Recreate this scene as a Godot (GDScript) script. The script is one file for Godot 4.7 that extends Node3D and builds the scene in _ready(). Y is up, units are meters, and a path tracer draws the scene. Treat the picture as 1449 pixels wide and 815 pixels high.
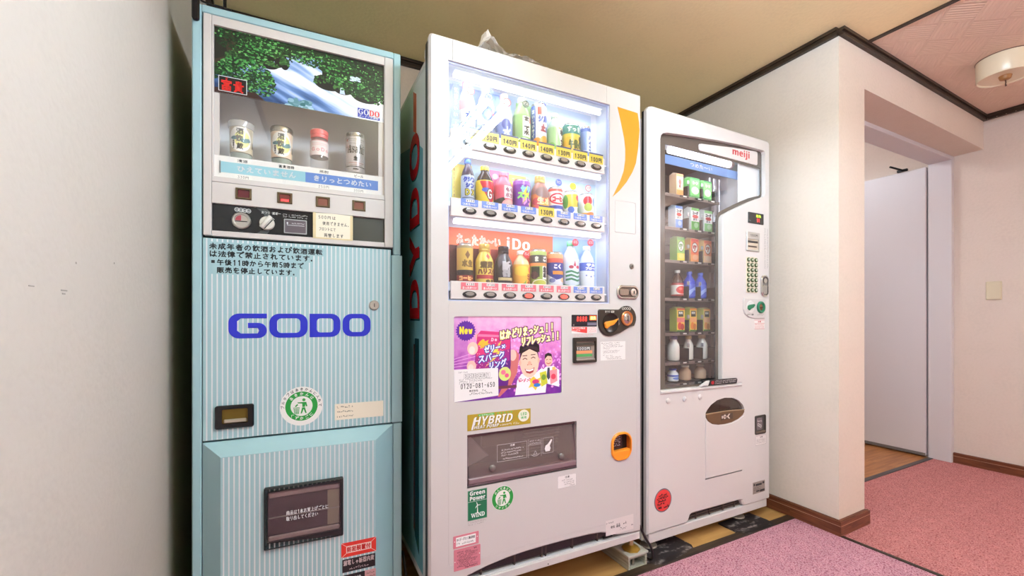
extends Node3D
# A lobby corner with three vending machines side by side, a white pillar with an opening beside them, pink carpet.
# x runs along the machine fronts, z towards the viewer, y up. Metres.

func _ready() -> void:
	# ---- camera
	var cam := Camera3D.new()
	cam.name = "camera"
	add_child(cam)
	cam.position = Vector3(0, 0.97, 0)
	cam.rotation_degrees = Vector3(0, -27.2, 0)
	var near := 0.05
	cam.set_frustum(815.0 / 610.0 * near, Vector2(0, 41.5 / 610.0 * near), near, 50.0)
	cam.current = true
	# ---- environment
	var env := Environment.new()
	env.background_mode = Environment.BG_COLOR
	env.background_color = Color(0, 0, 0)
	env.tonemap_mode = Environment.TONE_MAPPER_LINEAR
	env.tonemap_exposure = 1.27
	env.sdfgi_enabled = true
	env.ssao_enabled = true
	env.ssil_enabled = true
	var we := WorldEnvironment.new()
	we.name = "environment"
	we.environment = env
	add_child(we)
	# ---- the lamps of the place
	ceiling_lamp(Vector3(0.86, 2.05, -0.05), Color(0.83, 0.92, 1.0), 8.6, "twin-tube fluorescent ceiling lamp in front of the machines", 1.2, 0.21)
	ceiling_lamp(Vector3(3.5, 2.10, 1.20), Color(0.93, 0.94, 0.98), 2.7, "twin-tube fluorescent ceiling lamp over the passage carpet", 0.8, 0.16)
	ceiling_lamp(Vector3(3.0, 2.34, -2.2), Color(0.90, 0.95, 1.0), 1.3, "twin-tube fluorescent ceiling lamp in the room behind the opening", 0.62, 0.02)
	# ---- the place and its things
	room()
	build_sake_machine()
	build_drink_machine()
	build_carton_machine()
	small_things()

func ceiling_lamp(at: Vector3, c: Color, energy: float, label: String, length := 1.2, drop := 0.2) -> void:   # twin bare tubes along z under a white ridge, hung on two rods
	var t := thing("ceiling_lamp", label, "lamp", "")
	t.position = at
	var h := length / 2
	for e in [-1.0, 1.0]:
		part(t, "rod", bx(-0.005, -0.002, e * h * 0.7 - 0.005, 0.005, drop, e * h * 0.7 + 0.005, 0.001), mat(Color(0.8, 0.8, 0.78), 0.4))
	part(t, "tray", pl(pts([-0.035, -0.05, 0.035, -0.05, 0.030, 0.0, -0.030, 0.0]), -h - 0.03, h + 0.03, 0.004), mat(Color(0.9, 0.9, 0.88), 0.4))
	for sx in [-1.0, 1.0]:
		var s := ST()
		tube(s, [Vector3(sx * 0.06, -0.068, -h), Vector3(sx * 0.06, -0.068, h)], 0.014, 14)
		part(t, "lamp_tube", s, glow(c, 5.0))
		for e in [-1.0, 1.0]:
			part(t, "tube_holder", bx(sx * 0.06 - 0.018, -0.09, e * (h + 0.012) - 0.012, sx * 0.06 + 0.018, -0.04, e * (h + 0.012) + 0.012, 0.003), mat(Color(0.88, 0.88, 0.86), 0.4))
	for sx in [-1.0, 1.0]:
		for way in [[0.0, 0.22], [114.0, 0.39], [-114.0, 0.39]]:   # a bare tube shines all round
			var l := AreaLight3D.new()
			l.name = "lamp_light"
			t.add_child(l, true)
			var a: float = deg_to_rad(way[0]) * sx
			l.position = Vector3(sx * 0.06, -0.068, 0) + Vector3(sin(a), -cos(a), 0) * 0.0155
			l.basis = Basis(Vector3(cos(a), sin(a), 0), Vector3(0, 0, -1), Vector3(-sin(a), cos(a), 0))
			l.area_size = Vector2(0.026, length)
			l.area_normalize_energy = true
			l.light_color = c
			l.light_energy = energy * way[1] / 2
			l.area_range = 12.0
			l.shadow_enabled = true

func inner_light(parent: Node3D, at: Vector3, size: Vector2, c: Color, energy: float, euler := Vector3(-90, 0, 0)) -> void:
	var l := AreaLight3D.new()
	l.name = "tube_light"
	parent.add_child(l, true)
	l.position = at
	l.rotation_degrees = euler
	l.area_size = size
	l.area_normalize_energy = true
	l.light_color = c
	l.light_energy = energy
	l.area_range = 6.0
	l.shadow_enabled = true
# ---------------------------------------------------------------- helpers: materials
func mat(c: Color, rough := 0.5, metal := 0.0, spec := 0.5) -> StandardMaterial3D:
	var m := StandardMaterial3D.new()
	m.albedo_color = c
	m.roughness = rough
	m.metallic = metal
	m.metallic_specular = spec
	return m

func rgb(r: int, g: int, b: int) -> Color:
	return Color(r / 255.0, g / 255.0, b / 255.0)

func glass_mat(c: Color, alpha: float, rough := 0.02) -> StandardMaterial3D:
	var m := mat(Color(c.r, c.g, c.b, alpha), rough)
	m.transparency = BaseMaterial3D.TRANSPARENCY_ALPHA
	return m

func glow(c: Color, energy: float) -> StandardMaterial3D:
	var m := mat(c, 0.4)
	m.emission_enabled = true
	m.emission = c
	m.emission_energy_multiplier = energy
	return m

func print_mat(im: Image, rough := 0.45) -> StandardMaterial3D:
	var m := mat(Color.WHITE, rough)
	m.albedo_texture = ImageTexture.create_from_image(im)
	m.texture_repeat = false
	return m

# ---------------------------------------------------------------- helpers: shapes
var smooth_id := 0

func ST() -> SurfaceTool:
	var s := SurfaceTool.new()
	s.begin(Mesh.PRIMITIVE_TRIANGLES)
	s.set_smooth_group(-1)
	s.set_uv(Vector2.ZERO)
	return s

func tri(s: SurfaceTool, a: Vector3, b: Vector3, c: Vector3) -> void:   # counter-clockwise seen from outside
	s.add_vertex(a); s.add_vertex(c); s.add_vertex(b)

func quad(s: SurfaceTool, a: Vector3, b: Vector3, c: Vector3, d: Vector3) -> void:
	tri(s, a, b, c); tri(s, a, c, d)

func quad_uv(s: SurfaceTool, a: Vector3, b: Vector3, c: Vector3, d: Vector3) -> void:   # a bottom-left, b bottom-right, c top-right, d top-left
	var vs := [[a, Vector2(0, 1)], [c, Vector2(1, 0)], [b, Vector2(1, 1)], [a, Vector2(0, 1)], [d, Vector2(0, 0)], [c, Vector2(1, 0)]]
	for v in vs:
		s.set_uv(v[1]); s.add_vertex(v[0])
	s.set_uv(Vector2.ZERO)

func box(s: SurfaceTool, x0: float, y0: float, z0: float, x1: float, y1: float, z1: float, b := 0.0) -> void:
	var lo := Vector3(x0, y0, z0)
	var hi := Vector3(x1, y1, z1)
	var c := (lo + hi) / 2
	var h := (hi - lo) / 2
	b = minf(b, minf(h.x, minf(h.y, h.z)) * 0.98)
	for axis in 3:
		for sgn in [-1.0, 1.0]:
			var n := Vector3.ZERO; n[axis] = sgn
			var u := Vector3.ZERO; u[(axis + 1) % 3] = 1.0
			var w := n.cross(u)
			var hu: float = absf(u.dot(h)) - b
			var hw: float = absf(w.dot(h)) - b
			var o := c + n * absf(n.dot(h))
			quad(s, o - u * hu - w * hw, o + u * hu - w * hw, o + u * hu + w * hw, o - u * hu + w * hw)
	if b <= 0.0:
		return
	for axis in 3:
		var e := Vector3.ZERO; e[axis] = 1.0
		for s1 in [-1.0, 1.0]:
			for s2 in [-1.0, 1.0]:
				var n1 := Vector3.ZERO; n1[(axis + 1) % 3] = s1
				var n2 := Vector3.ZERO; n2[(axis + 2) % 3] = s2
				var he: float = absf(e.dot(h)) - b
				var p1 := c + n1 * absf(n1.dot(h)) + n2 * (absf(n2.dot(h)) - b)
				var p2 := c + n2 * absf(n2.dot(h)) + n1 * (absf(n1.dot(h)) - b)
				if s1 * s2 > 0:
					quad(s, p1 - e * he, p2 - e * he, p2 + e * he, p1 + e * he)
				else:
					quad(s, p2 - e * he, p1 - e * he, p1 + e * he, p2 + e * he)
	for sx in [-1.0, 1.0]:
		for sy in [-1.0, 1.0]:
			for sz in [-1.0, 1.0]:
				var k := c + Vector3(sx * h.x, sy * h.y, sz * h.z)
				var a := k - Vector3(0, sy * b, sz * b)
				var d := k - Vector3(sx * b, 0, sz * b)
				var g := k - Vector3(sx * b, sy * b, 0)
				if sx * sy * sz > 0:
					tri(s, a, d, g)
				else:
					tri(s, a, g, d)

func bx(x0: float, y0: float, z0: float, x1: float, y1: float, z1: float, b := 0.0) -> SurfaceTool:
	var s := ST()
	box(s, x0, y0, z0, x1, y1, z1, b)
	return s

func rrect(x0: float, y0: float, x1: float, y1: float, r: float, n := 5) -> PackedVector2Array:
	var p := PackedVector2Array()
	r = minf(r, minf(x1 - x0, y1 - y0) * 0.499)
	for q in 4:
		var c := Vector2([x1 - r, x0 + r, x0 + r, x1 - r][q], [y1 - r, y1 - r, y0 + r, y0 + r][q])
		for i in n + 1:
			var a := PI / 2 * (q + float(i) / n)
			p.append(c + Vector2(cos(a), sin(a)) * r)
	return p

func oval(cx: float, cy: float, rx: float, ry: float, n := 28) -> PackedVector2Array:
	var p := PackedVector2Array()
	for i in n:
		p.append(Vector2(cx + cos(TAU * i / n) * rx, cy + sin(TAU * i / n) * ry))
	return p

func pts(a: Array) -> PackedVector2Array:
	var p := PackedVector2Array()
	for i in range(0, a.size(), 2):
		p.append(Vector2(a[i], a[i + 1]))
	return p

func ccw(p: PackedVector2Array) -> PackedVector2Array:
	var area := 0.0
	for i in p.size():
		area += p[i].cross(p[(i + 1) % p.size()])
	if area < 0:
		p.reverse()
	return p

func inset(p: PackedVector2Array, d: float) -> PackedVector2Array:   # p counter-clockwise
	var out := PackedVector2Array()
	var n := p.size()
	for i in n:
		var a := (p[i] - p[(i - 1 + n) % n]).normalized()
		var b := (p[(i + 1) % n] - p[i]).normalized()
		var na := Vector2(-a.y, a.x)
		var nb := Vector2(-b.y, b.x)
		var m := na + nb
		var k := m.length_squared()
		out.append(p[i] + (m * (2.0 / k) * d if k > 0.2 else na * d))
	return out

func keyhole(outer: PackedVector2Array, holes: Array) -> PackedVector2Array:
	var poly := ccw(outer.duplicate())
	var left := holes.duplicate()
	while left.size():
		var best := 1e9
		var bi := 0; var bj := 0; var bh := 0
		for h in left.size():
			for j in left[h].size():
				for i in poly.size():
					var d: float = poly[i].distance_squared_to(left[h][j])
					if d < best:
						best = d; bi = i; bj = j; bh = h
		var hole := ccw(left[bh].duplicate())
		hole.reverse()
		var j0 := hole.find(left[bh][bj])
		var merged := PackedVector2Array()
		for i in bi + 1:
			merged.append(poly[i])
		for k in hole.size() + 1:
			merged.append(hole[(j0 + k) % hole.size()])
		for i in range(bi, poly.size()):
			merged.append(poly[i])
		poly = merged
		left.remove_at(bh)
	return poly

func ears(p: PackedVector2Array) -> PackedInt32Array:   # ear clipping that accepts keyholed outlines
	var out := PackedInt32Array()
	var idx: Array = range(p.size())
	var guard := 0
	var i := 0
	while idx.size() > 3 and guard < 20000:
		guard += 1
		var n := idx.size()
		i = i % n
		var a: Vector2 = p[idx[(i - 1 + n) % n]]
		var b: Vector2 = p[idx[i]]
		var c: Vector2 = p[idx[(i + 1) % n]]
		var cr := (b - a).cross(c - b)
		var ok := cr > -1e-12
		if ok and cr > 1e-12:
			for k in n:
				var q: Vector2 = p[idx[k]]
				if q.is_equal_approx(a) or q.is_equal_approx(b) or q.is_equal_approx(c):
					continue
				if (b - a).cross(q - a) >= -1e-12 and (c - b).cross(q - b) >= -1e-12 and (a - c).cross(q - c) >= -1e-12:
					ok = false
					break
		if ok:
			if cr > 1e-12:
				out.append_array([idx[(i - 1 + n) % n], idx[i], idx[(i + 1) % n]])
			idx.remove_at(i)
			i = maxi(i - 1, 0)
			guard = 0
		else:
			i += 1
			if guard > idx.size() * 2:
				break
	if idx.size() == 3:
		out.append_array([idx[0], idx[1], idx[2]])
	return out

func face(s: SurfaceTool, outer: PackedVector2Array, z: float, holes := [], front := true) -> void:
	var p := keyhole(outer, holes) if holes.size() else ccw(outer.duplicate())
	var t := ears(p)
	for i in range(0, t.size(), 3):
		var a := Vector3(p[t[i]].x, p[t[i]].y, z)
		var b := Vector3(p[t[i + 1]].x, p[t[i + 1]].y, z)
		var c := Vector3(p[t[i + 2]].x, p[t[i + 2]].y, z)
		if front: tri(s, a, b, c)
		else: tri(s, a, c, b)

func walls(s: SurfaceTool, p: PackedVector2Array, q: PackedVector2Array, z0: float, z1: float) -> void:   # p at z0 (back), q at z1 (front), counter-clockwise
	var n := p.size()
	for i in n:
		var j := (i + 1) % n
		quad(s, Vector3(p[i].x, p[i].y, z0), Vector3(p[j].x, p[j].y, z0), Vector3(q[j].x, q[j].y, z1), Vector3(q[i].x, q[i].y, z1))

func plate(s: SurfaceTool, outer: PackedVector2Array, z0: float, z1: float, bev := 0.0, holes := []) -> void:   # extruded outline with a chamfered front edge and open holes
	var o := ccw(outer.duplicate())
	var f := inset(o, bev) if bev > 0 else o
	face(s, f, z1, holes)
	face(s, o, z0, [] if holes.is_empty() else holes, false)
	walls(s, o, o, z0, z1 - bev)
	if bev > 0:
		walls(s, o, f, z1 - bev, z1)
	for h in holes:
		var r := ccw(h.duplicate())
		r.reverse()
		walls(s, r, r, z0, z1)

func pl(outer: PackedVector2Array, z0: float, z1: float, bev := 0.0, holes := []) -> SurfaceTool:
	var s := ST()
	plate(s, outer, z0, z1, bev, holes)
	return s

func sheet(x0: float, y0: float, x1: float, y1: float, z: float, th := 0.0006) -> SurfaceTool:   # a thin printed sheet, front with uv
	var s := ST()
	quad_uv(s, Vector3(x0, y0, z + th), Vector3(x1, y0, z + th), Vector3(x1, y1, z + th), Vector3(x0, y1, z + th))
	quad(s, Vector3(x1, y0, z), Vector3(x0, y0, z), Vector3(x0, y1, z), Vector3(x1, y1, z))
	var o := pts([x0, y0, x1, y0, x1, y1, x0, y1])
	walls(s, o, o, z, z + th)
	return s

func lathe(s: SurfaceTool, prof: Array, at := Vector3.ZERO, seg := 24, zs := 1.0, basis := Basis(), uv_v := Vector2(0, 1)) -> void:   # prof: [r, y] from the bottom to the top; uv spans the front half
	smooth_id += 1
	s.set_smooth_group(smooth_id)
	var y0: float = prof[0][1]
	var y1: float = prof[prof.size() - 1][1]
	for k in prof.size() - 1:
		if k > 0:
			var d1 := Vector2(prof[k][0] - prof[k - 1][0], prof[k][1] - prof[k - 1][1]).normalized()
			var d2 := Vector2(prof[k + 1][0] - prof[k][0], prof[k + 1][1] - prof[k][1]).normalized()
			if d1.dot(d2) < 0.8:
				smooth_id += 1
				s.set_smooth_group(smooth_id)
		for i in seg:
			var q := []
			for c in [[i, k], [i + 1, k], [i + 1, k + 1], [i, k + 1]]:
				var a: float = TAU * c[0] / seg + PI      # starts at the back
				var r: float = prof[c[1]][0]
				var y: float = prof[c[1]][1]
				var frac: float = float(c[0]) / seg
				var t := (y - y0) / maxf(1e-6, y1 - y0)
				q.append([at + basis * Vector3(sin(a) * r, y, cos(a) * r * zs), Vector2(clampf((frac - 0.25) * 2.0, 0.003, 0.997), lerpf(uv_v.y, uv_v.x, t))])
			for n in [0, 2, 1, 0, 3, 2]:
				s.set_uv(q[n][1]); s.add_vertex(q[n][0])
	s.set_uv(Vector2.ZERO)
	s.set_smooth_group(-1)

func lt(prof: Array, at := Vector3.ZERO, seg := 24, zs := 1.0, basis := Basis()) -> SurfaceTool:
	var s := ST()
	lathe(s, prof, at, seg, zs, basis)
	return s

const OUT := Basis(Vector3(1, 0, 0), Vector3(0, 0, 1), Vector3(0, -1, 0))   # turns a lathe's axis towards +z

func tube(s: SurfaceTool, path: Array, r: float, seg := 8) -> void:
	smooth_id += 1
	s.set_smooth_group(smooth_id)
	var rings := []
	var up := Vector3(0.13, 0.97, 0.21).normalized()
	for i in path.size():
		var d: Vector3 = (path[mini(i + 1, path.size() - 1)] - path[maxi(i - 1, 0)]).normalized()
		var x := d.cross(up).normalized()
		up = x.cross(d).normalized()
		var ring := []
		for k in seg:
			ring.append(path[i] + (x * cos(TAU * k / seg) + up * sin(TAU * k / seg)) * r)
		rings.append(ring)
	for i in path.size() - 1:
		for k in seg:
			var n := (k + 1) % seg
			quad(s, rings[i][n], rings[i][k], rings[i + 1][k], rings[i + 1][n])
	s.set_smooth_group(-1)
	for k in range(1, seg - 1):
		tri(s, rings[0][0], rings[0][k], rings[0][k + 1])
		var e: Array = rings[path.size() - 1]
		tri(s, e[0], e[k + 1], e[k])

func curve(ctrl: Array, n := 6) -> Array:   # a smooth path through points
	var out := []
	for i in ctrl.size() - 1:
		var p0: Vector3 = ctrl[maxi(i - 1, 0)]
		var p1: Vector3 = ctrl[i]
		var p2: Vector3 = ctrl[i + 1]
		var p3: Vector3 = ctrl[mini(i + 2, ctrl.size() - 1)]
		for k in n:
			out.append(p1.cubic_interpolate(p2, p0, p3, float(k) / n))
	out.append(ctrl[ctrl.size() - 1])
	return out

# ---------------------------------------------------------------- helpers: nodes
var taken := {}

func numbered(called: String) -> String:
	var n: int = taken.get(called, 0)
	taken[called] = n + 1
	return called if n == 0 else "%s_%03d" % [called, n]

func thing(called: String, label: String, category: String, group := "") -> Node3D:
	var o := Node3D.new()
	o.name = numbered(called)
	add_child(o)
	o.set_meta("label", label)
	o.set_meta("category", category)
	if group: o.set_meta("group", group)
	return o

func part(parent: Node, called: String, s: Variant, m: Material, label := "") -> MeshInstance3D:
	var o := MeshInstance3D.new()
	o.name = called
	if s is SurfaceTool:
		s.generate_normals()
		o.mesh = s.commit()
	else:
		o.mesh = s
	o.material_override = null
	for i in o.mesh.get_surface_count():
		o.set_surface_override_material(i, m)
	o.cast_shadow = GeometryInstance3D.SHADOW_CASTING_SETTING_ON
	if parent == self:
		o.name = numbered(called)
		add_child(o)
	else:
		parent.add_child(o, true)
	if label: o.set_meta("label", label)
	return o

func lone(called: String, s: Variant, m: Material, label: String, category: String, group := "") -> MeshInstance3D:
	var o := part(self, called, s, m, label)
	o.set_meta("category", category)
	if group: o.set_meta("group", group)
	return o

func struct(called: String, s: Variant, m: Material, label := "") -> MeshInstance3D:
	var o := part(self, called, s, m, label)
	o.set_meta("kind", "structure")
	return o

var fonts := {}

func latin(parent: Node, called: String, txt: String, font: String, x0: float, y0: float, x1: float, y1: float, z: float, m: Material, shear := 0.0, depth := 0.0008, turn := 0.0) -> MeshInstance3D:   # lettering stretched to a box
	if not fonts.has(font):
		var f := SystemFont.new()
		f.font_names = PackedStringArray([font.split("|")[0]])
		f.font_weight = 700 if font.ends_with("|b") else 400
		fonts[font] = f
	var t := TextMesh.new()
	t.font = fonts[font]
	t.font_size = 64
	t.pixel_size = 0.01
	t.depth = 0.02
	t.curve_step = 2.0
	t.text = txt
	var a := t.get_aabb()
	var sx := (x1 - x0) / maxf(a.size.x, 1e-4)
	var sy := (y1 - y0) / maxf(a.size.y, 1e-4)
	if turn != 0.0:
		sx = (y1 - y0) / a.size.x
		sy = (x1 - x0) / a.size.y
	var b := Basis(Vector3(sx, 0, 0), Vector3(shear * sy, sy, 0), Vector3(0, 0, depth / 0.02))
	b = Basis(Vector3.BACK, turn) * b
	var o := part(parent, called, t, m)
	o.transform = Transform3D(b, Vector3((x0 + x1) / 2, (y0 + y1) / 2, z + depth / 2) - b * a.get_center())
	return o
# ---------------------------------------------------------------- brush strokes of the Japanese lettering, on a 100 x 100 field, y down
const STROKES := {
	"あ": "18,24 78,22/45,6 44,60 50,92/68,36 55,70 35,90 18,84 16,68 35,50 62,44 82,56 84,76 66,94",
	"い": "18,22 18,60 26,82 36,72/72,28 82,48 84,66",
	"え": "40,8 60,16/22,38 70,34 14,92 44,62 54,66 58,86 88,88",
	"お": "14,30 66,28/38,8 38,80 24,90 14,78 30,60 62,50 84,64 82,82 60,92/72,18 88,32",
	"か": "10,34 60,30 62,50 54,88 40,84/38,8 28,56 10,90/74,24 90,54",
	"き": "20,24 76,18/18,46 82,38/42,6 72,62/72,62 40,58 22,72 32,88 70,90",
	"く": "68,8 26,48 72,92",
	"け": "20,12 14,50 20,90 28,70/42,34 90,32/70,8 70,56 50,94",
	"こ": "24,20 76,20/22,66 24,82 50,88 84,84",
	"さ": "16,32 84,26/46,6 74,60/74,60 40,56 22,70 32,88 70,90",
	"し": "34,8 32,70 48,90 80,72",
	"す": "10,28 90,26/58,6 58,50 46,64 34,52 46,40 58,52 56,76 36,94",
	"せ": "8,42 92,36/70,10 70,56 58,62/30,16 30,78 44,88 80,86",
	"た": "12,28 58,26/38,6 12,92/54,46 86,46/52,64 54,84 88,88",
	"つ": "8,34 60,20 88,40 82,66 44,84",
	"っ": "20,54 60,46 80,58 76,76 46,88",
	"て": "10,22 90,18 52,38 42,62 54,84 74,90",
	"と": "34,8 42,44/82,30 36,50 22,72 34,88 84,86",
	"に": "18,12 14,52 20,90 28,70/44,28 86,26/42,72 50,86 90,84",
	"の": "52,18 40,68 22,82 10,58 30,26 62,16 88,38 84,68 58,90",
	"は": "18,12 14,52 20,90 28,68/40,32 90,30/68,8 70,80 54,92 40,82 54,70 90,88",
	"ひ": "8,26 38,22 16,58 28,86 58,86 70,58 64,18 92,56",
	"ま": "16,22 84,20/20,42 80,40/50,6 52,78 36,92 20,82 36,70 84,88",
	"め": "20,18 38,80/62,8 44,66 20,84 10,62 34,32 70,26 90,50 80,78 54,92",
	"も": "44,6 36,70 50,90 80,84 80,62/16,34 66,34/14,56 66,56",
	"ゃ": "20,62 60,48 82,56 76,68 62,70/52,36 58,48/34,44 52,94",
	"よ": "52,6 52,76 36,90 18,80 34,68 84,88/52,28 82,26",
	"ら": "40,6 62,16/28,28 22,60 56,46 84,60 74,82 34,94",
	"り": "24,12 22,56 30,44/72,10 76,46 66,74 42,94",
	"れ": "28,6 28,94/10,28 36,26 8,74 54,30 68,30 66,78 78,88 92,76",
	"ろ": "26,12 74,12 18,62 52,44 82,58 76,84 40,92",
	"を": "16,22 76,20/44,6 18,50 46,42 54,64/86,40 34,64 34,84 60,92 84,88",
	"ん": "50,6 10,92 34,56 48,56 52,84 68,88 90,62",
	"ち": "16,26 80,22/44,6 24,54 60,42 84,58 72,84 34,92",
	"ー": "10,50 90,50", "～": "6,58 24,42 48,52 72,60 94,44", "・": "46,50 56,50", "。": "16,76 30,76 30,90 16,90 16,76",
	"■": "20,30 70,30/20,40 70,40/20,50 70,50/20,60 70,60/20,70 70,70/20,25 20,75/70,25 70,75", "゛": "80,4 86,16/92,0 98,12", "゜": "84,4 92,4 92,14 84,14 84,4",
	"イ": "80,10 48,42 10,58/52,40 52,94", "ク": "38,8 28,34 10,54/36,22 82,22 70,58 24,94", "コ": "16,20 82,20 82,86/12,84 88,84", "サ": "8,32 92,32/30,10 30,60/70,10 70,56 36,94",
	"シ": "20,14 36,24/10,40 28,50/14,88 50,72 88,22", "ス": "18,18 78,18 50,60 10,92/54,56 90,92", "セ": "8,42 88,32 70,56/32,10 32,80 44,88 86,86", "タ": "38,8 28,34 10,54/36,22 82,22 70,58 24,94/34,44 66,64",
	"ト": "36,8 36,94/36,40 76,60", "フ": "14,18 86,18 76,54 26,94", "ハ": "32,22 10,86/64,20 90,86", "ヒ": "20,10 20,76 32,88 86,84/20,46 78,32", "×": "26,36 74,74/74,36 26,74",
	"リ": "24,10 24,58/74,8 74,54 36,94", "ル": "28,14 28,56 8,92/58,10 58,86 92,54", "レ": "22,8 22,88 88,46", "ロ": "16,20 16,86/16,20 84,20 84,86/16,82 84,82", "ン": "14,16 36,30/14,88 56,72 90,26",
	"ッ": "14,46 24,64/44,42 52,60/84,44 74,74 36,94", "ュ": "28,44 66,44 62,86/12,88 90,88", "メ": "80,10 60,50 14,92/28,30 84,80",
	"0": "50,8 28,16 20,50 28,84 50,92 72,84 80,50 72,16 50,8", "1": "30,24 52,8 52,92", "2": "22,26 36,10 64,10 76,28 68,46 20,92 82,92", "3": "22,12 76,12 46,44 70,50 78,70 64,90 36,92 20,78",
	"4": "64,92 64,8 16,66 86,66", "5": "74,10 30,10 26,48 56,42 78,58 76,80 56,92 22,84", "6": "70,10 36,36 22,66 34,90 62,92 78,74 66,54 40,54 24,68", "7": "18,10 80,10 44,92",
	"8": "50,48 26,34 32,12 50,8 68,12 74,34 50,48 22,64 28,88 50,92 72,88 78,64 50,48", "9": "30,90 64,64 78,34 66,10 38,8 22,26 34,46 60,46 76,32", "!": "50,8 50,66/50,86 50,92", "-": "26,50 74,50", "¥": "20,10 50,48 80,10/50,48 50,92/24,54 76,54/24,70 76,70",
	"D": "22,10 22,92/22,10 54,12 78,34 78,68 54,90 22,92", "X": "20,8 80,92/80,8 20,92", "N": "20,92 20,8 80,92 80,8", "v": "22,36 50,92 80,36", "G": "78,24 60,8 34,12 20,36 20,66 34,90 62,92 80,78 80,54 54,54", "o": "50,36 28,46 24,66 36,88 60,90 76,70 70,46 50,36", "e": "26,64 76,62 70,42 48,36 28,48 24,70 40,90 74,84",
	"w": "14,38 32,90 50,48 68,90 88,38", "L": "26,8 26,92 78,92", "E": "76,10 26,10 26,92 78,92/26,50 68,50",
	"未": "20,28 80,28/8,48 92,48/50,6 50,96/48,50 10,84/52,50 90,84",
	"成": "16,24 92,24/18,24 18,60 8,92/20,44 44,44 42,76 32,72/56,6 64,60 90,92 92,78/80,44 46,90/74,8 86,16",
	"年": "30,6 14,34/26,20 86,20/28,44 82,44/28,44 28,66/6,66 94,66/56,20 56,96",
	"者": "22,20 70,20/46,6 46,40/10,40 92,40/84,10 12,66/34,54 78,54 78,94 34,94 34,54/34,73 78,73",
	"飲": "26,6 8,30/26,6 46,26/18,32 38,32 38,54 18,54/18,43 38,43/18,32 18,90 42,76/30,66 46,88/62,8 50,38/60,24 94,24 88,40/72,32 66,66 46,94/72,56 94,94",
	"酒": "10,14 20,24/6,38 16,48/8,92 24,62/30,18 96,18/38,34 90,34 90,92 38,92 38,34/54,18 54,50 42,58/72,18 72,48 88,54/38,72 90,72",
	"運": "10,14 20,26/6,44 22,44 20,74 8,90/18,78 40,92 96,92/34,24 34,12 94,12 94,24/40,26 88,26/42,36 86,36 86,62 42,62 42,36/42,49 86,49/36,72 94,72/64,18 64,84",
	"転": "10,20 46,20/12,34 44,34 44,62 12,62 12,34/12,48 44,48/6,74 50,74/28,6 28,94/58,20 90,20/52,42 96,42/72,42 58,84 90,80/82,66 94,92",
	"法": "10,14 22,24/6,40 18,50/8,92 26,62/40,26 90,26/32,48 96,48/64,8 64,48/62,50 44,86 84,82/76,66 92,92",
	"律": "28,6 8,30/32,26 6,54/20,46 20,94/44,18 84,18 84,46 44,46/36,32 94,32/42,60 88,60/34,76 96,76/64,6 64,96",
	"禁": "8,18 46,18/28,6 28,44/28,20 8,40/30,22 44,38/54,18 94,18/74,6 74,44/72,20 54,40/76,22 94,40/26,52 74,52/10,66 90,66/50,66 50,92 42,92/28,76 14,90/72,76 88,90",
	"止": "52,8 52,90/52,44 84,44/24,38 24,90/6,90 94,90",
	"午": "30,6 14,36/26,24 84,24/8,54 92,54/52,24 52,96",
	"後": "28,6 8,30/32,26 6,54/20,46 20,94/62,6 44,26 66,30/82,16 44,50 86,46/74,34 92,54/58,54 36,80/52,64 82,64 38,94/50,70 92,94",
	"時": "10,18 36,18 36,86 10,86 10,18/10,50 36,50/48,20 90,20/70,6 70,38/42,38 96,38/42,58 96,58/80,46 80,90 68,86/54,66 62,80",
	"前": "28,6 36,18/72,6 64,18/6,24 94,24/16,38 16,92/16,38 46,38 46,92 38,90/16,54 46,54/16,70 46,70/64,38 64,74/84,34 84,92 74,90",
	"販": "10,14 38,14 38,70 10,70 10,14/10,32 38,32/10,51 38,51/18,74 6,94/30,74 42,92/52,14 92,14/54,14 52,60 42,94/54,34 88,34 78,66 56,94/58,44 94,94",
	"売": "14,18 86,18/50,6 50,34/24,34 76,34/10,62 10,46 90,46 90,62/38,54 34,78 10,94/60,54 60,86 70,92 90,88 90,76",
	"停": "24,6 6,46/18,32 18,94/62,4 62,16/34,18 96,18/46,28 84,28 84,44 46,44 46,28/34,68 34,54 94,54 94,66/44,70 84,70/64,70 64,92 54,90",
	"円": "14,14 14,94/14,14 86,14 86,90 76,92/14,52 86,52/50,14 50,52",
	"使": "24,6 6,46/18,32 18,94/36,20 94,20/42,36 88,36 88,56 42,56 42,36/64,6 62,64 36,94/46,64 94,94",
	"用": "20,12 18,60 8,94/20,12 84,12 84,92 74,92/20,38 84,38/20,62 84,62/52,12 52,94",
	"両": "8,14 92,14/14,34 14,94/14,34 86,34 86,92 76,92/50,14 50,76/32,50 32,76 68,76 68,50",
	"替": "8,18 46,18/6,34 48,34/28,6 24,40 6,52/28,36 44,50/54,18 92,18/52,34 94,34/72,6 70,40 54,52/74,36 92,50/28,58 74,58 74,96 28,96 28,58/28,76 74,76",
	"商": "50,4 50,16/8,18 92,18/34,22 38,32/66,22 62,32/12,36 12,94/12,36 88,36 88,92 78,92/40,40 30,54/60,40 70,54/34,62 66,62 66,82 34,82 34,62",
	"品": "30,10 70,10 70,40 30,40 30,10/10,54 42,54 42,90 10,90 10,54/58,54 90,54 90,90 58,90 58,54",
	"本": "8,30 92,30/50,6 50,96/48,32 8,80/52,32 92,80/32,74 68,74",
	"買": "12,10 88,10 88,32 12,32 12,10/36,10 36,32/62,10 62,32/24,42 76,42 76,80 24,80 24,42/24,55 76,55/24,68 76,68/36,82 14,96/64,82 86,96",
	"上": "50,8 50,88/50,40 84,40/6,88 94,88",
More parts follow.
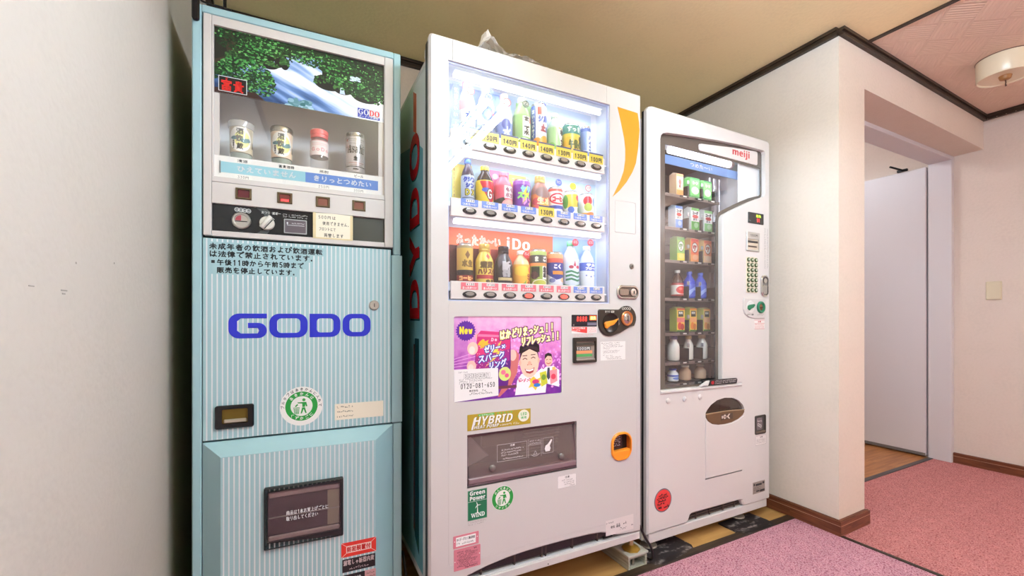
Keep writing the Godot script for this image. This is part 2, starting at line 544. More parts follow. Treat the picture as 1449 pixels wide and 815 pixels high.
	"取": "6,12 52,12/14,12 14,74/42,12 42,94/14,32 42,32/14,52 42,52/6,78 48,70/56,26 90,26 80,60 52,94/58,40 94,94",
	"出": "50,6 50,88/20,18 20,44 80,44 80,18/10,56 10,90 90,90 90,56",
	"返": "10,14 20,26/6,44 22,44 20,74 8,90/18,78 40,92 96,92/42,14 90,14/44,14 42,50 34,76/44,34 84,34 74,58 50,80/52,44 90,78",
	"却": "10,26 50,26/30,8 30,48/6,48 54,48/28,50 12,84 46,78/40,66 50,90/62,16 62,96/62,16 90,16 90,72 80,70",
	"入": "36,12 52,12 54,50 92,92/52,36 8,92",
	"防": "12,12 12,96/12,12 34,12 24,38 36,56 28,72 16,70/66,6 66,22/42,24 96,24/60,24 56,64 40,94/60,48 86,48 82,90 70,88",
	"犯": "38,8 8,32/18,14 34,44 30,90 16,90/32,42 6,72/54,16 86,16 86,52 74,50/54,16 54,84 62,90 90,88 92,74",
	"装": "14,8 14,40/30,6 30,46/8,46 30,38/42,20 94,20/68,6 68,40/48,40 88,40/6,58 94,58/50,48 50,58/46,60 8,84/34,72 34,92 54,84/56,60 92,94/80,66 64,76",
	"置": "12,8 88,8 88,26 12,26 12,8/36,8 36,26/62,8 62,26/16,38 84,38/50,30 50,46/30,48 76,48 76,80 30,80 30,48/30,59 76,59/30,70 76,70/14,44 14,92 92,92",
	"付": "26,6 6,48/18,34 18,94/36,30 94,30/74,8 74,92 60,88/46,48 56,66",
	"電": "18,8 82,8/8,32 8,20 92,20 92,32/50,8 50,44/24,30 38,32/24,40 38,42/62,30 76,32/62,40 76,42/18,52 80,52 80,80 18,80 18,52/18,66 80,66/48,52 48,88 56,94 90,92 92,80",
	"漏": "10,14 20,24/6,38 16,48/8,92 24,62/34,10 92,10 92,28 34,28 34,10/34,10 32,60 26,92/42,40 92,40/44,52 44,94/44,52 90,52 90,94/67,40 67,94/52,62 58,68/74,62 80,68",
	"断": "10,10 10,92 52,92/30,10 30,84/14,46 48,46/18,20 24,34/44,20 36,34/28,50 14,76/32,50 46,74/88,8 62,18 60,60 52,94/62,44 96,44/80,44 80,96",
	"器": "14,8 40,8 40,28 14,28 14,8/60,8 86,8 86,28 60,28 60,8/6,44 94,44/48,34 8,66/54,44 92,66/14,70 40,70 40,92 14,92 14,70/60,70 86,70 86,92 60,92 60,70",
	"内": "14,22 14,94/14,22 86,22 86,92 76,92/50,6 48,44 22,76/50,44 76,76",
	"蔵": "8,16 92,16/34,6 34,26/66,6 66,26/16,32 94,32/18,32 16,70 8,94/26,46 54,46/26,46 26,84 56,84/26,58 52,58/26,70 52,70/62,28 70,70 90,94/84,44 60,90",
	"清": "10,14 20,24/6,38 16,48/8,92 24,62/38,14 92,14/40,28 90,28/34,42 96,42/64,6 64,42/44,54 86,54 86,92 76,92/44,54 44,94/44,66 86,66/44,78 86,78",
	"焼": "26,6 24,56 6,94/10,28 14,46/44,22 36,42/26,60 40,80/44,20 92,20/66,6 66,34/50,34 50,48/82,34 82,48/40,50 96,50/60,50 56,76 38,94/76,50 76,86 94,86 94,72",
	"酎": "6,14 50,14/10,30 46,30 46,90 10,90 10,30/22,14 22,44/34,14 34,44/10,70 46,70/56,30 96,30/82,8 82,92 68,88/62,46 70,64",
	"富": "50,4 50,14/10,28 10,16 90,16 90,28/24,32 76,32/32,40 68,40 68,52 32,52 32,40/16,60 84,60 84,94 16,94 16,60/16,77 84,77/50,60 50,94",
	"貴": "30,8 70,8 70,24 30,24 30,8/50,4 50,34/8,36 92,36/26,46 74,46 74,80 26,80 26,46/26,57 74,57/26,68 74,68/38,82 14,96/62,82 86,96",
	"気": "28,6 10,36/24,18 88,18/22,34 80,34/12,50 78,50 80,80 94,94 94,80/60,56 18,92/22,62 64,92",
	"持": "6,28 40,28/24,6 24,90 12,88/6,62 40,52/50,20 92,20/70,6 70,38/44,38 96,38/44,58 96,58/82,46 82,90 70,86/56,66 64,80",
	"水": "50,6 50,92 38,88/12,34 38,34 10,84/84,22 56,46/54,44 92,88",
	"生": "28,10 10,44/20,32 86,32/16,60 82,60/6,92 94,92/50,8 50,92",
	"梅": "6,30 40,30/24,6 24,96/24,34 6,70/26,38 40,58/58,6 46,28/54,18 94,18/52,32 88,32 84,78 46,78 52,32/42,54 96,54/68,34 66,76",
	"株": "6,30 40,30/24,6 24,96/24,34 6,70/26,38 40,58/54,12 48,34/52,26 90,26/42,50 96,50/68,6 68,96/66,52 44,82/70,52 94,82",
	"式": "8,26 92,26/16,52 56,52/36,52 36,86/10,90 60,82/64,6 72,62 90,92 94,76/80,8 90,18",
	"会": "50,4 6,44/50,4 94,44/28,40 72,40/14,58 86,58/46,58 28,88 76,84/64,68 84,94",
	"社": "10,22 40,22 8,60/24,6 24,20/26,50 26,96/30,50 42,64/52,40 92,40/72,8 72,90/46,90 98,90",
	"注": "10,14 22,24/6,40 18,50/8,92 26,62/60,6 70,18/38,26 92,26/42,54 90,54/34,90 96,90/66,26 66,90",
	"意": "50,4 50,14/18,16 82,16/34,20 38,30/66,20 62,30/6,34 94,34/26,42 74,42 74,64 26,64 26,42/26,53 74,53/14,74 10,92/30,70 34,94 66,94 70,84/50,68 56,80/78,72 88,88",
}
const MARKED := {"が": "か", "ぎ": "き", "ぐ": "く", "げ": "け", "ご": "こ", "ざ": "さ", "ず": "す", "ぜ": "せ", "だ": "た", "で": "て", "ど": "と", "ば": "は", "び": "ひ", "グ": "ク", "ゴ": "コ", "ゼ": "セ", "ド": "ト", "ブ": "フ", "ビ": "ヒ", "ジ": "シ"}
const RINGED := {"プ": "フ", "パ": "ハ"}
var glyphs := {}

func glyph(ch: String) -> Array:   # strokes as arrays of points, 0..1, y up
	if glyphs.has(ch):
		return glyphs[ch]
	var text: String
	if MARKED.has(ch): text = STROKES[MARKED[ch]] + "/" + STROKES["゛"]
	elif RINGED.has(ch): text = STROKES[RINGED[ch]] + "/" + STROKES["゜"]
	else: text = STROKES.get(ch, "")
	var out := []
	for stroke in text.split("/", false):
		var line := []
		for point in stroke.split(" ", false):
			var c := point.split(",")
			line.append(Vector2(c[0].to_float() / 100.0, 1.0 - c[1].to_float() / 100.0))
		out.append(line)
	glyphs[ch] = out
	return out

func ribbon(s: SurfaceTool, p: Array, th: float, z: float) -> void:
	for i in p.size() - 1:
		var d: Vector2 = p[i + 1] - p[i]
		if d.length() < 1e-6: continue
		d = d.normalized() * th / 2
		var n := Vector2(-d.y, d.x)
		var a: Vector2 = p[i] - d * 0.8
		var b: Vector2 = p[i + 1] + d * 0.8
		quad(s, Vector3(a.x - n.x, a.y - n.y, z), Vector3(b.x - n.x, b.y - n.y, z), Vector3(b.x + n.x, b.y + n.y, z), Vector3(a.x + n.x, a.y + n.y, z))

func jchar(s: SurfaceTool, ch: String, t: Transform2D, th: float, z: float) -> void:
	for line in glyph(ch):
		var q := []
		for p in line: q.append(t * p)
		ribbon(s, q, th, z)

func jtext(s: SurfaceTool, txt: String, x0: float, y0: float, x1: float, h: float, th: float, z: float, fill := 0.9) -> void:   # one line fitted between x0 and x1, bottom at y0
	var total := 0.0
	for ch in txt: total += 0.62 if ch in "0123456789!-¥・。" else 1.0
	var x := x0
	for ch in txt:
		var step := (x1 - x0) / total * (0.62 if ch in "0123456789!-¥・。" else 1.0)
		jchar(s, ch, Transform2D(Vector2(step * fill, 0), Vector2(0, h), Vector2(x, y0)), th, z)
		x += step

func jcol(s: SurfaceTool, txt: String, x: float, y1: float, w: float, step: float, th: float, z: float) -> void:   # one column, downwards
	for i in txt.length():
		jchar(s, txt[i], Transform2D(Vector2(w, 0), Vector2(0, step * 0.9), Vector2(x, y1 - step * (i + 1))), th, z)

func jarc(s: SurfaceTool, txt: String, c: Vector2, r: float, a0: float, a1: float, h: float, th: float, z: float, inward := false) -> void:   # along a circle; angles in degrees, 90 is up
	for i in txt.length():
		var a := deg_to_rad(lerpf(a0, a1, (i + 0.5) / txt.length()))
		var out := Vector2(cos(a), sin(a))
		var up := -out if inward else out
		var side := Vector2(up.y, -up.x)
		jchar(s, txt[i], Transform2D(side * h, up * h, c + out * r - side * h / 2 - up * h / 2), th, z)

func scribble(s: SurfaceTool, x0: float, y0: float, x1: float, h: float, th: float, z: float, salt: int) -> void:   # one line of print too fine to read in the photograph
	var r := RandomNumberGenerator.new()
	r.seed = 977 + salt
	var x := x0
	while x < x1 - h * 0.5:
		for k in 3:
			var p := Vector2(x + r.randf() * h * 0.3, y0 + r.randf() * h)
			var q := p + (Vector2(h * 0.55, 0) if r.randf() < 0.55 else Vector2(r.randf() * h * 0.2, -h * 0.6))
			q.y = clampf(q.y, y0, y0 + h)
			ribbon(s, [p, q], th, z)
		x += h * (1.9 if r.randf() < 0.08 else 0.98)

# ---------------------------------------------------------------- painting of flat print
class Brush:
	var im: Image
	var w: float
	var h: float
	var host: Node3D
	func _init(ww: int, hh: int, c: Color, ho: Node3D) -> void:
		im = Image.create_empty(ww * 2, hh * 2, false, Image.FORMAT_RGB8)
		im.fill(c)
		w = ww * 2 / 100.0
		h = hh * 2 / 100.0
		host = ho
	func rect(x0: float, y0: float, x1: float, y1: float, c: Color) -> void:
		im.fill_rect(Rect2i(roundi(x0 * w), roundi(y0 * h), roundi(x1 * w) - roundi(x0 * w), roundi(y1 * h) - roundi(y0 * h)), c)
	func poly(p: PackedVector2Array, c: Color) -> void:   # in percent of the sheet
		var lo := 1e9
		var hi := -1e9
		for q in p:
			lo = minf(lo, q.y * h); hi = maxf(hi, q.y * h)
		for y in range(maxi(0, floori(lo)), mini(im.get_height() - 1, ceili(hi)) + 1):
			var xs := []
			var yy := y + 0.5
			for i in p.size():
				var a := Vector2(p[i].x * w, p[i].y * h)
				var b := Vector2(p[(i + 1) % p.size()].x * w, p[(i + 1) % p.size()].y * h)
				if (a.y <= yy) != (b.y <= yy):
					xs.append(a.x + (b.x - a.x) * (yy - a.y) / (b.y - a.y))
			xs.sort()
			for k in range(0, xs.size() - 1, 2):
				var x0 := maxi(0, roundi(xs[k]))
				var x1 := mini(im.get_width(), roundi(xs[k + 1]))
				if x1 > x0:
					im.fill_rect(Rect2i(x0, y, x1 - x0, 1), c)
	func oval(cx: float, cy: float, rx: float, ry: float, c: Color) -> void:
		var y0 := maxi(0, floori((cy - ry) * h))
		var y1 := mini(im.get_height() - 1, ceili((cy + ry) * h))
		for y in range(y0, y1 + 1):
			var t := ((y + 0.5) / h - cy) / ry
			if absf(t) < 1.0:
				var dx := sqrt(1.0 - t * t) * rx
				var x0 := maxi(0, roundi((cx - dx) * w))
				var x1 := mini(im.get_width(), roundi((cx + dx) * w))
				if x1 > x0:
					im.fill_rect(Rect2i(x0, y, x1 - x0, 1), c)
	func line(p: Array, th: float, c: Color) -> void:   # thickness in percent of the height
		for i in p.size() - 1:
			var a := Vector2(p[i].x * w, p[i].y * h)
			var b := Vector2(p[i + 1].x * w, p[i + 1].y * h)
			var d := (b - a)
			if d.length() < 1e-5: continue
			d = d.normalized() * th * h / 2
			var n := Vector2(-d.y, d.x)
			var q := PackedVector2Array()
			for v in [a - d * 0.7 - n, b + d * 0.7 - n, b + d * 0.7 + n, a - d * 0.7 + n]:
				q.append(Vector2(v.x / w, v.y / h))
			poly(q, c)
	func text(txt: String, x: float, y: float, cw: float, ch: float, th: float, c: Color, slope := 0.0, down := false) -> void:   # x, y: top-left of the first character, in percent
		for i in txt.length():
			var o := Vector2(x, y + ch * 1.05 * i) if down else Vector2(x + cw * i, y + slope * cw * i)
			for stroke in host.glyph(txt[i]):
				var q := []
				for p in stroke:
					q.append(o + Vector2(p.x * cw * 0.9, (1.0 - p.y) * ch + slope * p.x * cw))
				line(q, th, c)
	func done() -> Image:
		im.resize(im.get_width() / 2, im.get_height() / 2, Image.INTERPOLATE_LANCZOS)
		return im

func paint(w: int, h: int, bg: Color, ops: Array) -> Image:
	var b := Brush.new(w, h, bg, self)
	for o in ops:
		match o[0]:
			"r": b.rect(o[1], o[2], o[3], o[4], o[5])
			"e": b.oval(o[1], o[2], o[3], o[4], o[5])
			"p": b.poly(pts(o[1]), o[2])
			"t": b.text(o[1], o[2], o[3], o[4], o[5], o[6], o[7], o[8] if o.size() > 8 else 0.0)
			"d": b.text(o[1], o[2], o[3], o[4], o[5], o[6], o[7], 0.0, true)
	return b.done()
# ---------------------------------------------------------------- the room
func slab(s: SurfaceTool, plan: Array, y0: float, y1: float) -> void:   # plan: x, z pairs
	var p := pts(plan)
	for i in p.size():
		p[i].y = -p[i].y
	p = ccw(p)
	var t := ears(p)
	for i in range(0, t.size(), 3):
		var a := p[t[i]]; var b := p[t[i + 1]]; var c := p[t[i + 2]]
		tri(s, Vector3(a.x, y1, -a.y), Vector3(b.x, y1, -b.y), Vector3(c.x, y1, -c.y))
		tri(s, Vector3(a.x, y0, -a.y), Vector3(c.x, y0, -c.y), Vector3(b.x, y0, -b.y))
	for i in p.size():
		var a := p[i]; var b := p[(i + 1) % p.size()]
		quad(s, Vector3(a.x, y0, -a.y), Vector3(b.x, y0, -b.y), Vector3(b.x, y1, -b.y), Vector3(a.x, y1, -a.y))

func sl(plan: Array, y0: float, y1: float) -> SurfaceTool:
	var s := ST()
	slab(s, plan, y0, y1)
	return s

func noise_image(size: int, freq: float, salt: int, octaves := 3) -> Image:
	var n := FastNoiseLite.new()
	n.noise_type = FastNoiseLite.TYPE_SIMPLEX_SMOOTH
	n.seed = salt
	n.frequency = freq
	n.fractal_octaves = octaves
	return n.get_seamless_image(size, size)

func tri_mat(c: Color, im: Image, metres: float, rough: float) -> StandardMaterial3D:
	var m := mat(c, rough)
	if im: m.albedo_texture = ImageTexture.create_from_image(im)
	m.uv1_triplanar = true
	m.uv1_world_triplanar = true
	m.uv1_scale = Vector3.ONE / metres
	return m

func relief(m: StandardMaterial3D, im: Image, cm: float) -> void:
	m.heightmap_enabled = true
	m.heightmap_texture = ImageTexture.create_from_image(im)
	m.heightmap_scale = cm

func carpet_mat(a: Color, b: Color, c: Color, salt: int) -> StandardMaterial3D:
	var fine := noise_image(512, 0.11, salt, 2)
	var spot := noise_image(512, 0.06, salt + 1, 2)
	var broad := noise_image(512, 0.012, salt + 2, 3)
	var im := Image.create_empty(512, 512, false, Image.FORMAT_RGB8)
	for y in 512:
		for x in 512:
			var f := fine.get_pixel(x, y).r
			var g := spot.get_pixel(x, y).r
			var col := a.lerp(b, clampf((f - 0.5) * 2.6 + 0.35, 0.0, 1.0))
			col = col.lerp(c, clampf((g - 0.62) * 3.5, 0.0, 0.75))
			col = col * (0.955 + 0.09 * broad.get_pixel(x, y).r)
			im.set_pixel(x, y, col)
	var m := tri_mat(Color.WHITE, im, 0.36, 0.95)
	relief(m, fine, 0.35)
	m.metallic_specular = 0.2
	return m

func paper_mat(c: Color, salt: int) -> StandardMaterial3D:   # woven wallpaper
	var grain := noise_image(512, 0.09, salt, 3)
	var blot := noise_image(512, 0.008, salt + 5, 3)
	var im := Image.create_empty(512, 512, false, Image.FORMAT_RGB8)
	for y in 512:
		for x in 512:
			var k := 0.975 + 0.03 * grain.get_pixel(x, y).r + 0.02 * blot.get_pixel(x, y).r
			im.set_pixel(x, y, Color(minf(k, 1.0), minf(k, 1.0), minf(k - 0.003, 1.0)))
	var m := tri_mat(c, im, 0.9, 0.85)
	relief(m, grain, 0.05)
	m.metallic_specular = 0.3
	return m

func embossed_ceiling(c: Color) -> StandardMaterial3D:   # pressed lozenges, hatched alternately
	var im := Image.create_empty(512, 512, false, Image.FORMAT_L8)
	for y in 512:
		for x in 512:
			var u := x / 512.0
			var v := y / 512.0
			var p := fposmod(u + v, 1.0) * 2.0
			var q := fposmod(u - v, 1.0) * 2.0
			var odd := (int(p) + int(q)) % 2
			var hatch := 0.5 + 0.5 * sin((u + v if odd else u - v) * TAU * 16.0)
			var rim := minf(minf(fposmod(p, 1.0), 1.0 - fposmod(p, 1.0)), minf(fposmod(q, 1.0), 1.0 - fposmod(q, 1.0)))
			im.set_pixel(x, y, Color.WHITE * (0.85 if rim < 0.02 else 0.25 + 0.4 * hatch))
	var m := mat(c, 0.8)
	m.uv1_triplanar = true
	m.uv1_world_triplanar = true
	m.uv1_scale = Vector3(1 / 0.44, 1 / 0.44, 1 / 0.30)
	relief(m, im, 0.45)
	return m

func wood_mat(a: Color, b: Color, metres: float, rough: float, salt: int, along_x := true) -> StandardMaterial3D:
	var n := FastNoiseLite.new()
	n.seed = salt
	n.frequency = 0.02
	n.fractal_octaves = 4
	var im := Image.create_empty(256, 256, false, Image.FORMAT_RGB8)
	for y in 256:
		for x in 256:
			var k := n.get_noise_2d(x * 0.25, y * 3.2) if along_x else n.get_noise_2d(x * 3.2, y * 0.25)
			im.set_pixel(x, y, a.lerp(b, clampf(0.5 + k * 1.1, 0, 1)))
	return tri_mat(Color.WHITE, im, metres, rough)

func crown(plan: Array, label: String) -> MeshInstance3D:   # plan: x0, z0, x1, z1 along the wall's foot line, the room on its left hand
	var a := Vector2(plan[0], plan[1])
	var b := Vector2(plan[2], plan[3])
	var d := (b - a).normalized()
	var n := Vector2(d.y, -d.x)
	var e := d * 0.0
	var s := ST()
	for q in [[0.022, 2.246, 2.262], [0.013, 2.231, 2.247], [0.018, 2.2255, 2.2325]]:
		var w: Vector2 = n * q[0]
		slab(s, [a.x - e.x, a.y - e.y, b.x + e.x, b.y + e.y, b.x + w.x + e.x, b.y + w.y + e.y, a.x + w.x - e.x, a.y + w.y - e.y], q[1], q[2])
	trims += 1
	return struct("trim_%d" % (trims - 1), s, dark_wood, label)

var trims := 1
var dark_wood: StandardMaterial3D
var skirting: StandardMaterial3D

func skirt(called: String, plan: Array) -> void:
	var a := Vector2(plan[0], plan[1])
	var b := Vector2(plan[2], plan[3])
	var d := (b - a).normalized()
	var n := Vector2(d.y, -d.x)
	var s := ST()
	for q in [[0.016, 0.0, 0.044], [0.0135, 0.044, 0.0462], [0.016, 0.0462, 0.064], [0.011, 0.064, 0.067]]:
		var w: Vector2 = n * q[0]
		var e: Vector2 = d * float(q[0]) * float(plan[4])
		var g: Vector2 = d * float(q[0]) * float(plan[5])
		slab(s, [a.x, a.y, b.x, b.y, b.x + w.x + g.x, b.y + w.y + g.y, a.x + w.x - e.x, a.y + w.y - e.y], q[1], q[2])
	var board := struct(called, s, skirting)
	s = ST()
	var lw := n * 0.0163
	var le := d * 0.0163 * float(plan[4])
	var lg := d * 0.0163 * float(plan[5])
	slab(s, [a.x + n.x * 0.013, a.y + n.y * 0.013, b.x + n.x * 0.013, b.y + n.y * 0.013, b.x + lw.x + lg.x, b.y + lw.y + lg.y, a.x + lw.x - le.x, a.y + lw.y - le.y], 0.0444, 0.0460)
	part(board, "pale_bead", s, mat(rgb(196, 158, 128), 0.5))

func room() -> void:
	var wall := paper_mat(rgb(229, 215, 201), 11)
	var pinkish := paper_mat(rgb(226, 209, 197), 17)
	dark_wood = wood_mat(rgb(70, 52, 36), rgb(44, 32, 22), 0.3, 0.45, 5)
	skirting = wood_mat(rgb(128, 74, 46), rgb(96, 50, 30), 0.25, 0.4, 8)
	var mauve := carpet_mat(rgb(222, 172, 184), rgb(190, 122, 140), rgb(136, 68, 90), 31)  # cooler tint of the light by the machines is put into this pink
	var coral := carpet_mat(rgb(212, 148, 146), rgb(184, 106, 104), rgb(136, 62, 64), 41)  # warmer tint of the passage light is put into this pink
	# floors
	struct("floor", sl([-0.32, -2.2, 2.25, -2.2, 2.25, -1.20, -0.32, -1.20], -0.05, -0.004), wood_mat(rgb(206, 160, 98), rgb(192, 144, 84), 0.8, 0.4, 3), "tan vinyl floor board under the machines")
	struct("floor_carpet", sl([-0.32, -1.226, 2.166, -1.226, 2.166, 1.75, -0.32, 1.75], -0.05, 0.0), mauve, "mauve pink speckled loop carpet before the machines, cool light in its tint")
	struct("floor_passage", sl([2.172, -1.035, 2.408, -1.06, 2.42, -1.312, 4.0, -1.312, 4.0, 1.75, 2.172, 1.75], -0.05, 0.0), coral, "coral pink speckled loop carpet of the passage, warm light in its tint")
	struct("floor_room", sl([2.35, -1.312, 4.0, -1.312, 4.0, -3.1, 2.35, -3.1], -0.05, -0.004), wood_mat(rgb(190, 128, 74), rgb(160, 100, 54), 0.5, 0.35, 21), "brown wooden floor of the room behind the opening")
	struct("trim_%d" % trims, sl([-0.32, -1.258, 2.165, -1.262, 2.165, -1.226, -0.32, -1.222], -0.004, 0.0035), dark_wood, "dark edging strip between floor board and carpet"); trims += 1
	struct("trim_%d" % trims, sl([2.160, -1.035, 2.178, -1.035, 2.178, 1.75, 2.160, 1.75], -0.01, 0.003), dark_wood, "dark seam strip between the two carpets"); trims += 1
	struct("trim_%d" % trims, sl([2.42, -1.335, 3.96, -1.335, 3.96, -1.308, 2.42, -1.308], -0.004, 0.004), mat(rgb(96, 92, 92), 0.4, 0.6), "grey metal threshold strip under the door frame"); trims += 1
	# walls
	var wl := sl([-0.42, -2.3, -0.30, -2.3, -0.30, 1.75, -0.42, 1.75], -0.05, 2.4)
	var left := struct("wall_left", wl, paper_mat(rgb(188, 178, 168), 13), "cream papered wall on the left, darkened against the near lamp")  # paper colour darkened to offset the strong light of the close lamp
	var mark := mat(rgb(142, 134, 127), 0.8)
	for q in [[-0.918, 1.054, 0.003, 0.003], [-1.083, 1.072, 0.003, 0.003], [-0.886, 1.009, 0.020, 0.002], [-0.880, 1.004, 0.010, 0.002], [-0.792, 1.010, 0.014, 0.0015]]:
		part(left, "scuff", bx(-0.3002, q[1], q[0], -0.2996, q[1] + q[3], q[0] + q[2]), mark)
	struct("wall_back", sl([-0.42, -2.3, 2.3, -2.3, 2.3, -2.165, -0.42, -2.165], -0.05, 2.4), wall, "cream papered wall behind the machines")
	struct("wall_pillar", sl([2.176, -1.044, 2.408, -1.0485, 2.42, -1.33, 2.42, -3.1, 2.21, -3.1, 2.21, -2.17], -0.05, 2.4), wall, "cream pillar wall beside the opening")
	struct("wall_header", sl([2.408, -1.0485, 3.99, -1.078, 3.99, -1.335, 2.42, -1.335], 2.047, 2.4), wall, "cream header over the opening")
	struct("wall_right", sl([3.955, -3.1, 4.1, -3.1, 4.1, 1.75, 3.955, 1.75], -0.05, 2.4), pinkish, "pale pink papered wall on the right")
	struct("wall_front", sl([-0.42, 1.7, 4.1, 1.7, 4.1, 1.8, -0.42, 1.8], -0.05, 2.4), wall, "cream papered wall behind the viewer")
	struct("wall_room_back", sl([2.2, -3.1, 4.1, -3.1, 4.1, -3.0, 2.2, -3.0], -0.05, 2.5), pinkish, "pale wall at the end of the room behind the opening")
	# ceilings
	struct("ceiling", sl([-0.42, -2.3, 2.40, -2.3, 2.40, 1.75, -0.42, 1.75], 2.26, 2.40), paper_mat(rgb(250, 228, 180), 23), "plain beige papered ceiling over the machines")
	struct("ceiling_passage", sl([2.40, -1.2, 4.1, -1.2, 4.1, 1.75, 2.40, 1.75], 2.26, 2.40), embossed_ceiling(rgb(240, 212, 190)), "pink ceiling paper embossed with hatched lozenges over the passage")
	struct("ceiling_room", sl([2.3, -3.1, 4.1, -3.1, 4.1, -1.3, 2.3, -1.3], 2.36, 2.48), pinkish, "ceiling of the room behind the opening")
	# dark crown strips under the ceiling
	crown([2.212, -2.165, -0.30, -2.165], "dark crown strip on the back wall")
	crown([2.176, -1.044, 2.21, -2.165], "dark crown strip on the pillar's machine side")
	crown([3.955, -1.0775, 2.176, -1.044], "dark crown strip over the opening")
	var strip := crown([3.955, 1.7, 3.955, -1.078], "dark crown strip on the right wall")
	for k in 14:
		part(strip, "nail_head", bx(3.9355, 2.2275, -1.055 + k * 0.040, 3.9385, 2.2305, -1.052 + k * 0.040, 0.0008), mat(rgb(214, 196, 170), 0.5))
	crown([-0.30, -2.165, -0.30, 1.7], "dark crown strip on the left wall")
	struct("trim_%d" % trims, sl([2.392, -1.07, 2.410, -1.07, 2.410, 1.7, 2.392, 1.7], 2.252, 2.262), dark_wood, "dark batten between plain and embossed ceiling"); trims += 1
	# skirting
	skirt("baseboard_pillar", [2.176, -1.044, 2.207, -2.16, 1.0, 0.0])
	skirt("baseboard_opening", [2.408, -1.0485, 2.176, -1.044, 1.0, 1.0])
	skirt("baseboard_right", [3.955, 1.7, 3.955, -1.215, 0.0, 0.0])
	# white lining of the opening and the door folded back against the wall
	var white := mat(rgb(216, 208, 209), 0.45)
	var frame := ST()
	box(frame, 3.918, 0.0, -1.335, 3.956, 2.047, -1.215, 0.002)
	box(frame, 2.418, 0.0, -1.335, 2.44, 2.047, -1.215, 0.002)
	box(frame, 2.44, 2.022, -1.335, 3.918, 2.047, -1.215, 0.002)
	struct("door_1", frame, white, "white wooden frame lining the opening")
	var leaf := part(self, "door_2", bx(3.912, 0.012, -2.15, 3.948, 2.012, -1.345, 0.003), white, "white flush door standing open behind the frame")
	leaf.set_meta("kind", "structure")
	part(leaf, "kick_edge", bx(3.909, 0.012, -2.148, 3.912, 0.03, -1.347), mat(rgb(120, 112, 108), 0.5))
	var arm := ST()
	tube(arm, [Vector3(3.905, 2.024, -1.47), Vector3(3.80, 2.040, -1.50)], 0.007)
	box(arm, 3.895, 2.012, -1.50, 3.912, 2.030, -1.44, 0.003)
	part(leaf, "door_closer", arm, mat(rgb(30, 28, 28), 0.4, 0.5))
# ---------------------------------------------------------------- left machine: pale teal liquor machine
var sake: Node3D

func near_uv(m: Node3D, u: float, v: float, z: float) -> Vector2:   # where a point seen on the front plane lies when it stands proud of it by z
	var c := m.transform.affine_inverse() * Vector3(0, 0.97, 0)
	var k := z / c.z
	return Vector2(u + (c.x - u) * k, v + (c.y - v) * k)

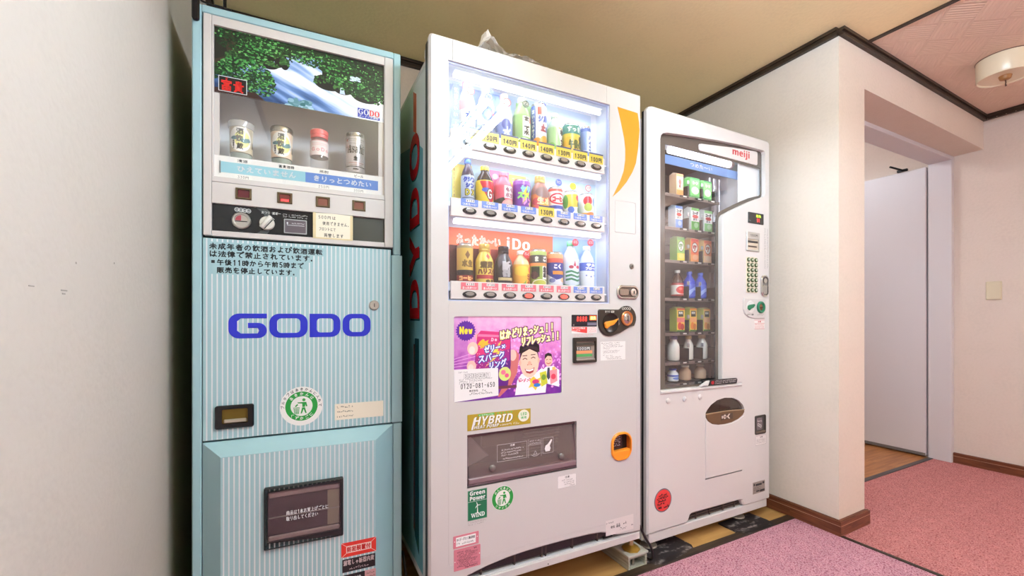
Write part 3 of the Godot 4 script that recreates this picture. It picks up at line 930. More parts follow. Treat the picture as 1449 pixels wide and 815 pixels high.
func stream_print() -> Image:   # a forest stream: dark banks, green leaves, white water
	var b := Brush.new(640, 256, rgb(12, 22, 14), self)
	var n := FastNoiseLite.new(); n.seed = 4; n.frequency = 0.012; n.fractal_octaves = 3
	var r := RandomNumberGenerator.new(); r.seed = 21
	var W := b.im.get_width()
	var H := b.im.get_height()
	# brown trunk and dark earth
	b.poly(pts([0, 0, 9, 0, 14, 34, 8, 52, 0, 56]), rgb(58, 42, 32))
	b.poly(pts([0, 0, 4, 0, 7, 40, 0, 50]), rgb(30, 30, 22))
	# water: soft streaks along the current
	for y in range(0, H, 2):
		for x in range(0, W, 2):
			var u := float(x) / W
			var v := float(y) / H
			var edge := 0.14 + 0.9 * maxf(0.0, u - 0.54) if u > 0.43 else 0.22 + (0.43 - u) * 1.15
			if u > 0.60: edge = 0.40 + 0.62 * (u - 0.60)
			edge += n.get_noise_2d(x * 1.6, y * 1.6) * 0.10
			if v < edge: continue
			var s := (u * 2.5 * 0.86 + v * 0.5) * 60.0
			var t := (-u * 2.5 * 0.42 + v * 0.9) * 420.0
			var k := n.get_noise_2d(s, t) * 0.9 + n.get_noise_2d(s * 0.5 + 300.0, t * 0.4) * 0.6
			var mid := absf(v - (0.16 + 0.72 * u))
			var w := clampf(0.98 + k * 0.50 - mid * 1.5 + clampf(u - 0.5, 0.0, 0.4) * 0.5, 0.0, 1.0)
			var col := rgb(34, 62, 104).lerp(rgb(116, 152, 212), clampf(w * 1.7, 0, 1)).lerp(rgb(226, 234, 248), clampf(w * 2.0 - 0.9, 0, 1)).lerp(rgb(252, 252, 252), clampf(w * 2.4 - 1.5, 0, 1))
			b.im.fill_rect(Rect2i(x, y, 2, 2), col)
	# dark wet rocks, with a mossy crown
	for q in [[64, 50, 9, 13], [73, 56, 6, 9], [35, 26, 3.2, 16], [29, 41, 5.5, 7], [38, 34, 2.6, 10], [88, 62, 9, 10], [10, 40, 5, 8]]:
		b.oval(q[0], q[1], q[2], q[3], rgb(16, 18, 22))
		for i in 90:
			var a := r.randf() * TAU
			var d := sqrt(r.randf())
			if sin(a) < 0.35: b.oval(q[0] + cos(a) * d * q[2], q[1] + sin(a) * d * q[3], 0.5 + r.randf() * 0.5, 0.9 + r.randf(), rgb(22, 52, 24).lerp(rgb(74, 128, 62), r.randf()))
	b.poly(pts([71.5, 54, 73.5, 53, 74.5, 64, 71, 64]), rgb(196, 214, 244))
	# a drowned green boulder under the rush
	for i in 60:
		b.oval(40 + r.randf() * 14, 88 + r.randf() * 14, 1.2 + r.randf() * 1.6, 1.5 + r.randf() * 2.0, rgb(40, 96, 98).lerp(rgb(176, 206, 226), r.randf()))
	# leaves: dense sprays, dark ones first
	for q in [[22, 6, 28, 13, 330, 0.35], [40, 9, 24, 8, 360, 0.55], [60, 16, 22, 14, 520, 0.5], [82, 24, 24, 20, 760, 0.42], [95, 46, 12, 24, 420, 0.4], [76, 40, 12, 12, 300, 0.55], [86, 55, 14, 9, 220, 0.35], [20, 26, 9, 16, 330, 0.8], [30, 16, 8, 12, 230, 0.65], [16, 62, 15, 24, 760, 0.95], [24, 74, 9, 20, 330, 0.85], [6, 66, 8, 18, 200, 0.35], [10, 12, 10, 18, 150, 0.15]]:
		for i in int(q[4]):
			var a := r.randf() * TAU
			var d := sqrt(r.randf())
			var t: float = float(i) / q[4]
			var c := rgb(6, 22, 10).lerp(rgb(28, 88, 38), t * (0.5 + 0.5 * r.randf()))
			if t > 0.6 and r.randf() < q[5] * 0.75: c = rgb(44, 128, 54).lerp(rgb(140, 200, 120), r.randf() * t)
			b.oval(q[0] + cos(a) * d * q[2], q[1] + sin(a) * d * q[3], 0.35 + r.randf() * 0.75, 0.6 + r.randf() * 1.1, c)
	for i in 40: b.oval(78 + r.randf() * 6, 30 + r.randf() * 8, 0.8, 0.9, rgb(206, 220, 240))
	b.poly(pts([0, 92, 22, 90, 27, 100, 0, 100]), rgb(58, 32, 28))
	return b.done()

func recycle_sticker(parent: Node3D, cx: float, cy: float, r: float, z: float, ring_out: float, ring_in: float, upper: String, lower: String) -> Node3D:
	var white := mat(rgb(238, 236, 232), 0.4)
	var green := mat(rgb(30, 152, 60), 0.4)
	var base := part(parent, "recycling_sticker", pl(oval(cx, cy, r, r, 40), z, z + 0.0006), white, "round white and green recycling sticker with a figure at a bin")
	var zz := z + 0.0009
	var s := ST()
	plate(s, oval(cx, cy, ring_out, ring_out, 40), z, zz, 0.0, [oval(cx, cy, ring_in, ring_in, 40)])
	# the figure and the bin
	var k := ring_in
	face(s, oval(cx + k * 0.20, cy + k * 0.62, k * 0.15, k * 0.15, 14), zz)
	face(s, pts([cx - 0.10 * k, cy + 0.40 * k, cx + 0.42 * k, cy + 0.40 * k, cx + 0.52 * k, cy - 0.05 * k, cx + 0.38 * k, cy - 0.05 * k, cx + 0.34 * k, cy + 0.18 * k, cx + 0.30 * k, cy - 0.10 * k, cx + 0.06 * k, cy - 0.10 * k, cx + 0.05 * k, cy + 0.25 * k, cx - 0.36 * k, cy + 0.30 * k, cx - 0.38 * k, cy + 0.40 * k]), zz)
	face(s, pts([cx + 0.04 * k, cy - 0.14 * k, cx + 0.30 * k, cy - 0.14 * k, cx + 0.46 * k, cy - 0.74 * k, cx + 0.34 * k, cy - 0.74 * k, cx + 0.18 * k, cy - 0.30 * k, cx + 0.02 * k, cy - 0.74 * k, cx - 0.10 * k, cy - 0.74 * k]), zz)
	face(s, pts([cx - 0.62 * k, cy + 0.02 * k, cx - 0.40 * k, cy + 0.24 * k, cx - 0.30 * k, cy + 0.14 * k, cx - 0.52 * k, cy - 0.06 * k]), zz)
	for i in 5:
		var t := i / 4.0
		ribbon(s, [Vector2(cx + (-0.72 + 0.5 * t) * k, cy - 0.12 * k), Vector2(cx + (-0.64 + 0.36 * t) * k, cy - 0.76 * k)], k * 0.045, zz)
		ribbon(s, [Vector2(cx + (-0.72 + 0.08 * t) * k, cy + (-0.12 - 0.64 * t) * k), Vector2(cx + (-0.22 - 0.06 * t) * k, cy + (-0.12 - 0.64 * t) * k)], k * 0.045, zz)
	part(base, "green_print", s, green)
	var mid := (ring_out + ring_in) / 2
	var hh := (ring_out - ring_in) * 0.72
	var w := ST()
	jarc(w, upper, Vector2(cx, cy), mid, 152, 28, hh, hh * 0.13, zz + 0.0002)
	part(base, "white_lettering", w, white)
	w = ST()
	jarc(w, lower, Vector2(cx, cy), mid, 215, 325, hh, hh * 0.13, zz + 0.0002, true)
	part(base, "white_lettering", w, white)
	return base

func build_sake_machine() -> void:
	sake = thing("liquor_vending_machine", "narrow pale teal liquor vending machine with large blue lettering, beside the left wall", "vending machine")
	var m := sake
	m.position = Vector3(-0.239, 0, -1.441)
	m.rotation_degrees = Vector3(0, -2.2, 0)
	var teal := mat(rgb(160, 194, 200), 0.42)
	var white := mat(rgb(208, 201, 196), 0.4)
	var print_white := mat(rgb(222, 224, 226), 0.45)
	var black := mat(rgb(20, 20, 22), 0.3)
	var ink := mat(rgb(38, 44, 46), 0.5)
	var steel := mat(rgb(190, 188, 182), 0.3, 0.9)
	# cabinet with an open front
	var s := ST()
	box(s, 0.003, 0.02, -0.70, 0.556, 1.827, -0.18, 0.004)
	box(s, 0.003, 0.02, -0.18, 0.02, 1.827, -0.028)
	box(s, 0.540, 0.02, -0.18, 0.556, 1.827, -0.028)
	box(s, 0.02, 1.80, -0.18, 0.540, 1.827, -0.028)
	box(s, 0.02, 0.02, -0.18, 0.540, 0.05, -0.028)
	part(m, "cabinet", s, mat(rgb(62, 150, 64), 0.45))
	part(m, "door_backing", bx(0.02, 0.05, -0.03, 0.54, 1.35, -0.02), mat(rgb(30, 36, 38), 0.7))
	for x in [0.05, 0.51]:
		for z in [-0.62, -0.1]:
			part(m, "foot", lt([[0.0, 0.0], [0.022, 0.0], [0.022, 0.012], [0.008, 0.014], [0.008, 0.022], [0.0, 0.022]], Vector3(x, -0.004, z), 14), steel)
	# front frame
	s = ST()
	box(s, 0.0, 0.02, -0.028, 0.0222, 1.83, 0.0, 0.003)
	box(s, 0.5365, 1.172, -0.028, 0.5597, 1.83, 0.0, 0.003)
	box(s, 0.0222, 1.809, -0.028, 0.5365, 1.83, 0.0, 0.002)
	box(s, 0.531, 0.628, -0.028, 0.565, 1.172, 0.0, 0.002)
	box(s, 0.536, 0.02, -0.028, 0.563, 0.6255, 0.0, 0.002)
	part(m, "front_frame", s, teal)
	# white display frame: two stiles, head, button rail, sill
	var stile := ST()
	box(stile, 0.0262, 1.1965, -0.028, 0.0450, 1.8065, 0.003, 0.0015)
	part(m, "frame_stile", stile, white)
	stile = ST()
	box(stile, 0.5088, 1.1955, -0.028, 0.5350, 1.8065, 0.003, 0.0015)
	part(m, "frame_stile", stile, white)
	s = ST()
	plate(s, pts([0.0455, 1.3465, 0.5083, 1.3465, 0.5083, 1.8065, 0.0455, 1.8065]), -0.012, 0.002, 0.001, [pts([0.0502, 1.361, 0.5072, 1.361, 0.5072, 1.7805, 0.0502, 1.7805])])
	part(m, "window_frame", s, white)
	part(m, "button_rail", bx(0.0455, 1.2868, -0.028, 0.5083, 1.3457, 0.002, 0.001), white)
	part(m, "sill_rail", bx(0.0455, 1.1955, -0.028, 0.5083, 1.2105, 0.002, 0.001), white)
	# printed picture
	var pic := part(m, "stream_picture", sheet(0.0504, 1.5975, 0.5072, 1.7803, -0.008, 0.002), print_mat(stream_print(), 0.3), "printed picture of a white forest stream between green banks")
	var red := mat(rgb(226, 40, 34), 0.45)
	s = ST()
	box(s, 0.0601, 1.604, -0.006, 0.1285, 1.6466, -0.0055)
	var seal := part(pic, "seal_panel", s, mat(rgb(24, 16, 14), 0.4), "black panel with red brush lettering")
	s = ST()
	for r in [[0.0601, 1.604, 0.1285, 1.6055], [0.0601, 1.645, 0.1285, 1.6466], [0.0601, 1.604, 0.0615, 1.6466], [0.1270, 1.604, 0.1285, 1.6466]]:
		box(s, r[0], r[1], -0.0057, r[2], r[3], -0.0051)
	part(seal, "border", s, print_white)
	s = ST()
	jtext(s, "富貴", 0.066, 1.607, 0.124, 0.031, 0.0042, -0.0050)
	jtext(s, "ふうき".substr(0, 0) + "の", 0.076, 1.639, 0.083, 0.005, 0.0009, -0.0050)
	part(seal, "lettering", s, red)
	s = ST()
	box(s, 0.4275, 1.6018, -0.006, 0.4945, 1.631, -0.0055)
	var logo := part(pic, "logo_panel", s, mat(rgb(40, 52, 168), 0.4), "small blue logo panel")
	latin(logo, "lettering", "GO", "Droid Serif|b", 0.4295, 1.6115, 0.4605, 1.6290, -0.0055, print_white)
	part(logo, "lettering_ground", bx(0.4612, 1.6095, -0.0056, 0.4940, 1.6305, -0.0053), print_white)
	latin(logo, "lettering", "DO", "Droid Serif|b", 0.4622, 1.6115, 0.4932, 1.6290, -0.0053, red)
	s = ST()
	jtext(s, "ゴードーの焼酎", 0.430, 1.6032, 0.492, 0.0062, 0.0010, -0.0053)
	part(logo, "lettering", s, print_white)
	# showcase
	var liner := mat(rgb(236, 232, 230), 0.5)
	s = ST()
	box(s, 0.0300, 1.36, -0.152, 0.5250, 1.78, -0.148)
	box(s, 0.0300, 1.36, -0.148, 0.0400, 1.78, -0.012)
	box(s, 0.5150, 1.36, -0.148, 0.5250, 1.78, -0.012)
	box(s, 0.0400, 1.412, -0.148, 0.5150, 1.4235, -0.012, 0.001)
	box(s, 0.0400, 1.772, -0.148, 0.5150, 1.782, -0.012)
	part(m, "showcase", s, liner)
	s = ST()
	box(s, 0.0502, 1.4235, -0.012, 0.0622, 1.5975, -0.007)
	part(m, "showcase_edge", s, white)
	s = ST()
	box(s, 0.4905, 1.4235, -0.012, 0.5072, 1.5975, -0.007)
	part(m, "showcase_edge", s, white)
	part(m, "price_strip", bx(0.0502, 1.361, -0.012, 0.5072, 1.4235, -0.007), mat(rgb(240, 236, 230), 0.4))
	var cold := part(m, "price_band", bx(0.0657, 1.3771, -0.007, 0.2791, 1.4072, -0.0064), mat(rgb(150, 205, 216), 0.4), "light blue band with white lettering")
	s = ST(); jtext(s, "ひえていません", 0.104, 1.3835, 0.256, 0.018, 0.0026, -0.0062)
	part(cold, "lettering", s, print_white)
	var chilled := part(m, "price_band", bx(0.2791, 1.3768, -0.007, 0.4894, 1.4070, -0.0064), mat(rgb(84, 132, 204), 0.4), "mid blue band with white lettering")
	s = ST(); jtext(s, "きりっとつめたい", 0.300, 1.3835, 0.472, 0.018, 0.0026, -0.0062)
	part(chilled, "lettering", s, print_white)
	part(m, "shelf_clip", bx(0.0625, 1.3740, -0.0066, 0.0655, 1.4085, -0.004, 0.0008), mat(rgb(150, 150, 150), 0.3, 0.7))
	for q in [["清酒", 0.105, 1.4105, 0.131, 1], ["富貴辛".substr(0, 2) + "酒器", 0.208, 1.4105, 0.250, 1], ["焼酎", 0.317, 1.4105, 0.345, 1], ["ヒール".replace("ヒ", "ビ"), 0.417, 1.4105, 0.445, 1], ["330円", 0.105, 1.3645, 0.134, 0], ["250円", 0.314, 1.3645, 0.346, 0], ["300円", 0.415, 1.3645, 0.446, 0]]:
		var tag := part(m, "price_card", bx(q[1] - 0.007, q[2] - 0.0025, -0.007, q[3] + 0.007, q[2] + 0.0115, -0.0066), mat(rgb(244, 240, 232), 0.45))
		s = ST(); jtext(s, q[0], q[1], q[2], q[3], 0.0085, 0.0011 if q[4] else 0.0007, -0.0064)
		part(tag, "lettering", s, ink)
	part(m, "showcase_glass", bx(0.0504, 1.3612, -0.004, 0.5070, 1.5973, -0.002), glass_mat(Color(0.96, 0.98, 0.98), 0.01), "clear glass pane")
	# four push buttons
	var bronze := mat(rgb(116, 100, 74), 0.35, 0.7)
	for i in 4:
		var u: float = [0.1214, 0.2248, 0.3272, 0.4305][i]
		var rim := ST()
		plate(rim, pts([u - 0.0195, 1.3040, u + 0.0195, 1.3040, u + 0.0195, 1.3355, u - 0.0195, 1.3355]), 0.002, 0.0065, 0.002, [pts([u - 0.0145, 1.3085, u + 0.0145, 1.3085, u + 0.0145, 1.3310, u - 0.0145, 1.3310])])
		var b := part(m, "push_button", rim, bronze)
		part(b, "button_cap", bx(u - 0.0145, 1.3085, 0.0005, u + 0.0145, 1.3310, 0.0030, 0.001), mat([rgb(96, 20, 28), rgb(126, 62, 54), rgb(140, 92, 78), rgb(140, 92, 78)][i], 0.15))
		if i == 1:
			part(b, "sold_out_light", bx(u - 0.010, 1.3100, 0.0029, u + 0.010, 1.3160, 0.0034, 0.0003), glow(rgb(255, 60, 60), 1.5))
	# coin panel
	var coin := part(m, "coin_panel", bx(0.0460, 1.2108, -0.02, 0.4125, 1.2865, -0.006, 0.001), mat(rgb(22, 24, 26), 0.22), "glossy black coin panel")
	s = ST()
	plate(s, pts([0.150, 1.2866, 0.176, 1.2866, 0.184, 1.279, 0.190, 1.248, 0.184, 1.219, 0.176, 1.2108, 0.150, 1.2108, 0.170, 1.225, 0.176, 1.248, 0.170, 1.270]), -0.006, -0.0054)
	part(coin, "grey_panel", s, mat(rgb(74, 78, 78), 0.35))
	var slot := part(coin, "coin_slot", lt([[0.0, 0.0], [0.0235, 0.0], [0.0235, 0.007], [0.0205, 0.010], [0.0175, 0.010], [0.0165, 0.0075], [0.0, 0.0065]], Vector3(0.1151, 1.2442, -0.006), 28, 1.0, OUT), steel, "round steel coin slot")
	part(slot, "slit", bx(0.1005, 1.2405, 0.0008, 0.1300, 1.2430, 0.0018, 0.0004), black)
	part(slot, "coin_flap", pl(pts([0.100, 1.244, 0.115, 1.244, 0.115, 1.2595, 0.104, 1.2565]), 0.0008, 0.0014), mat(rgb(170, 70, 82), 0.4))
	s = ST()
	for i in 4:
		plate(s, oval(0.104 + i * 0.0095, 1.2755 - i * 0.0005, 0.0062, 0.0062, 16), -0.006, -0.0053 + i * 0.0001, 0.0, [oval(0.104 + i * 0.0095, 1.2755 - i * 0.0005, 0.0046, 0.0046, 16)])
		ribbon(s, [Vector2(0.101 + i * 0.0095, 1.2765 - i * 0.0005), Vector2(0.107 + i * 0.0095, 1.2765 - i * 0.0005)], 0.0014, -0.0050)
		ribbon(s, [Vector2(0.101 + i * 0.0095, 1.2735 - i * 0.0005), Vector2(0.107 + i * 0.0095, 1.2735 - i * 0.0005)], 0.0014, -0.0050)
	part(coin, "coin_print", s, mat(rgb(206, 206, 204), 0.4))
	var knob := part(coin, "return_knob", lt([[0.0, 0.0], [0.0195, 0.0], [0.0190, 0.009], [0.0175, 0.011], [0.0, 0.011]], Vector3(0.1786, 1.2427, -0.006), 28, 1.0, OUT), mat(rgb(212, 206, 196), 0.4), "cream coin return knob")
	var grip := ST()
	var gb := Basis(Vector3.BACK, deg_to_rad(52))
	var gs := ST()
	box(gs, -0.021, -0.0055, 0.0, 0.021, 0.0055, 0.010, 0.002)
	gs.generate_normals()
	grip.append_from(gs.commit(), 0, Transform3D(gb, Vector3(0.1766, 1.2447, 0.004)))
	part(knob, "grip", grip, mat(rgb(216, 210, 200), 0.4))
	s = ST()
	var gl := ST(); box(gl, -0.017, -0.0012, 0, 0.017, 0.0012, 0.0004)
	s.append_from(gl.commit(), 0, Transform3D(gb, Vector3(0.1830, 1.2390, 0.0052)))
	part(knob, "groove", s, black)
	s = ST()
	jtext(s, "おつり・返却ー", 0.164, 1.2700, 0.215, 0.0080, 0.0010, -0.0053)
	for k in 2: scribble(s, 0.219, 1.2715 - 0.006 * k, 0.287, 0.0040, 0.0006, -0.0053, k)
	ribbon(s, [Vector2(0.181, 1.266), Vector2(0.190, 1.262), Vector2(0.197, 1.256)], 0.0012, -0.0053)
	part(coin, "lettering", s, mat(rgb(214, 214, 210), 0.4))
	var bill := part(coin, "bill_window", pl(rrect(0.2217, 1.2185, 0.2829, 1.2610, 0.002), -0.006, -0.004, 0.0008, [rrect(0.2245, 1.2213, 0.2801, 1.2582, 0.0015)]), mat(rgb(168, 170, 168), 0.35))
	part(bill, "bill_plate", bx(0.2245, 1.2213, -0.006, 0.2801, 1.2582, -0.005), mat(rgb(96, 86, 92), 0.3))
	s = ST()
	ribbon(s, [Vector2(0.231, 1.250), Vector2(0.231, 1.243), Vector2(0.238, 1.243), Vector2(0.276, 1.243)], 0.0012, -0.0047)
	face(s, oval(0.231, 1.2490, 0.0022, 0.0030, 10), -0.0047)
	scribble(s, 0.243, 1.2475, 0.276, 0.0035, 0.0007, -0.0047, 7)
	part(bill, "lettering", s, print_white)
	part(m, "blank_panel", bx(0.4130, 1.2108, -0.02, 0.5080, 1.2862, -0.007, 0.001), mat(rgb(66, 66, 56), 0.35), "dark olive blank panel")
	# handwritten note, taped on
	var note := part(m, "paper_note", pl(pts([0.3018, 1.2111, 0.345, 1.2088, 0.410, 1.2095, 0.4108, 1.250, 0.4098, 1.2855, 0.352, 1.2870, 0.3020, 1.2850]), 0.0022, 0.0028), mat(rgb(238, 228, 206), 0.6), "taped cream note with handwriting")
	s = ST()
	jtext(s, "500円は", 0.314, 1.2685, 0.366, 0.0105, 0.0011, 0.0030, 0.78)
	jtext(s, "使用できません。", 0.326, 1.2500, 0.404, 0.0115, 0.0011, 0.0030, 0.82)
	jtext(s, "フロントにて", 0.316, 1.2330, 0.364, 0.0105, 0.0011, 0.0030, 0.8)
	jtext(s, "両替します", 0.330, 1.2140, 0.387, 0.0120, 0.0012, 0.0030, 0.85)
	part(note, "handwriting", s, mat(rgb(44, 40, 36), 0.6))
	s = ST()
	box(s, 0.2995, 1.209, 0.0028, 0.3075, 1.2865, 0.0030)
	box(s, 0.4050, 1.209, 0.0028, 0.4125, 1.2865, 0.0030)
	box(s, 0.302, 1.2082, 0.0028, 0.410, 1.2125, 0.0030)
	var tape := mat(rgb(222, 204, 158), 0.35)
	part(note, "tape", s, tape)
	# middle panel with white pin stripes
	var mid := part(m, "middle_panel", bx(0.0245, 0.6290, -0.028, 0.5290, 1.1890, 0.0, 0.0015), teal)
	s = ST()
	var n := 0
	var u := 0.0322
	while u < 0.524:
		var stop := 0.0
		if u > 0.036 and u < 0.331: stop = 1.155
		if u > 0.036 and u < 0.300: stop = 1.134
		if u > 0.036 and u < 0.278: stop = 1.113
		if u > 0.036 and u < 0.252: stop = 1.090
		var spans := [[0.630, 1.188]] if stop == 0.0 else [[0.630, stop], [1.180, 1.188]]
		for q in spans:
			quad(s, Vector3(u, q[0], 0.0003), Vector3(u + 0.0034, q[0], 0.0003), Vector3(u + 0.0034, q[1], 0.0003), Vector3(u, q[1], 0.0003))
		u += 0.0122
		n += 1
	part(mid, "stripe_print", s, print_white, "white vertical pin stripes")
	s = ST()
	jtext(s, "未成年者の飲酒および飲酒運転", 0.0393, 1.1585, 0.3272, 0.0182, 0.0026, 0.0006)
	jtext(s, "は法律で禁止されています。", 0.0393, 1.1375, 0.3060, 0.0182, 0.0026, 0.0006)
	jtext(s, "午後11時から午前5時まで", 0.0573, 1.1150, 0.2760, 0.0170, 0.0024, 0.0006)
	jtext(s, "販売を停止しています。", 0.0573, 1.0935, 0.2570, 0.0170, 0.0024, 0.0006)
	box(s, 0.0445, 1.1205, 0.0003, 0.0525, 1.1285, 0.0006)
	part(mid, "notice_lettering", s, ink, "dark Japanese notice in four lines")
	# the wordmark
	var blue := mat(rgb(36, 46, 190), 0.35)
	s = ST()
	var gx := [0.0845, 0.1850, 0.2905, 0.3830]
	var ge := [0.1785, 0.2850, 0.3765, 0.4655]
	var lo := 0.9105
	var hi := 0.9808
	var bar := 0.0135
	for i in 4:
		var a: float = gx[i]
		var b: float = ge[i]
		if i == 1 or i == 3:
			plate(s, rrect(a, lo, b, hi, 0.026, 8), 0.0, 0.0012, 0.0, [rrect(a + 0.0195, lo + bar, b - 0.0195, hi - bar, 0.012, 6)])
		elif i == 2:
			var o := pts([a, lo, b - 0.026, lo])
			for k in 9: o.append(Vector2(b - 0.026, lo + 0.026) + Vector2(cos(-PI / 2 + PI / 2 * k / 8), sin(-PI / 2 + PI / 2 * k / 8)) * 0.026)
			for k in 9: o.append(Vector2(b - 0.026, hi - 0.026) + Vector2(cos(PI / 2 * k / 8), sin(PI / 2 * k / 8)) * 0.026)
			o.append(Vector2(a, hi))
			plate(s, o, 0.0, 0.0012, 0.0, [rrect(a + 0.0195, lo + bar, b - 0.0195, hi - bar, 0.011, 6)])
		else:
			var o := PackedVector2Array()
			for q in [[a, hi - 0.0], [b, hi], [b, hi - bar]]: pass
			o.append(Vector2(b, hi)); 
			for k in 9: o.append(Vector2(a + 0.026, hi - 0.026) + Vector2(cos(PI / 2 + PI / 2 * k / 8), sin(PI / 2 + PI / 2 * k / 8)) * 0.026)
			for k in 9: o.append(Vector2(a + 0.026, lo + 0.026) + Vector2(cos(PI + PI / 2 * k / 8), sin(PI + PI / 2 * k / 8)) * 0.026)
			for k in 9: o.append(Vector2(b - 0.022, lo + 0.022) + Vector2(cos(-PI / 2 + PI / 2 * k / 8), sin(-PI / 2 + PI / 2 * k / 8)) * 0.022)
			for k in 9: o.append(Vector2(b - 0.022, lo + 0.0215) + Vector2(cos(PI / 2 * k / 8), sin(PI / 2 * k / 8)) * 0.022)
			o.append(Vector2(a + 0.047, lo + 0.0435)); o.append(Vector2(a + 0.047, lo + 0.029)); o.append(Vector2(b - 0.023, lo + 0.029)); o.append(Vector2(b - 0.019, lo + 0.0215)); o.append(Vector2(b - 0.023, lo + bar))
			o.append(Vector2(a + 0.030, lo + bar)); o.append(Vector2(a + 0.0205, lo + 0.022)); o.append(Vector2(a + 0.0205, hi - 0.022)); o.append(Vector2(a + 0.030, hi - bar)); o.append(Vector2(b, hi - bar))
			plate(s, o, 0.0, 0.0012)
	part(mid, "wordmark", s, blue, "large blue rounded lettering")
	var lock := part(mid, "key_lock", lt([[0.0, 0.0], [0.0155, 0.0], [0.0155, 0.004], [0.0135, 0.006], [0.0085, 0.006], [0.0080, 0.0048], [0.0, 0.0048]], Vector3(0.4766, 1.0086, 0.0), 26, 1.0, OUT), steel)
	part(lock, "keyhole", pl(pts([0.4758, 1.003, 0.4782, 1.003, 0.4782, 1.014, 0.4758, 1.014]), 0.004, 0.0052), black)
	# coin return cup, sticker, contact label
	var cup := part(mid, "coin_return", pl(rrect(0.0534, 0.6590, 0.1467, 0.7240, 0.006), 0.0, 0.009, 0.003, [rrect(0.0700, 0.6730, 0.1320, 0.7135, 0.004)]), mat(rgb(18, 18, 20), 0.25), "black framed coin return cup")
	part(cup, "cup", bx(0.0700, 0.6730, 0.0003, 0.1320, 0.7135, 0.0012), mat(rgb(120, 100, 40), 0.3, 0.6))
	part(cup, "cup_lip", bx(0.0740, 0.6745, 0.001, 0.1290, 0.6850, 0.0060, 0.002), mat(rgb(186, 178, 160), 0.3, 0.5))
	var st := recycle_sticker(mid, 0.2690, 0.7055, 0.0578, 0.0004, 0.0435, 0.0295, "あきかんは", "くずかごに")
	s = ST()
	jarc(s, "プルタブはあきかんに入れて", Vector2(0.2690, 0.7055), 0.0505, 188, -8, 0.0092, 0.0011, 0.0013)
	part(st, "black_lettering", s, ink)
	var label := part(mid, "contact_label", bx(0.3603, 0.6535, 0.0, 0.5050, 0.7030, 0.0008), mat(rgb(238, 226, 206), 0.5), "blank cream contact label")
	s = ST()
	for k in 3: scribble(s, 0.367, 0.6905 - 0.0145 * k, 0.414, 0.0055, 0.0008, 0.0010, 20 + k)
	part(label, "lettering", s, ink)
	# lower panel: a shallow pyramid frustum
	s = ST()
	var p0 := pts([0.0245, 0.03, 0.5340, 0.03, 0.5340, 0.6240, 0.0245, 0.6240])
	var zf := 0.034
	var c0 := near_uv(m, 0.0661, 0.5790, zf)
	var c1 := near_uv(m, 0.4813, 0.5790, zf)
	var p1 := pts([c0.x, 0.075, c1.x, 0.075, c1.x, c1.y, c0.x, c0.y])
	walls(s, p0, p0, -0.028, 0.0)
	walls(s, p0, p1, 0.0, zf)
	face(s, p1, zf)
	face(s, p0, -0.028, [], false)
	var low := part(m, "lower_panel", s, teal)
	s = ST()
	u = c0.x + 0.005
	while u < c1.x - 0.004:
		quad(s, Vector3(u, 0.078, zf + 0.0003), Vector3(u + 0.0034, 0.078, zf + 0.0003), Vector3(u + 0.0034, c0.y - 0.001, zf + 0.0003), Vector3(u, c0.y - 0.001, zf + 0.0003))
		u += 0.0122
	part(low, "stripe_print", s, print_white, "white vertical pin stripes")
	# delivery hatch
	var zb := zf + 0.012
	var a0 := near_uv(m, 0.1705, 0.2930, zb)
	var a1 := near_uv(m, 0.3853, 0.4740, zb)
	var g0 := near_uv(m, 0.1800, 0.3080, zb)
	var g1 := near_uv(m, 0.3765, 0.4600, zb)
	var hatch := part(low, "delivery_hatch", pl(rrect(a0.x, a0.y, a1.x, a1.y, 0.004), zf, zb, 0.004, [pts([g0.x, g0.y + 0.006, g1.x, g0.y + 0.006, g1.x, g1.y, g0.x, g1.y])]), mat(rgb(26, 28, 30), 0.35), "black framed delivery hatch")
	part(hatch, "hatch_pocket", bx(g0.x, g0.y + 0.006, zf + 0.0004, g1.x, g1.y, zf + 0.0012), mat(rgb(16, 15, 17), 0.2))
	s = ST()
	box(s, g0.x + 0.002, g1.y - 0.018, zf + 0.001, g1.x - 0.002, g1.y - 0.002, zf + 0.008, 0.003)
	part(hatch, "flap_rail", s, mat(rgb(132, 112, 108), 0.3))
	s = ST()
	box(s, g0.x + 0.002, g0.y + 0.008, zf + 0.001, g1.x - 0.002, g0.y + 0.022, zf + 0.008, 0.003)
	part(hatch, "flap_rail", s, mat(rgb(132, 112, 108), 0.3))
	part(hatch, "flap_shelf", bx(g0.x + 0.002, g0.y + 0.070, zf + 0.001, g1.x - 0.002, g0.y + 0.073, zf + 0.003), mat(rgb(120, 116, 110), 0.3))
	part(hatch, "flap_part", bx(g0.x + 0.155, g0.y + 0.024, zf + 0.001, g1.x - 0.003, g1.y - 0.020, zf + 0.0018), mat(rgb(120, 110, 90), 0.4))
	part(hatch, "flap_glass", bx(g0.x + 0.001, g0.y + 0.007, zf + 0.0085, g1.x - 0.001, g1.y - 0.001, zf + 0.0100), glass_mat(Color(0.6, 0.57, 0.55), 0.05, 0.04))
	s = ST()
	var tx := near_uv(m, 0.228, 0.386, zb)
	jtext(s, "商品は1本お買上げごとに", tx.x, tx.y, tx.x + 0.112, 0.0125, 0.0014, zf + 0.0104)
	jtext(s, "取り出してください", tx.x, tx.y - 0.0165, tx.x + 0.084, 0.0125, 0.0014, zf + 0.0104)
	part(hatch, "lettering", s, print_white)
	# maker's stickers
	var r0 := near_uv(m, 0.379, 0.2255, zf)
	var st_red := part(low, "warning_sticker", bx(r0.x, r0.y, zf, r0.x + 0.101, r0.y + 0.0435, zf + 0.0006), mat(rgb(226, 52, 40), 0.4), "red sticker with white inset and red lettering")
	s = ST()
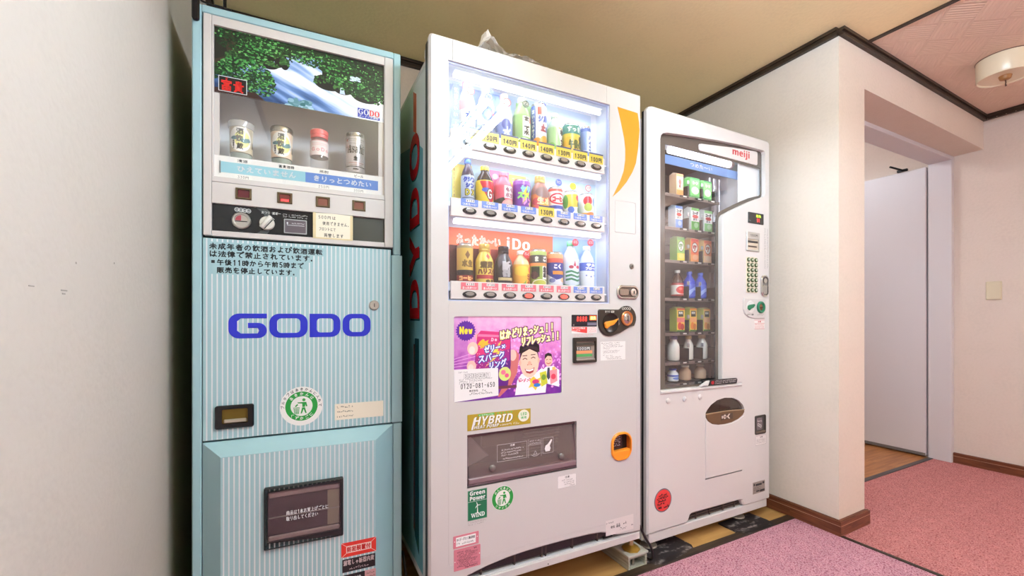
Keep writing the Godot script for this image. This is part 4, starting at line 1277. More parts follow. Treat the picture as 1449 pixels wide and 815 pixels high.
	plate(s, pts([r0.x + 0.014, r0.y + 0.011, r0.x + 0.087, r0.y + 0.011, r0.x + 0.087, r0.y + 0.0325, r0.x + 0.014, r0.y + 0.0325]), zf, zf + 0.0008)
	for q in [[0, 0, 0.014, 0.011], [0.101, 0, 0.087, 0.011], [0, 0.0435, 0.014, 0.0325], [0.101, 0.0435, 0.087, 0.0325]]:
		ribbon(s, [Vector2(r0.x + q[0], r0.y + q[1]), Vector2(r0.x + q[2], r0.y + q[3])], 0.0012, zf + 0.0009)
	part(st_red, "white_inset", s, mat(rgb(244, 214, 204), 0.4))
	s = ST(); jtext(s, "防犯装置付", r0.x + 0.016, r0.y + 0.0135, r0.x + 0.086, 0.0165, 0.0024, zf + 0.0010)
	part(st_red, "lettering", s, mat(rgb(206, 36, 30), 0.4))
	var st_blk := part(low, "breaker_sticker", bx(r0.x + 0.003, r0.y - 0.046, zf, r0.x + 0.0985, r0.y - 0.0065, zf + 0.0006), mat(rgb(30, 26, 28), 0.4), "black sticker with silver lettering")
	s = ST(); jtext(s, "漏電しゃ断器内蔵", r0.x + 0.006, r0.y - 0.0260, r0.x + 0.096, 0.0165, 0.0017, zf + 0.0009)
	scribble(s, r0.x + 0.022, r0.y - 0.040, r0.x + 0.082, 0.0065, 0.0011, zf + 0.0009, 50)
	part(st_blk, "lettering", s, mat(rgb(206, 184, 184), 0.4))
	var st_mk := part(low, "maker_sticker", bx(r0.x + 0.004, r0.y - 0.084, zf, r0.x + 0.0675, r0.y - 0.054, zf + 0.0006), mat(rgb(26, 24, 26), 0.4), "black maker's plate with white lettering")
	latin(st_mk, "lettering", "SANYO", "Droid Sans|b", r0.x + 0.014, r0.y - 0.076, r0.x + 0.056, r0.y - 0.063, zf + 0.0006, print_white, 0.15)
	var st_pk := part(low, "maker_sticker", bx(r0.x + 0.0675, r0.y - 0.084, zf, r0.x + 0.100, r0.y - 0.054, zf + 0.0006), mat(rgb(214, 160, 160), 0.4))
	s = ST()
	for k in 2: scribble(s, r0.x + 0.071, r0.y - 0.066 - 0.010 * k, r0.x + 0.098, 0.0055, 0.0008, zf + 0.0009, 60 + k)
	part(st_pk, "lettering", s, ink)
# ---------------------------------------------------------------- middle machine: white drinks machine with a lit showcase
var drinks: Node3D

func poster_print() -> Image:
	var b := Brush.new(560, 380, rgb(196, 96, 176), self)
	var r := RandomNumberGenerator.new()
	r.seed = 77
	# lilac to violet sparkle background
	var n := FastNoiseLite.new(); n.seed = 3; n.frequency = 0.012
	for y in 190:
		for x in 280:
			var u := x / 280.0
			var v := y / 190.0
			var k := n.get_noise_2d(x * 3, y * 3) * 0.35
			var c := rgb(246, 186, 222).lerp(rgb(206, 96, 190), clampf(v * 1.5 + k, 0, 1)).lerp(rgb(98, 30, 140), clampf(v * 1.7 - 0.75 + k, 0, 0.9))
			if u < 0.12: c = c.lerp(rgb(120, 60, 170), 0.25)
			b.rect(u * 100, v * 100, u * 100 + 0.4, v * 100 + 0.6, c)
	for i in 260:
		var x := 45 + r.randf() * 55
		var y := 22 + r.randf() * 70
		b.oval(x, y, 0.5 + r.randf() * 0.8, 0.7 + r.randf() * 1.1, rgb(216, 120, 214).lerp(rgb(246, 190, 240), r.randf()))
	for k in 5: b.line([Vector2(0, 50 + k * 3), Vector2(30, 38 + k * 6)], 0.7, rgb(232, 176, 226))
	# the hand behind the can
	b.poly(pts([18, 22, 24, 18, 26, 26, 20, 34]), rgb(240, 180, 166))
	b.poly(pts([46, 52, 55, 42, 58, 48, 56, 70, 50, 86, 40, 98, 38, 98, 46, 76]), rgb(206, 112, 110))
	b.oval(52, 48, 3.4, 7, rgb(244, 196, 184))
	# the can
	b.poly(pts([20, 22, 23, 17, 47, 20, 50, 26, 50, 60, 47, 88, 40, 88, 17, 66]), rgb(96, 30, 128))
	b.poly(pts([20, 22, 23, 17, 47, 20, 50, 26, 49, 46, 18, 62]), rgb(214, 52, 120))
	b.poly(pts([19, 48, 49, 40, 49, 54, 18, 68]), rgb(160, 40, 132))
	b.poly(pts([21, 21, 47, 23.5, 48, 26, 20, 24]), rgb(240, 130, 170))
	for i in 90:
		b.oval(19 + r.randf() * 29, 27 + r.randf() * 42, 0.4, 0.5, rgb(250, 190, 210))
	b.poly(pts([42, 28, 33, 44, 38, 44, 26, 62, 44, 42, 38, 42]), rgb(252, 214, 84))
	b.poly(pts([22, 30, 25, 27, 27, 30, 30, 28, 29, 32, 32, 34, 28, 36, 28, 39, 25, 37, 22, 39, 23, 35, 20, 34]), rgb(252, 190, 60))
	b.text("ぷる".substr(1, 1), 24, 31, 4.4, 6, 1.3, rgb(40, 110, 210))
	b.text("D", 32, 26, 3, 4, 0.9, rgb(255, 220, 230)); b.text("o", 35, 26, 3, 4, 0.9, rgb(255, 220, 230))
	for q in [["ゼリー×", 26, 36, 5.0, 8.5], ["スパーク", 21, 47, 6.0, 9], ["リング", 30, 55.5, 5.4, 9]]:
		b.text(q[0], q[1], q[2], q[3], q[4], 3.4, rgb(52, 60, 160), -0.22)
		b.text(q[0], q[1], q[2], q[3], q[4], 1.7, rgb(226, 236, 255), -0.22)
	b.oval(16, 38, 4.6, 7.6, rgb(246, 202, 186)); b.oval(15.4, 40, 2.6, 4.6, rgb(252, 226, 216))
	b.oval(15, 59, 4.0, 6.6, rgb(240, 190, 176)); b.oval(14.4, 60.5, 2.3, 4.0, rgb(252, 222, 210))
	b.oval(44.6, 70.5, 5.6, 8.6, rgb(214, 226, 130)); b.oval(43.2, 68.5, 2.2, 3.0, rgb(238, 122, 150)); b.oval(46.4, 72.6, 1.9, 2.6, rgb(230, 90, 140))
	# the star burst
	var star := PackedVector2Array()
	for i in 48:
		var a := TAU * i / 48
		var k := 1.0 if i % 2 else 0.86
		star.append(Vector2(10.2 + cos(a) * 8.6 * k, 17 + sin(a) * 12.4 * k))
	b.poly(star, rgb(92, 36, 150))
	b.text("N", 4.6, 12, 4.6, 9, 2.0, rgb(255, 226, 60)); b.text("ew", 8.8, 12, 3.6, 9, 1.8, rgb(255, 226, 60))
	# smiling man in a dark cap and white shirt
	b.poly(pts([54, 98, 56, 80, 60, 72, 66, 70, 74, 72, 80, 66, 86, 72, 84, 98]), rgb(250, 246, 250))
	b.poly(pts([64, 72, 70, 74, 72, 82, 66, 78]), rgb(236, 230, 238))
	b.oval(68, 58, 9.2, 19, rgb(250, 206, 184))
	b.poly(pts([58.6, 54, 59.4, 40, 64, 33, 72, 32, 76, 38, 77, 54, 75.6, 46, 68, 41, 61, 46]), rgb(32, 20, 26))
	b.poly(pts([57.6, 47, 58.6, 38, 62, 32.5, 68, 29.5, 74, 31, 77.6, 37, 77.8, 46, 73, 41.6, 66, 41, 61, 44]), rgb(24, 14, 20))
	b.poly(pts([60, 42, 66, 37.5, 75, 38.5, 77.6, 44, 70, 41, 64, 42]), rgb(60, 40, 48))
	b.line([Vector2(63, 35.5), Vector2(68, 33), Vector2(72, 33)], 0.8, rgb(190, 170, 180))
	for e in [[63.6, 53], [71.6, 52]]:
		b.line([Vector2(e[0] - 2, e[1] + 1), Vector2(e[0], e[1] - 0.6), Vector2(e[0] + 2, e[1] + 1)], 0.9, rgb(70, 34, 30))
		b.line([Vector2(e[0] - 2.2, e[1] - 3.4), Vector2(e[0] + 2, e[1] - 3.8)], 0.9, rgb(60, 34, 30))
	b.oval(68, 59, 1.7, 2.6, rgb(238, 178, 154)); b.oval(66.2, 61, 0.6, 0.7, rgb(196, 120, 104)); b.oval(69.8, 60.8, 0.6, 0.7, rgb(196, 120, 104))
	b.poly(pts([63.2, 65.6, 68, 67.4, 73, 64.6, 71.6, 70.6, 68.4, 72.4, 65, 71]), rgb(172, 60, 60))
	b.poly(pts([64, 66.2, 68, 67.6, 72.2, 65.6, 71.6, 68.2, 68, 69.6, 64.8, 68.6]), rgb(252, 250, 248))
	b.oval(58.8, 58, 1.2, 3.6, rgb(238, 184, 162)); b.oval(77, 56, 1.0, 3.4, rgb(238, 184, 162))
	# the second man behind
	b.poly(pts([79, 84, 80, 70, 84, 65, 92, 64, 98, 70, 98, 92]), rgb(248, 246, 250))
	b.oval(87, 57, 3.9, 7.4, rgb(244, 196, 172))
	b.poly(pts([83, 55, 83.4, 49, 86.5, 46.8, 90, 48.6, 91, 55, 89.6, 51.6, 86, 50.8]), rgb(34, 26, 28))
	b.line([Vector2(84.6, 56), Vector2(86, 55.4)], 0.6, rgb(60, 36, 30)); b.line([Vector2(88, 55.4), Vector2(89.4, 56)], 0.6, rgb(60, 36, 30))
	b.line([Vector2(85, 60), Vector2(87, 61.2), Vector2(89.2, 59.8)], 0.9, rgb(180, 70, 66))
	b.poly(pts([86, 66, 88, 66, 89, 78, 87, 82, 85, 78]), rgb(60, 62, 84))
	# two held drinks and a price burst
	b.poly(pts([78, 72, 84.5, 70, 86, 86, 80, 90]), rgb(206, 206, 60)); b.oval(82, 78, 2.2, 3.6, rgb(120, 160, 60))
	b.poly(pts([88, 70, 95.6, 68, 96, 84, 89, 88]), rgb(244, 150, 160)); b.poly(pts([90.6, 66, 93.8, 65, 94.2, 69, 91, 70]), rgb(240, 200, 110)); b.oval(92, 78, 2.4, 3.6, rgb(226, 64, 90))
	b.poly(pts([68, 80, 72, 76, 75, 80, 79, 78, 78, 84, 81, 88, 76, 89, 74, 94, 71, 89, 67, 90, 69, 85]), rgb(250, 206, 70))
	b.oval(74, 83, 3.4, 3.0, rgb(214, 60, 120)); b.oval(75.4, 87.4, 3.4, 2.4, rgb(50, 130, 214))
	for i in 24: b.oval(57 + r.randf() * 12, 82 - r.randf() * 4, 0.5, 0.6, rgb(210, 70, 120))
	b.rect(38.5, 85, 55.5, 88.6, rgb(104, 52, 66))
	# headline
	for q in [["はかどりまっシュ!!", 40, 17.5, 5.35, 11.5, -0.19], ["リフレッシュ!!", 60, 26.5, 4.9, 11.0, -0.19]]:
		b.text(q[0], q[1], q[2], q[3], q[4], 4.6, rgb(84, 30, 110), q[5])
		b.text(q[0], q[1], q[2], q[3], q[4], 2.5, rgb(250, 226, 92), q[5])
		b.text(q[0], q[1], q[2], q[3], q[4], 1.2, rgb(255, 252, 224), q[5])
	return b.done()

func tag_card(parent: Node3D, u: float, v0: float, v1: float, z: float, kind: int, price: String) -> void:
	var col: Color = [rgb(230, 204, 66), rgb(104, 138, 218), rgb(232, 112, 128)][kind]
	var w := 0.0308 if kind == 0 else 0.0285
	var t := part(parent, "price_tag", bx(u - w, v0, z, u + w, v1, z + 0.0012), mat(col, 0.4), ["yellow price tag", "blue price tag", "pink price tag"][kind])
	var s := ST()
	if kind == 0:
		jtext(s, price, u - 0.025, v0 + 0.005, u + 0.0265, 0.0165, 0.0032, z + 0.0015)
		part(t, "lettering", s, mat(rgb(34, 30, 28), 0.5))
		part(t, "strip", bx(u - w, v1 - 0.005, z + 0.0012, u + w, v1, z + 0.0016), mat(rgb(60, 66, 120), 0.4))
	else:
		part(t, "price_window", bx(u - 0.012, v1 - 0.0095, z + 0.0012, u + 0.016, v1 - 0.0012, z + 0.0015), mat(rgb(244, 240, 238), 0.4))
		jtext(s, "¥" + price, u - 0.0105, v1 - 0.0086, u + 0.0155, 0.0064, 0.0012, z + 0.0018)
		part(t, "lettering", s, mat(rgb(60, 60, 70), 0.5))
		s = ST()
		jtext(s, "つめた～い" if kind == 1 else "あったか～い", u - 0.024, v0 + 0.0018, u + 0.024, 0.0078, 0.0013, z + 0.0015)
		part(t, "lettering", s, mat(rgb(250, 246, 246), 0.4))

func build_drink_machine() -> void:
	drinks = thing("drink_vending_machine", "wide white drinks vending machine with a brightly lit showcase of bottles and cans", "vending machine")
	var m := drinks
	m.position = Vector3(0.366, 0, -1.250)
	m.rotation_degrees = Vector3(0, -0.6, 0)
	var white := mat(rgb(206, 201, 199), 0.3)
	var grey := mat(rgb(214, 212, 214), 0.4)
	var lit := mat(rgb(236, 240, 250), 0.45)
	var black := mat(rgb(22, 20, 20), 0.35)
	var ink := mat(rgb(46, 44, 46), 0.5)
	var pure := mat(rgb(246, 246, 246), 0.4)
	var chrome := mat(rgb(200, 196, 192), 0.2, 1.0)
	var steel := mat(rgb(150, 146, 140), 0.35, 0.8)
	var orange := mat(rgb(248, 150, 40), 0.35)
	# cabinet shell
	var s := ST()
	box(s, 0.004, 0.13, -0.75, 0.018, 1.768, -0.044, 0.003)
	box(s, 0.810, 0.13, -0.75, 0.824, 1.768, -0.044, 0.003)
	box(s, 0.018, 1.752, -0.75, 0.810, 1.768, -0.032, 0.002)
	box(s, 0.018, 0.13, -0.75, 0.810, 0.15, -0.032)
	box(s, 0.018, 0.15, -0.75, 0.810, 1.752, -0.735)
	part(m, "cabinet", s, white)
	part(m, "top_flange", bx(0.0045, 1.768, -0.075, 0.8235, 1.806, -0.044, 0.006), white)
	part(m, "gasket", pl(pts([0.0008, 0.16, 0.826, 0.16, 0.826, 1.804, 0.0008, 1.804]), -0.044, -0.017, 0.0, [pts([0.05, 0.9, 0.69, 0.9, 0.69, 1.76, 0.05, 1.76]), pts([0.10, 0.42, 0.56, 0.42, 0.56, 0.63, 0.10, 0.63])]), black)
	# graphics on the left flank
	var side := part(m, "side_panel", bx(0.0033, 0.15, -0.74, 0.0041, 1.75, -0.050), mat(rgb(214, 222, 224), 0.25))
	var flank := Transform3D(Basis(Vector3(0, 0, 1), Vector3(0, 1, 0), Vector3(-1, 0, 0)), Vector3(0.0033, 0, 0))
	var f := part(side, "teal_print", pl(pts([-0.74, 0.16, -0.082, 0.16, -0.082, 1.50, -0.15, 1.54, -0.74, 1.66]), 0.0, 0.0004), mat(rgb(112, 168, 180), 0.22))
	f.transform = flank
	f = part(side, "red_print", pl(pts([-0.205, 1.60, -0.165, 1.58, -0.165, 1.71, -0.205, 1.735]), 0.0, 0.0005), mat(rgb(206, 84, 60), 0.25))
	f.transform = flank
	for q in [[rgb(20, 74, 84), 0.006, 0.0005], [rgb(176, 26, 34), 0.0, 0.001]]:
		var t := latin(side, "wordmark", "DYDO", "Droid Sans|b", -0.255 + q[1], 0.965 - q[1], -0.125 + q[1], 1.585 - q[1], q[2], mat(q[0], 0.25), 0.0, 0.0004, PI / 2)
		t.transform = flank * t.transform
	f = part(side, "dark_print", pl(pts([-0.185, 0.24, -0.13, 0.20, -0.13, 0.90, -0.185, 0.90]), 0.0, 0.0006), mat(rgb(16, 66, 78), 0.22))
	f.transform = flank
	f = part(side, "red_print", pl(pts([-0.20, 0.26, -0.185, 0.25, -0.185, 0.88, -0.20, 0.88]), 0.0, 0.0007), mat(rgb(120, 20, 26), 0.22))
	f.transform = flank
	# door skin with all its openings
	var outer := pts([0.006, 0.1560, 0.100, 0.1575])
	for q in [[0.125, 0.168], [0.19, 0.181], [0.264, 0.190], [0.33, 0.1935], [0.40, 0.1945], [0.50, 0.194], [0.586, 0.1912], [0.64, 0.186], [0.69, 0.172], [0.715, 0.161], [0.75, 0.1575]]:
		outer.append(Vector2(q[0], q[1]))
	outer.append_array(pts([0.828, 0.1525, 0.828, 1.820, 0.014, 1.820]))
	for k in 5: outer.append(Vector2(0.014, 1.806) + Vector2(cos(PI / 2 + PI / 2 * (k + 1) / 5), sin(PI / 2 + PI / 2 * (k + 1) / 5)) * 0.014)
	outer.append(Vector2(0.0, 0.162))
	var win := pts([0.059, 1.0205, 0.676, 1.0205, 0.676, 1.7505, 0.6622, 1.7505, 0.6622, 1.8165, 0.6614, 1.8165, 0.6614, 1.7505, 0.0732, 1.7505, 0.0732, 1.8165, 0.0724, 1.8165, 0.0724, 1.7505, 0.059, 1.7505])
	var hp := rrect(0.0772, 0.7090, 0.4672, 0.9732, 0.006, 3)
	var ho := pts([0.120, 0.4400, 0.5292, 0.4400, 0.5292, 0.6057, 0.120, 0.6057])
	var hc := rrect(0.6840, 0.4410, 0.7765, 0.5410, 0.040, 6)
	part(m, "door", pl(outer, -0.018, 0.0, 0.006, [win, hp, ho, hc, rrect(0.6998, 1.2850, 0.8000, 1.4038, 0.0055, 3)]), white)
	part(m, "panel_seam", pl(rrect(0.0600, 0.215, 0.8080, 1.0150, 0.010), -0.0004, 0.0006, 0.0004, [rrect(0.0606, 0.2156, 0.8074, 1.0144, 0.0098), ]), white)
	# showcase box
	s = ST()
	box(s, 0.055, 1.016, -0.084, 0.680, 1.755, -0.080)
	box(s, 0.055, 1.016, -0.080, 0.059, 1.755, -0.018)
	box(s, 0.676, 1.016, -0.080, 0.680, 1.755, -0.018)
	box(s, 0.059, 1.7505, -0.080, 0.676, 1.7545, -0.018)
	box(s, 0.059, 1.0165, -0.080, 0.676, 1.0205, -0.018)
	part(m, "showcase", s, lit)
	part(m, "window_trim", pl(pts([0.059, 1.0205, 0.676, 1.0205, 0.676, 1.7505, 0.059, 1.7505]), -0.016, -0.006, 0.0, [pts([0.0625, 1.0235, 0.6725, 1.0235, 0.6725, 1.7465, 0.0625, 1.7465])]), mat(rgb(190, 198, 232), 0.3))
	# printed backdrops
	var back := part(m, "cold_backdrop", bx(0.062, 1.56, -0.0800, 0.650, 1.735, -0.0792), mat(rgb(206, 224, 246), 0.4), "pale blue backdrop of the upper row")
	s = ST(); jtext(s, "つめた～い", 0.470, 1.660, 0.590, 0.030, 0.0046, -0.0789)
	part(back, "lettering", s, pure)
	part(back, "blue_print", bx(0.090, 1.56, -0.0792, 0.300, 1.725, -0.0789), mat(rgb(150, 178, 236), 0.4))
	part(back, "green_print", bx(0.330, 1.56, -0.0792, 0.420, 1.715, -0.0789), mat(rgb(170, 216, 150), 0.4))
	part(m, "cold_backdrop", bx(0.062, 1.345, -0.0800, 0.672, 1.475, -0.0792), mat(rgb(204, 228, 244), 0.4), "pale cyan backdrop of the middle row")
	var hot := part(m, "hot_backdrop", bx(0.062, 1.085, -0.0800, 0.480, 1.262, -0.0792), mat(rgb(244, 118, 78), 0.4), "orange backdrop of the hot drinks")
	s = ST(); jtext(s, "あったか～い", 0.112, 1.207, 0.274, 0.036, 0.0062, -0.0789)
	part(hot, "lettering", s, mat(rgb(252, 236, 226), 0.4))
	s = ST(); jtext(s, "あったか～い", 0.112, 1.207, 0.274, 0.036, 0.0016, -0.0787)
	part(hot, "lettering", s, mat(rgb(246, 140, 90), 0.4))
	var dd := latin(hot, "lettering", "iDo", "Droid Sans|b", 0.295, 1.205, 0.385, 1.246, -0.0792, pure)
	part(hot, "brown_print", bx(0.088, 1.085, -0.0792, 0.150, 1.205, -0.0788), mat(rgb(92, 44, 40), 0.4))
	part(hot, "brown_print", bx(0.162, 1.085, -0.0792, 0.228, 1.198, -0.0788), mat(rgb(104, 52, 46), 0.4))
	part(hot, "brown_print", bx(0.234, 1.085, -0.0792, 0.296, 1.200, -0.0788), mat(rgb(150, 62, 52), 0.4))
	part(m, "cold_backdrop", bx(0.480, 1.085, -0.0800, 0.672, 1.262, -0.0792), mat(rgb(158, 194, 240), 0.4), "sky blue backdrop at the right of the lowest row")
	# rows: tube lamps, shelves, rails, buttons, tags
	var rails := [[1.4958, 1.5300, 1.550, 1.5148, 1.7235], [1.2822, 1.3160, 1.338, 1.3016, 1.4830], [1.0267, 1.0560, 1.082, 1.0415, 1.2690]]
	for k in 3:
		var q: Array = rails[k]
		part(m, "shelf", bx(0.060, q[1] - 0.004, -0.0795, 0.672, q[1], -0.014), lit)
		var rail := part(m, "button_rail", pl(pts([0.070, q[0], 0.6600, q[0], 0.6600, q[2], 0.070, q[2]]), -0.016, -0.0085, 0.0015), mat(rgb(226, 218, 214), 0.35))
		s = ST()
		tube(s, [Vector3(0.085, q[4], -0.026), Vector3(0.650, q[4], -0.026)], 0.0075, 12)
		part(m, "lamp_tube", s, glow(Color(0.93, 0.96, 1.0), 1.6))
		part(m, "lamp_cover", bx(0.085, q[4] + 0.009, -0.040, 0.650, q[4] + 0.012, -0.014), lit)
		inner_light(m, Vector3(0.367, q[4] - 0.010, -0.030), Vector2(0.56, 0.014), Color(0.90, 0.94, 1.0), 0.022, Vector3(-78, 0, 0))
		for i in 8:
			var u := 0.1310 + i * 0.0699
			var rim := part(m, "select_button", lt([[0.0, 0.0], [0.0235, 0.0], [0.0225, 0.003], [0.0185, 0.0042], [0.0165, 0.0030], [0.0, 0.0030]], Vector3(u, q[3], -0.0085), 26, 1.0, OUT * Basis.from_scale(Vector3(1, 1, 0.46))), mat(rgb(50, 50, 52), 0.18, 0.6))
			if k == 2 and (i == 3 or i == 5):
				part(rim, "button_light", lt([[0.0, 0.0], [0.0155, 0.0], [0.0135, 0.0022], [0.0, 0.0026]], Vector3(u, q[3], -0.0055), 22, 1.0, OUT * Basis.from_scale(Vector3(1, 1, 0.5))), glow(rgb(255, 84, 70), 0.9))
			else:
				part(rim, "button_cap", lt([[0.0, 0.0], [0.0155, 0.0], [0.0140, 0.0028], [0.0, 0.0034]], Vector3(u, q[3] + 0.002, -0.0058), 22, 1.0, OUT * Basis.from_scale(Vector3(1, 1, 0.46))), mat(rgb(176, 176, 174), 0.15, 0.75))
			var price: String = [["110円", "130円", "140円", "140円", "140円", "130円", "130円", "100円"], ["130", "130", "130", "130", "130円", "130", "130", "130"], ["130", "140", "140", "130", "130", "130", "160", "160"]][k][i]
			if price.ends_with("円"):
				tag_card(rail, u, q[1] - 0.002, q[1] + 0.034, -0.0085, 0, price)
			else:
				tag_card(rail, u, q[1] + 0.0005, q[1] + 0.0225, -0.0085, 1 if k == 1 or i > 5 else 2, price)
	part(m, "showcase_glass", bx(0.0625, 1.0235, -0.0050, 0.6725, 1.7465, -0.0030), glass_mat(Color(0.97, 0.98, 1.0), 0.01, 0.015), "clear showcase glass")
	# orange crescent, blank plate, key, handle
	part(m, "orange_crescent", pl(pts([0.7118, 1.7503, 0.7291, 1.6931, 0.7435, 1.640, 0.7490, 1.600, 0.7490, 1.560, 0.7420, 1.518, 0.7263, 1.4801, 0.6887, 1.4138, 0.722, 1.441, 0.755, 1.4768, 0.784, 1.519, 0.8009, 1.5552, 0.812, 1.6126, 0.819, 1.6834, 0.816, 1.716, 0.809, 1.7473]), 0.0, 0.0006), mat(rgb(236, 146, 36), 0.35), "orange crescent print")
	part(m, "blank_plate", pl(rrect(0.7006, 1.2858, 0.7992, 1.4030, 0.005), -0.012, 0.0, 0.0004), white)
	var key := part(m, "key_lock", lt([[0.0, 0.0], [0.0105, 0.0], [0.0100, 0.0035], [0.0070, 0.0045], [0.0, 0.0045]], Vector3(0.7793, 1.1623, 0.0), 20, 1.0, OUT), steel)
	part(key, "keyhole", pl(oval(0.7793, 1.1623, 0.0032, 0.0050, 12), 0.003, 0.0050), black)
	var han := part(m, "lock_handle", pl(rrect(0.7061, 1.0380, 0.8126, 1.0897, 0.024, 8), 0.0, 0.007, 0.003, [rrect(0.7130, 1.0445, 0.8057, 1.0832, 0.0185, 8)]), chrome, "oval chrome lock handle")
	part(han, "handle_well", pl(rrect(0.7130, 1.0445, 0.8057, 1.0832, 0.0185, 8), 0.0, 0.0012), mat(rgb(110, 100, 92), 0.3, 0.7))
	part(han, "handle_bar", pl(rrect(0.7180, 1.0500, 0.7640, 1.0780, 0.010, 6), 0.001, 0.0065, 0.002), mat(rgb(150, 140, 130), 0.25, 0.9))
	var cyl := part(han, "lock_cylinder", lt([[0.0, 0.0], [0.0145, 0.0], [0.0140, 0.008], [0.0, 0.009]], Vector3(0.7830, 1.0640, 0.0), 22, 1.0, OUT), chrome)
	part(cyl, "keyhole", pl(oval(0.7850, 1.0640, 0.0030, 0.0065, 12), 0.006, 0.0094), black)
	# poster
	var pos := part(m, "poster", sheet(0.0775, 0.7093, 0.4670, 0.9730, -0.006, 0.002), print_mat(poster_print(), 0.3), "purple drink poster with a hand holding a can and two smiling men")
	var info := part(pos, "service_notice", pl(pts([0.0790, 0.7100, 0.2280, 0.7195, 0.2265, 0.8080, 0.0785, 0.8090]), -0.004, -0.0030), mat(rgb(240, 236, 236), 0.45), "white service notice with a phone number")
	s = ST()
	jtext(s, "0120-081-650", 0.099, 0.7480, 0.217, 0.0165, 0.0019, -0.0028, 0.86)
	for k in 7:
		var x := 0.112 + k * 0.0125
		jtext(s, "3230281"[k], x, 0.783, x + 0.010, 0.010, 0.0011, -0.0028)
		for e in [[x - 0.001, 0.781, x + 0.011, 0.781], [x - 0.001, 0.795, x + 0.011, 0.795], [x - 0.001, 0.781, x - 0.001, 0.795], [x + 0.011, 0.781, x + 0.011, 0.795]]:
			ribbon(s, [Vector2(e[0], e[1]), Vector2(e[2], e[3])], 0.0005, -0.0028)
	scribble(s, 0.092, 0.7985, 0.122, 0.0045, 0.0006, -0.0028, 1)
	for k in 3: scribble(s, 0.095, 0.7755 - 0.0060 * k, 0.205 - 0.03 * k, 0.0042, 0.0006, -0.0028, 3 + k)
	jtext(s, "株式会社", 0.128, 0.7375, 0.158, 0.0068, 0.0009, -0.0028)
	scribble(s, 0.172, 0.7375, 0.186, 0.0065, 0.0009, -0.0028, 9)
	scribble(s, 0.128, 0.7285, 0.208, 0.0068, 0.0010, -0.0028, 10)
	part(info, "lettering", s, ink)
	# digit display
	var disp := part(m, "display_panel", pl(rrect(0.5076, 0.9372, 0.6168, 0.9790, 0.002), 0.0, 0.002, 0.0008), mat(rgb(40, 34, 40), 0.15), "dark display with red digits")
	s = ST()
	for k in 4:
		var x := 0.5265 + k * 0.0118
		jchar(s, "8", Transform2D(Vector2(0.0105, 0), Vector2(0.0012, 0.0175), Vector2(x, 0.9555)), 0.0022, 0.0023)
	part(disp, "display_digits", s, glow(rgb(255, 60, 50), 1.6))
	part(disp, "display_light", bx(0.584, 0.9600, 0.002, 0.6135, 0.9755, 0.0024), glow(rgb(255, 90, 40), 1.2))
	s = ST(); jtext(s, "販売中".substr(0, 2), 0.588, 0.9620, 0.611, 0.0115, 0.0020, 0.0027)
	part(disp, "display_lettering_light", s, glow(rgb(255, 214, 120), 1.6))
	part(disp, "display_window", bx(0.574, 0.9415, 0.002, 0.6135, 0.9515, 0.0024), mat(rgb(120, 116, 134), 0.25))
	part(disp, "sensor", lt([[0, 0], [0.003, 0], [0.003, 0.001], [0, 0.001]], Vector3(0.5150, 0.9430, 0.002), 12, 1.0, OUT), steel)
	var rs := part(m, "notice_sticker", bx(0.5076, 0.9135, 0.0, 0.6168, 0.9360, 0.0006), mat(rgb(242, 236, 234), 0.4), "red and white notice sticker under the display")
	s = ST()
	plate(s, pts([0.5085, 0.9220, 0.571, 0.9140, 0.574, 0.9150, 0.574, 0.9352, 0.5085, 0.9352]), 0.0006, 0.0009)
	for k in 4: scribble(s, 0.578, 0.9310 - 0.0048 * k, 0.616, 0.0034, 0.0006, 0.0010, 80 + k)
	part(rs, "red_print", s, mat(rgb(226, 66, 60), 0.4))
	s = ST(); jtext(s, "おつりの取出", 0.511, 0.9285, 0.566, 0.0058, 0.0011, 0.0011); scribble(s, 0.511, 0.9215, 0.545, 0.0050, 0.0010, 0.0011, 91)
	part(rs, "lettering", s, pure)
	s = ST()
	for k in 2: scribble(s, 0.516, 0.9065 - 0.0055 * k, 0.600 - 0.02 * k, 0.0040, 0.0005, 0.0003, 95 + k)
	part(m, "fine_print", s, mat(rgb(206, 120, 116), 0.5))
	# bill acceptor
	var bill := part(m, "bill_acceptor", pl(rrect(0.5116, 0.8094, 0.6125, 0.8989, 0.005), 0.0, 0.010, 0.003, [rrect(0.5215, 0.8170, 0.6040, 0.8850, 0.003)]), mat(rgb(46, 40, 34), 0.3), "dark bill acceptor")
	part(bill, "bill_plate", bx(0.5215, 0.8170, 0.0003, 0.6040, 0.8850, 0.0030), mat(rgb(150, 134, 124), 0.35))
	part(bill, "bill_slot", bx(0.5230, 0.8700, 0.003, 0.6020, 0.8790, 0.0075, 0.0015), mat(rgb(70, 62, 54), 0.3))
	part(bill, "orange_print", bx(0.5230, 0.8420, 0.003, 0.5940, 0.8520, 0.0036), mat(rgb(240, 150, 100), 0.4))
	part(bill, "green_print", bx(0.5230, 0.8310, 0.003, 0.5940, 0.8400, 0.0036), mat(rgb(80, 160, 90), 0.4))
	part(bill, "grey_print", bx(0.5235, 0.8530, 0.003, 0.5880, 0.8660, 0.0036), mat(rgb(88, 90, 88), 0.4))
	s = ST(); jtext(s, "1000円", 0.5265, 0.8545, 0.5860, 0.0100, 0.0017, 0.0039)
	part(bill, "lettering", s, pure)
	part(bill, "bill_lip", bx(0.5215, 0.8172, 0.003, 0.6040, 0.8240, 0.0085, 0.002), mat(rgb(176, 166, 158), 0.3, 0.5))
	# coin unit
	var co := PackedVector2Array()
	co.append_array(pts([0.6700, 0.9986, 0.6255, 0.9986, 0.6212, 0.9945]))
	for k in 11:
		var a := PI + PI * 0.60 * k / 10
		co.append(Vector2(0.6714, 0.9495) + Vector2(cos(a) * 0.0502, sin(a) * 0.0485))
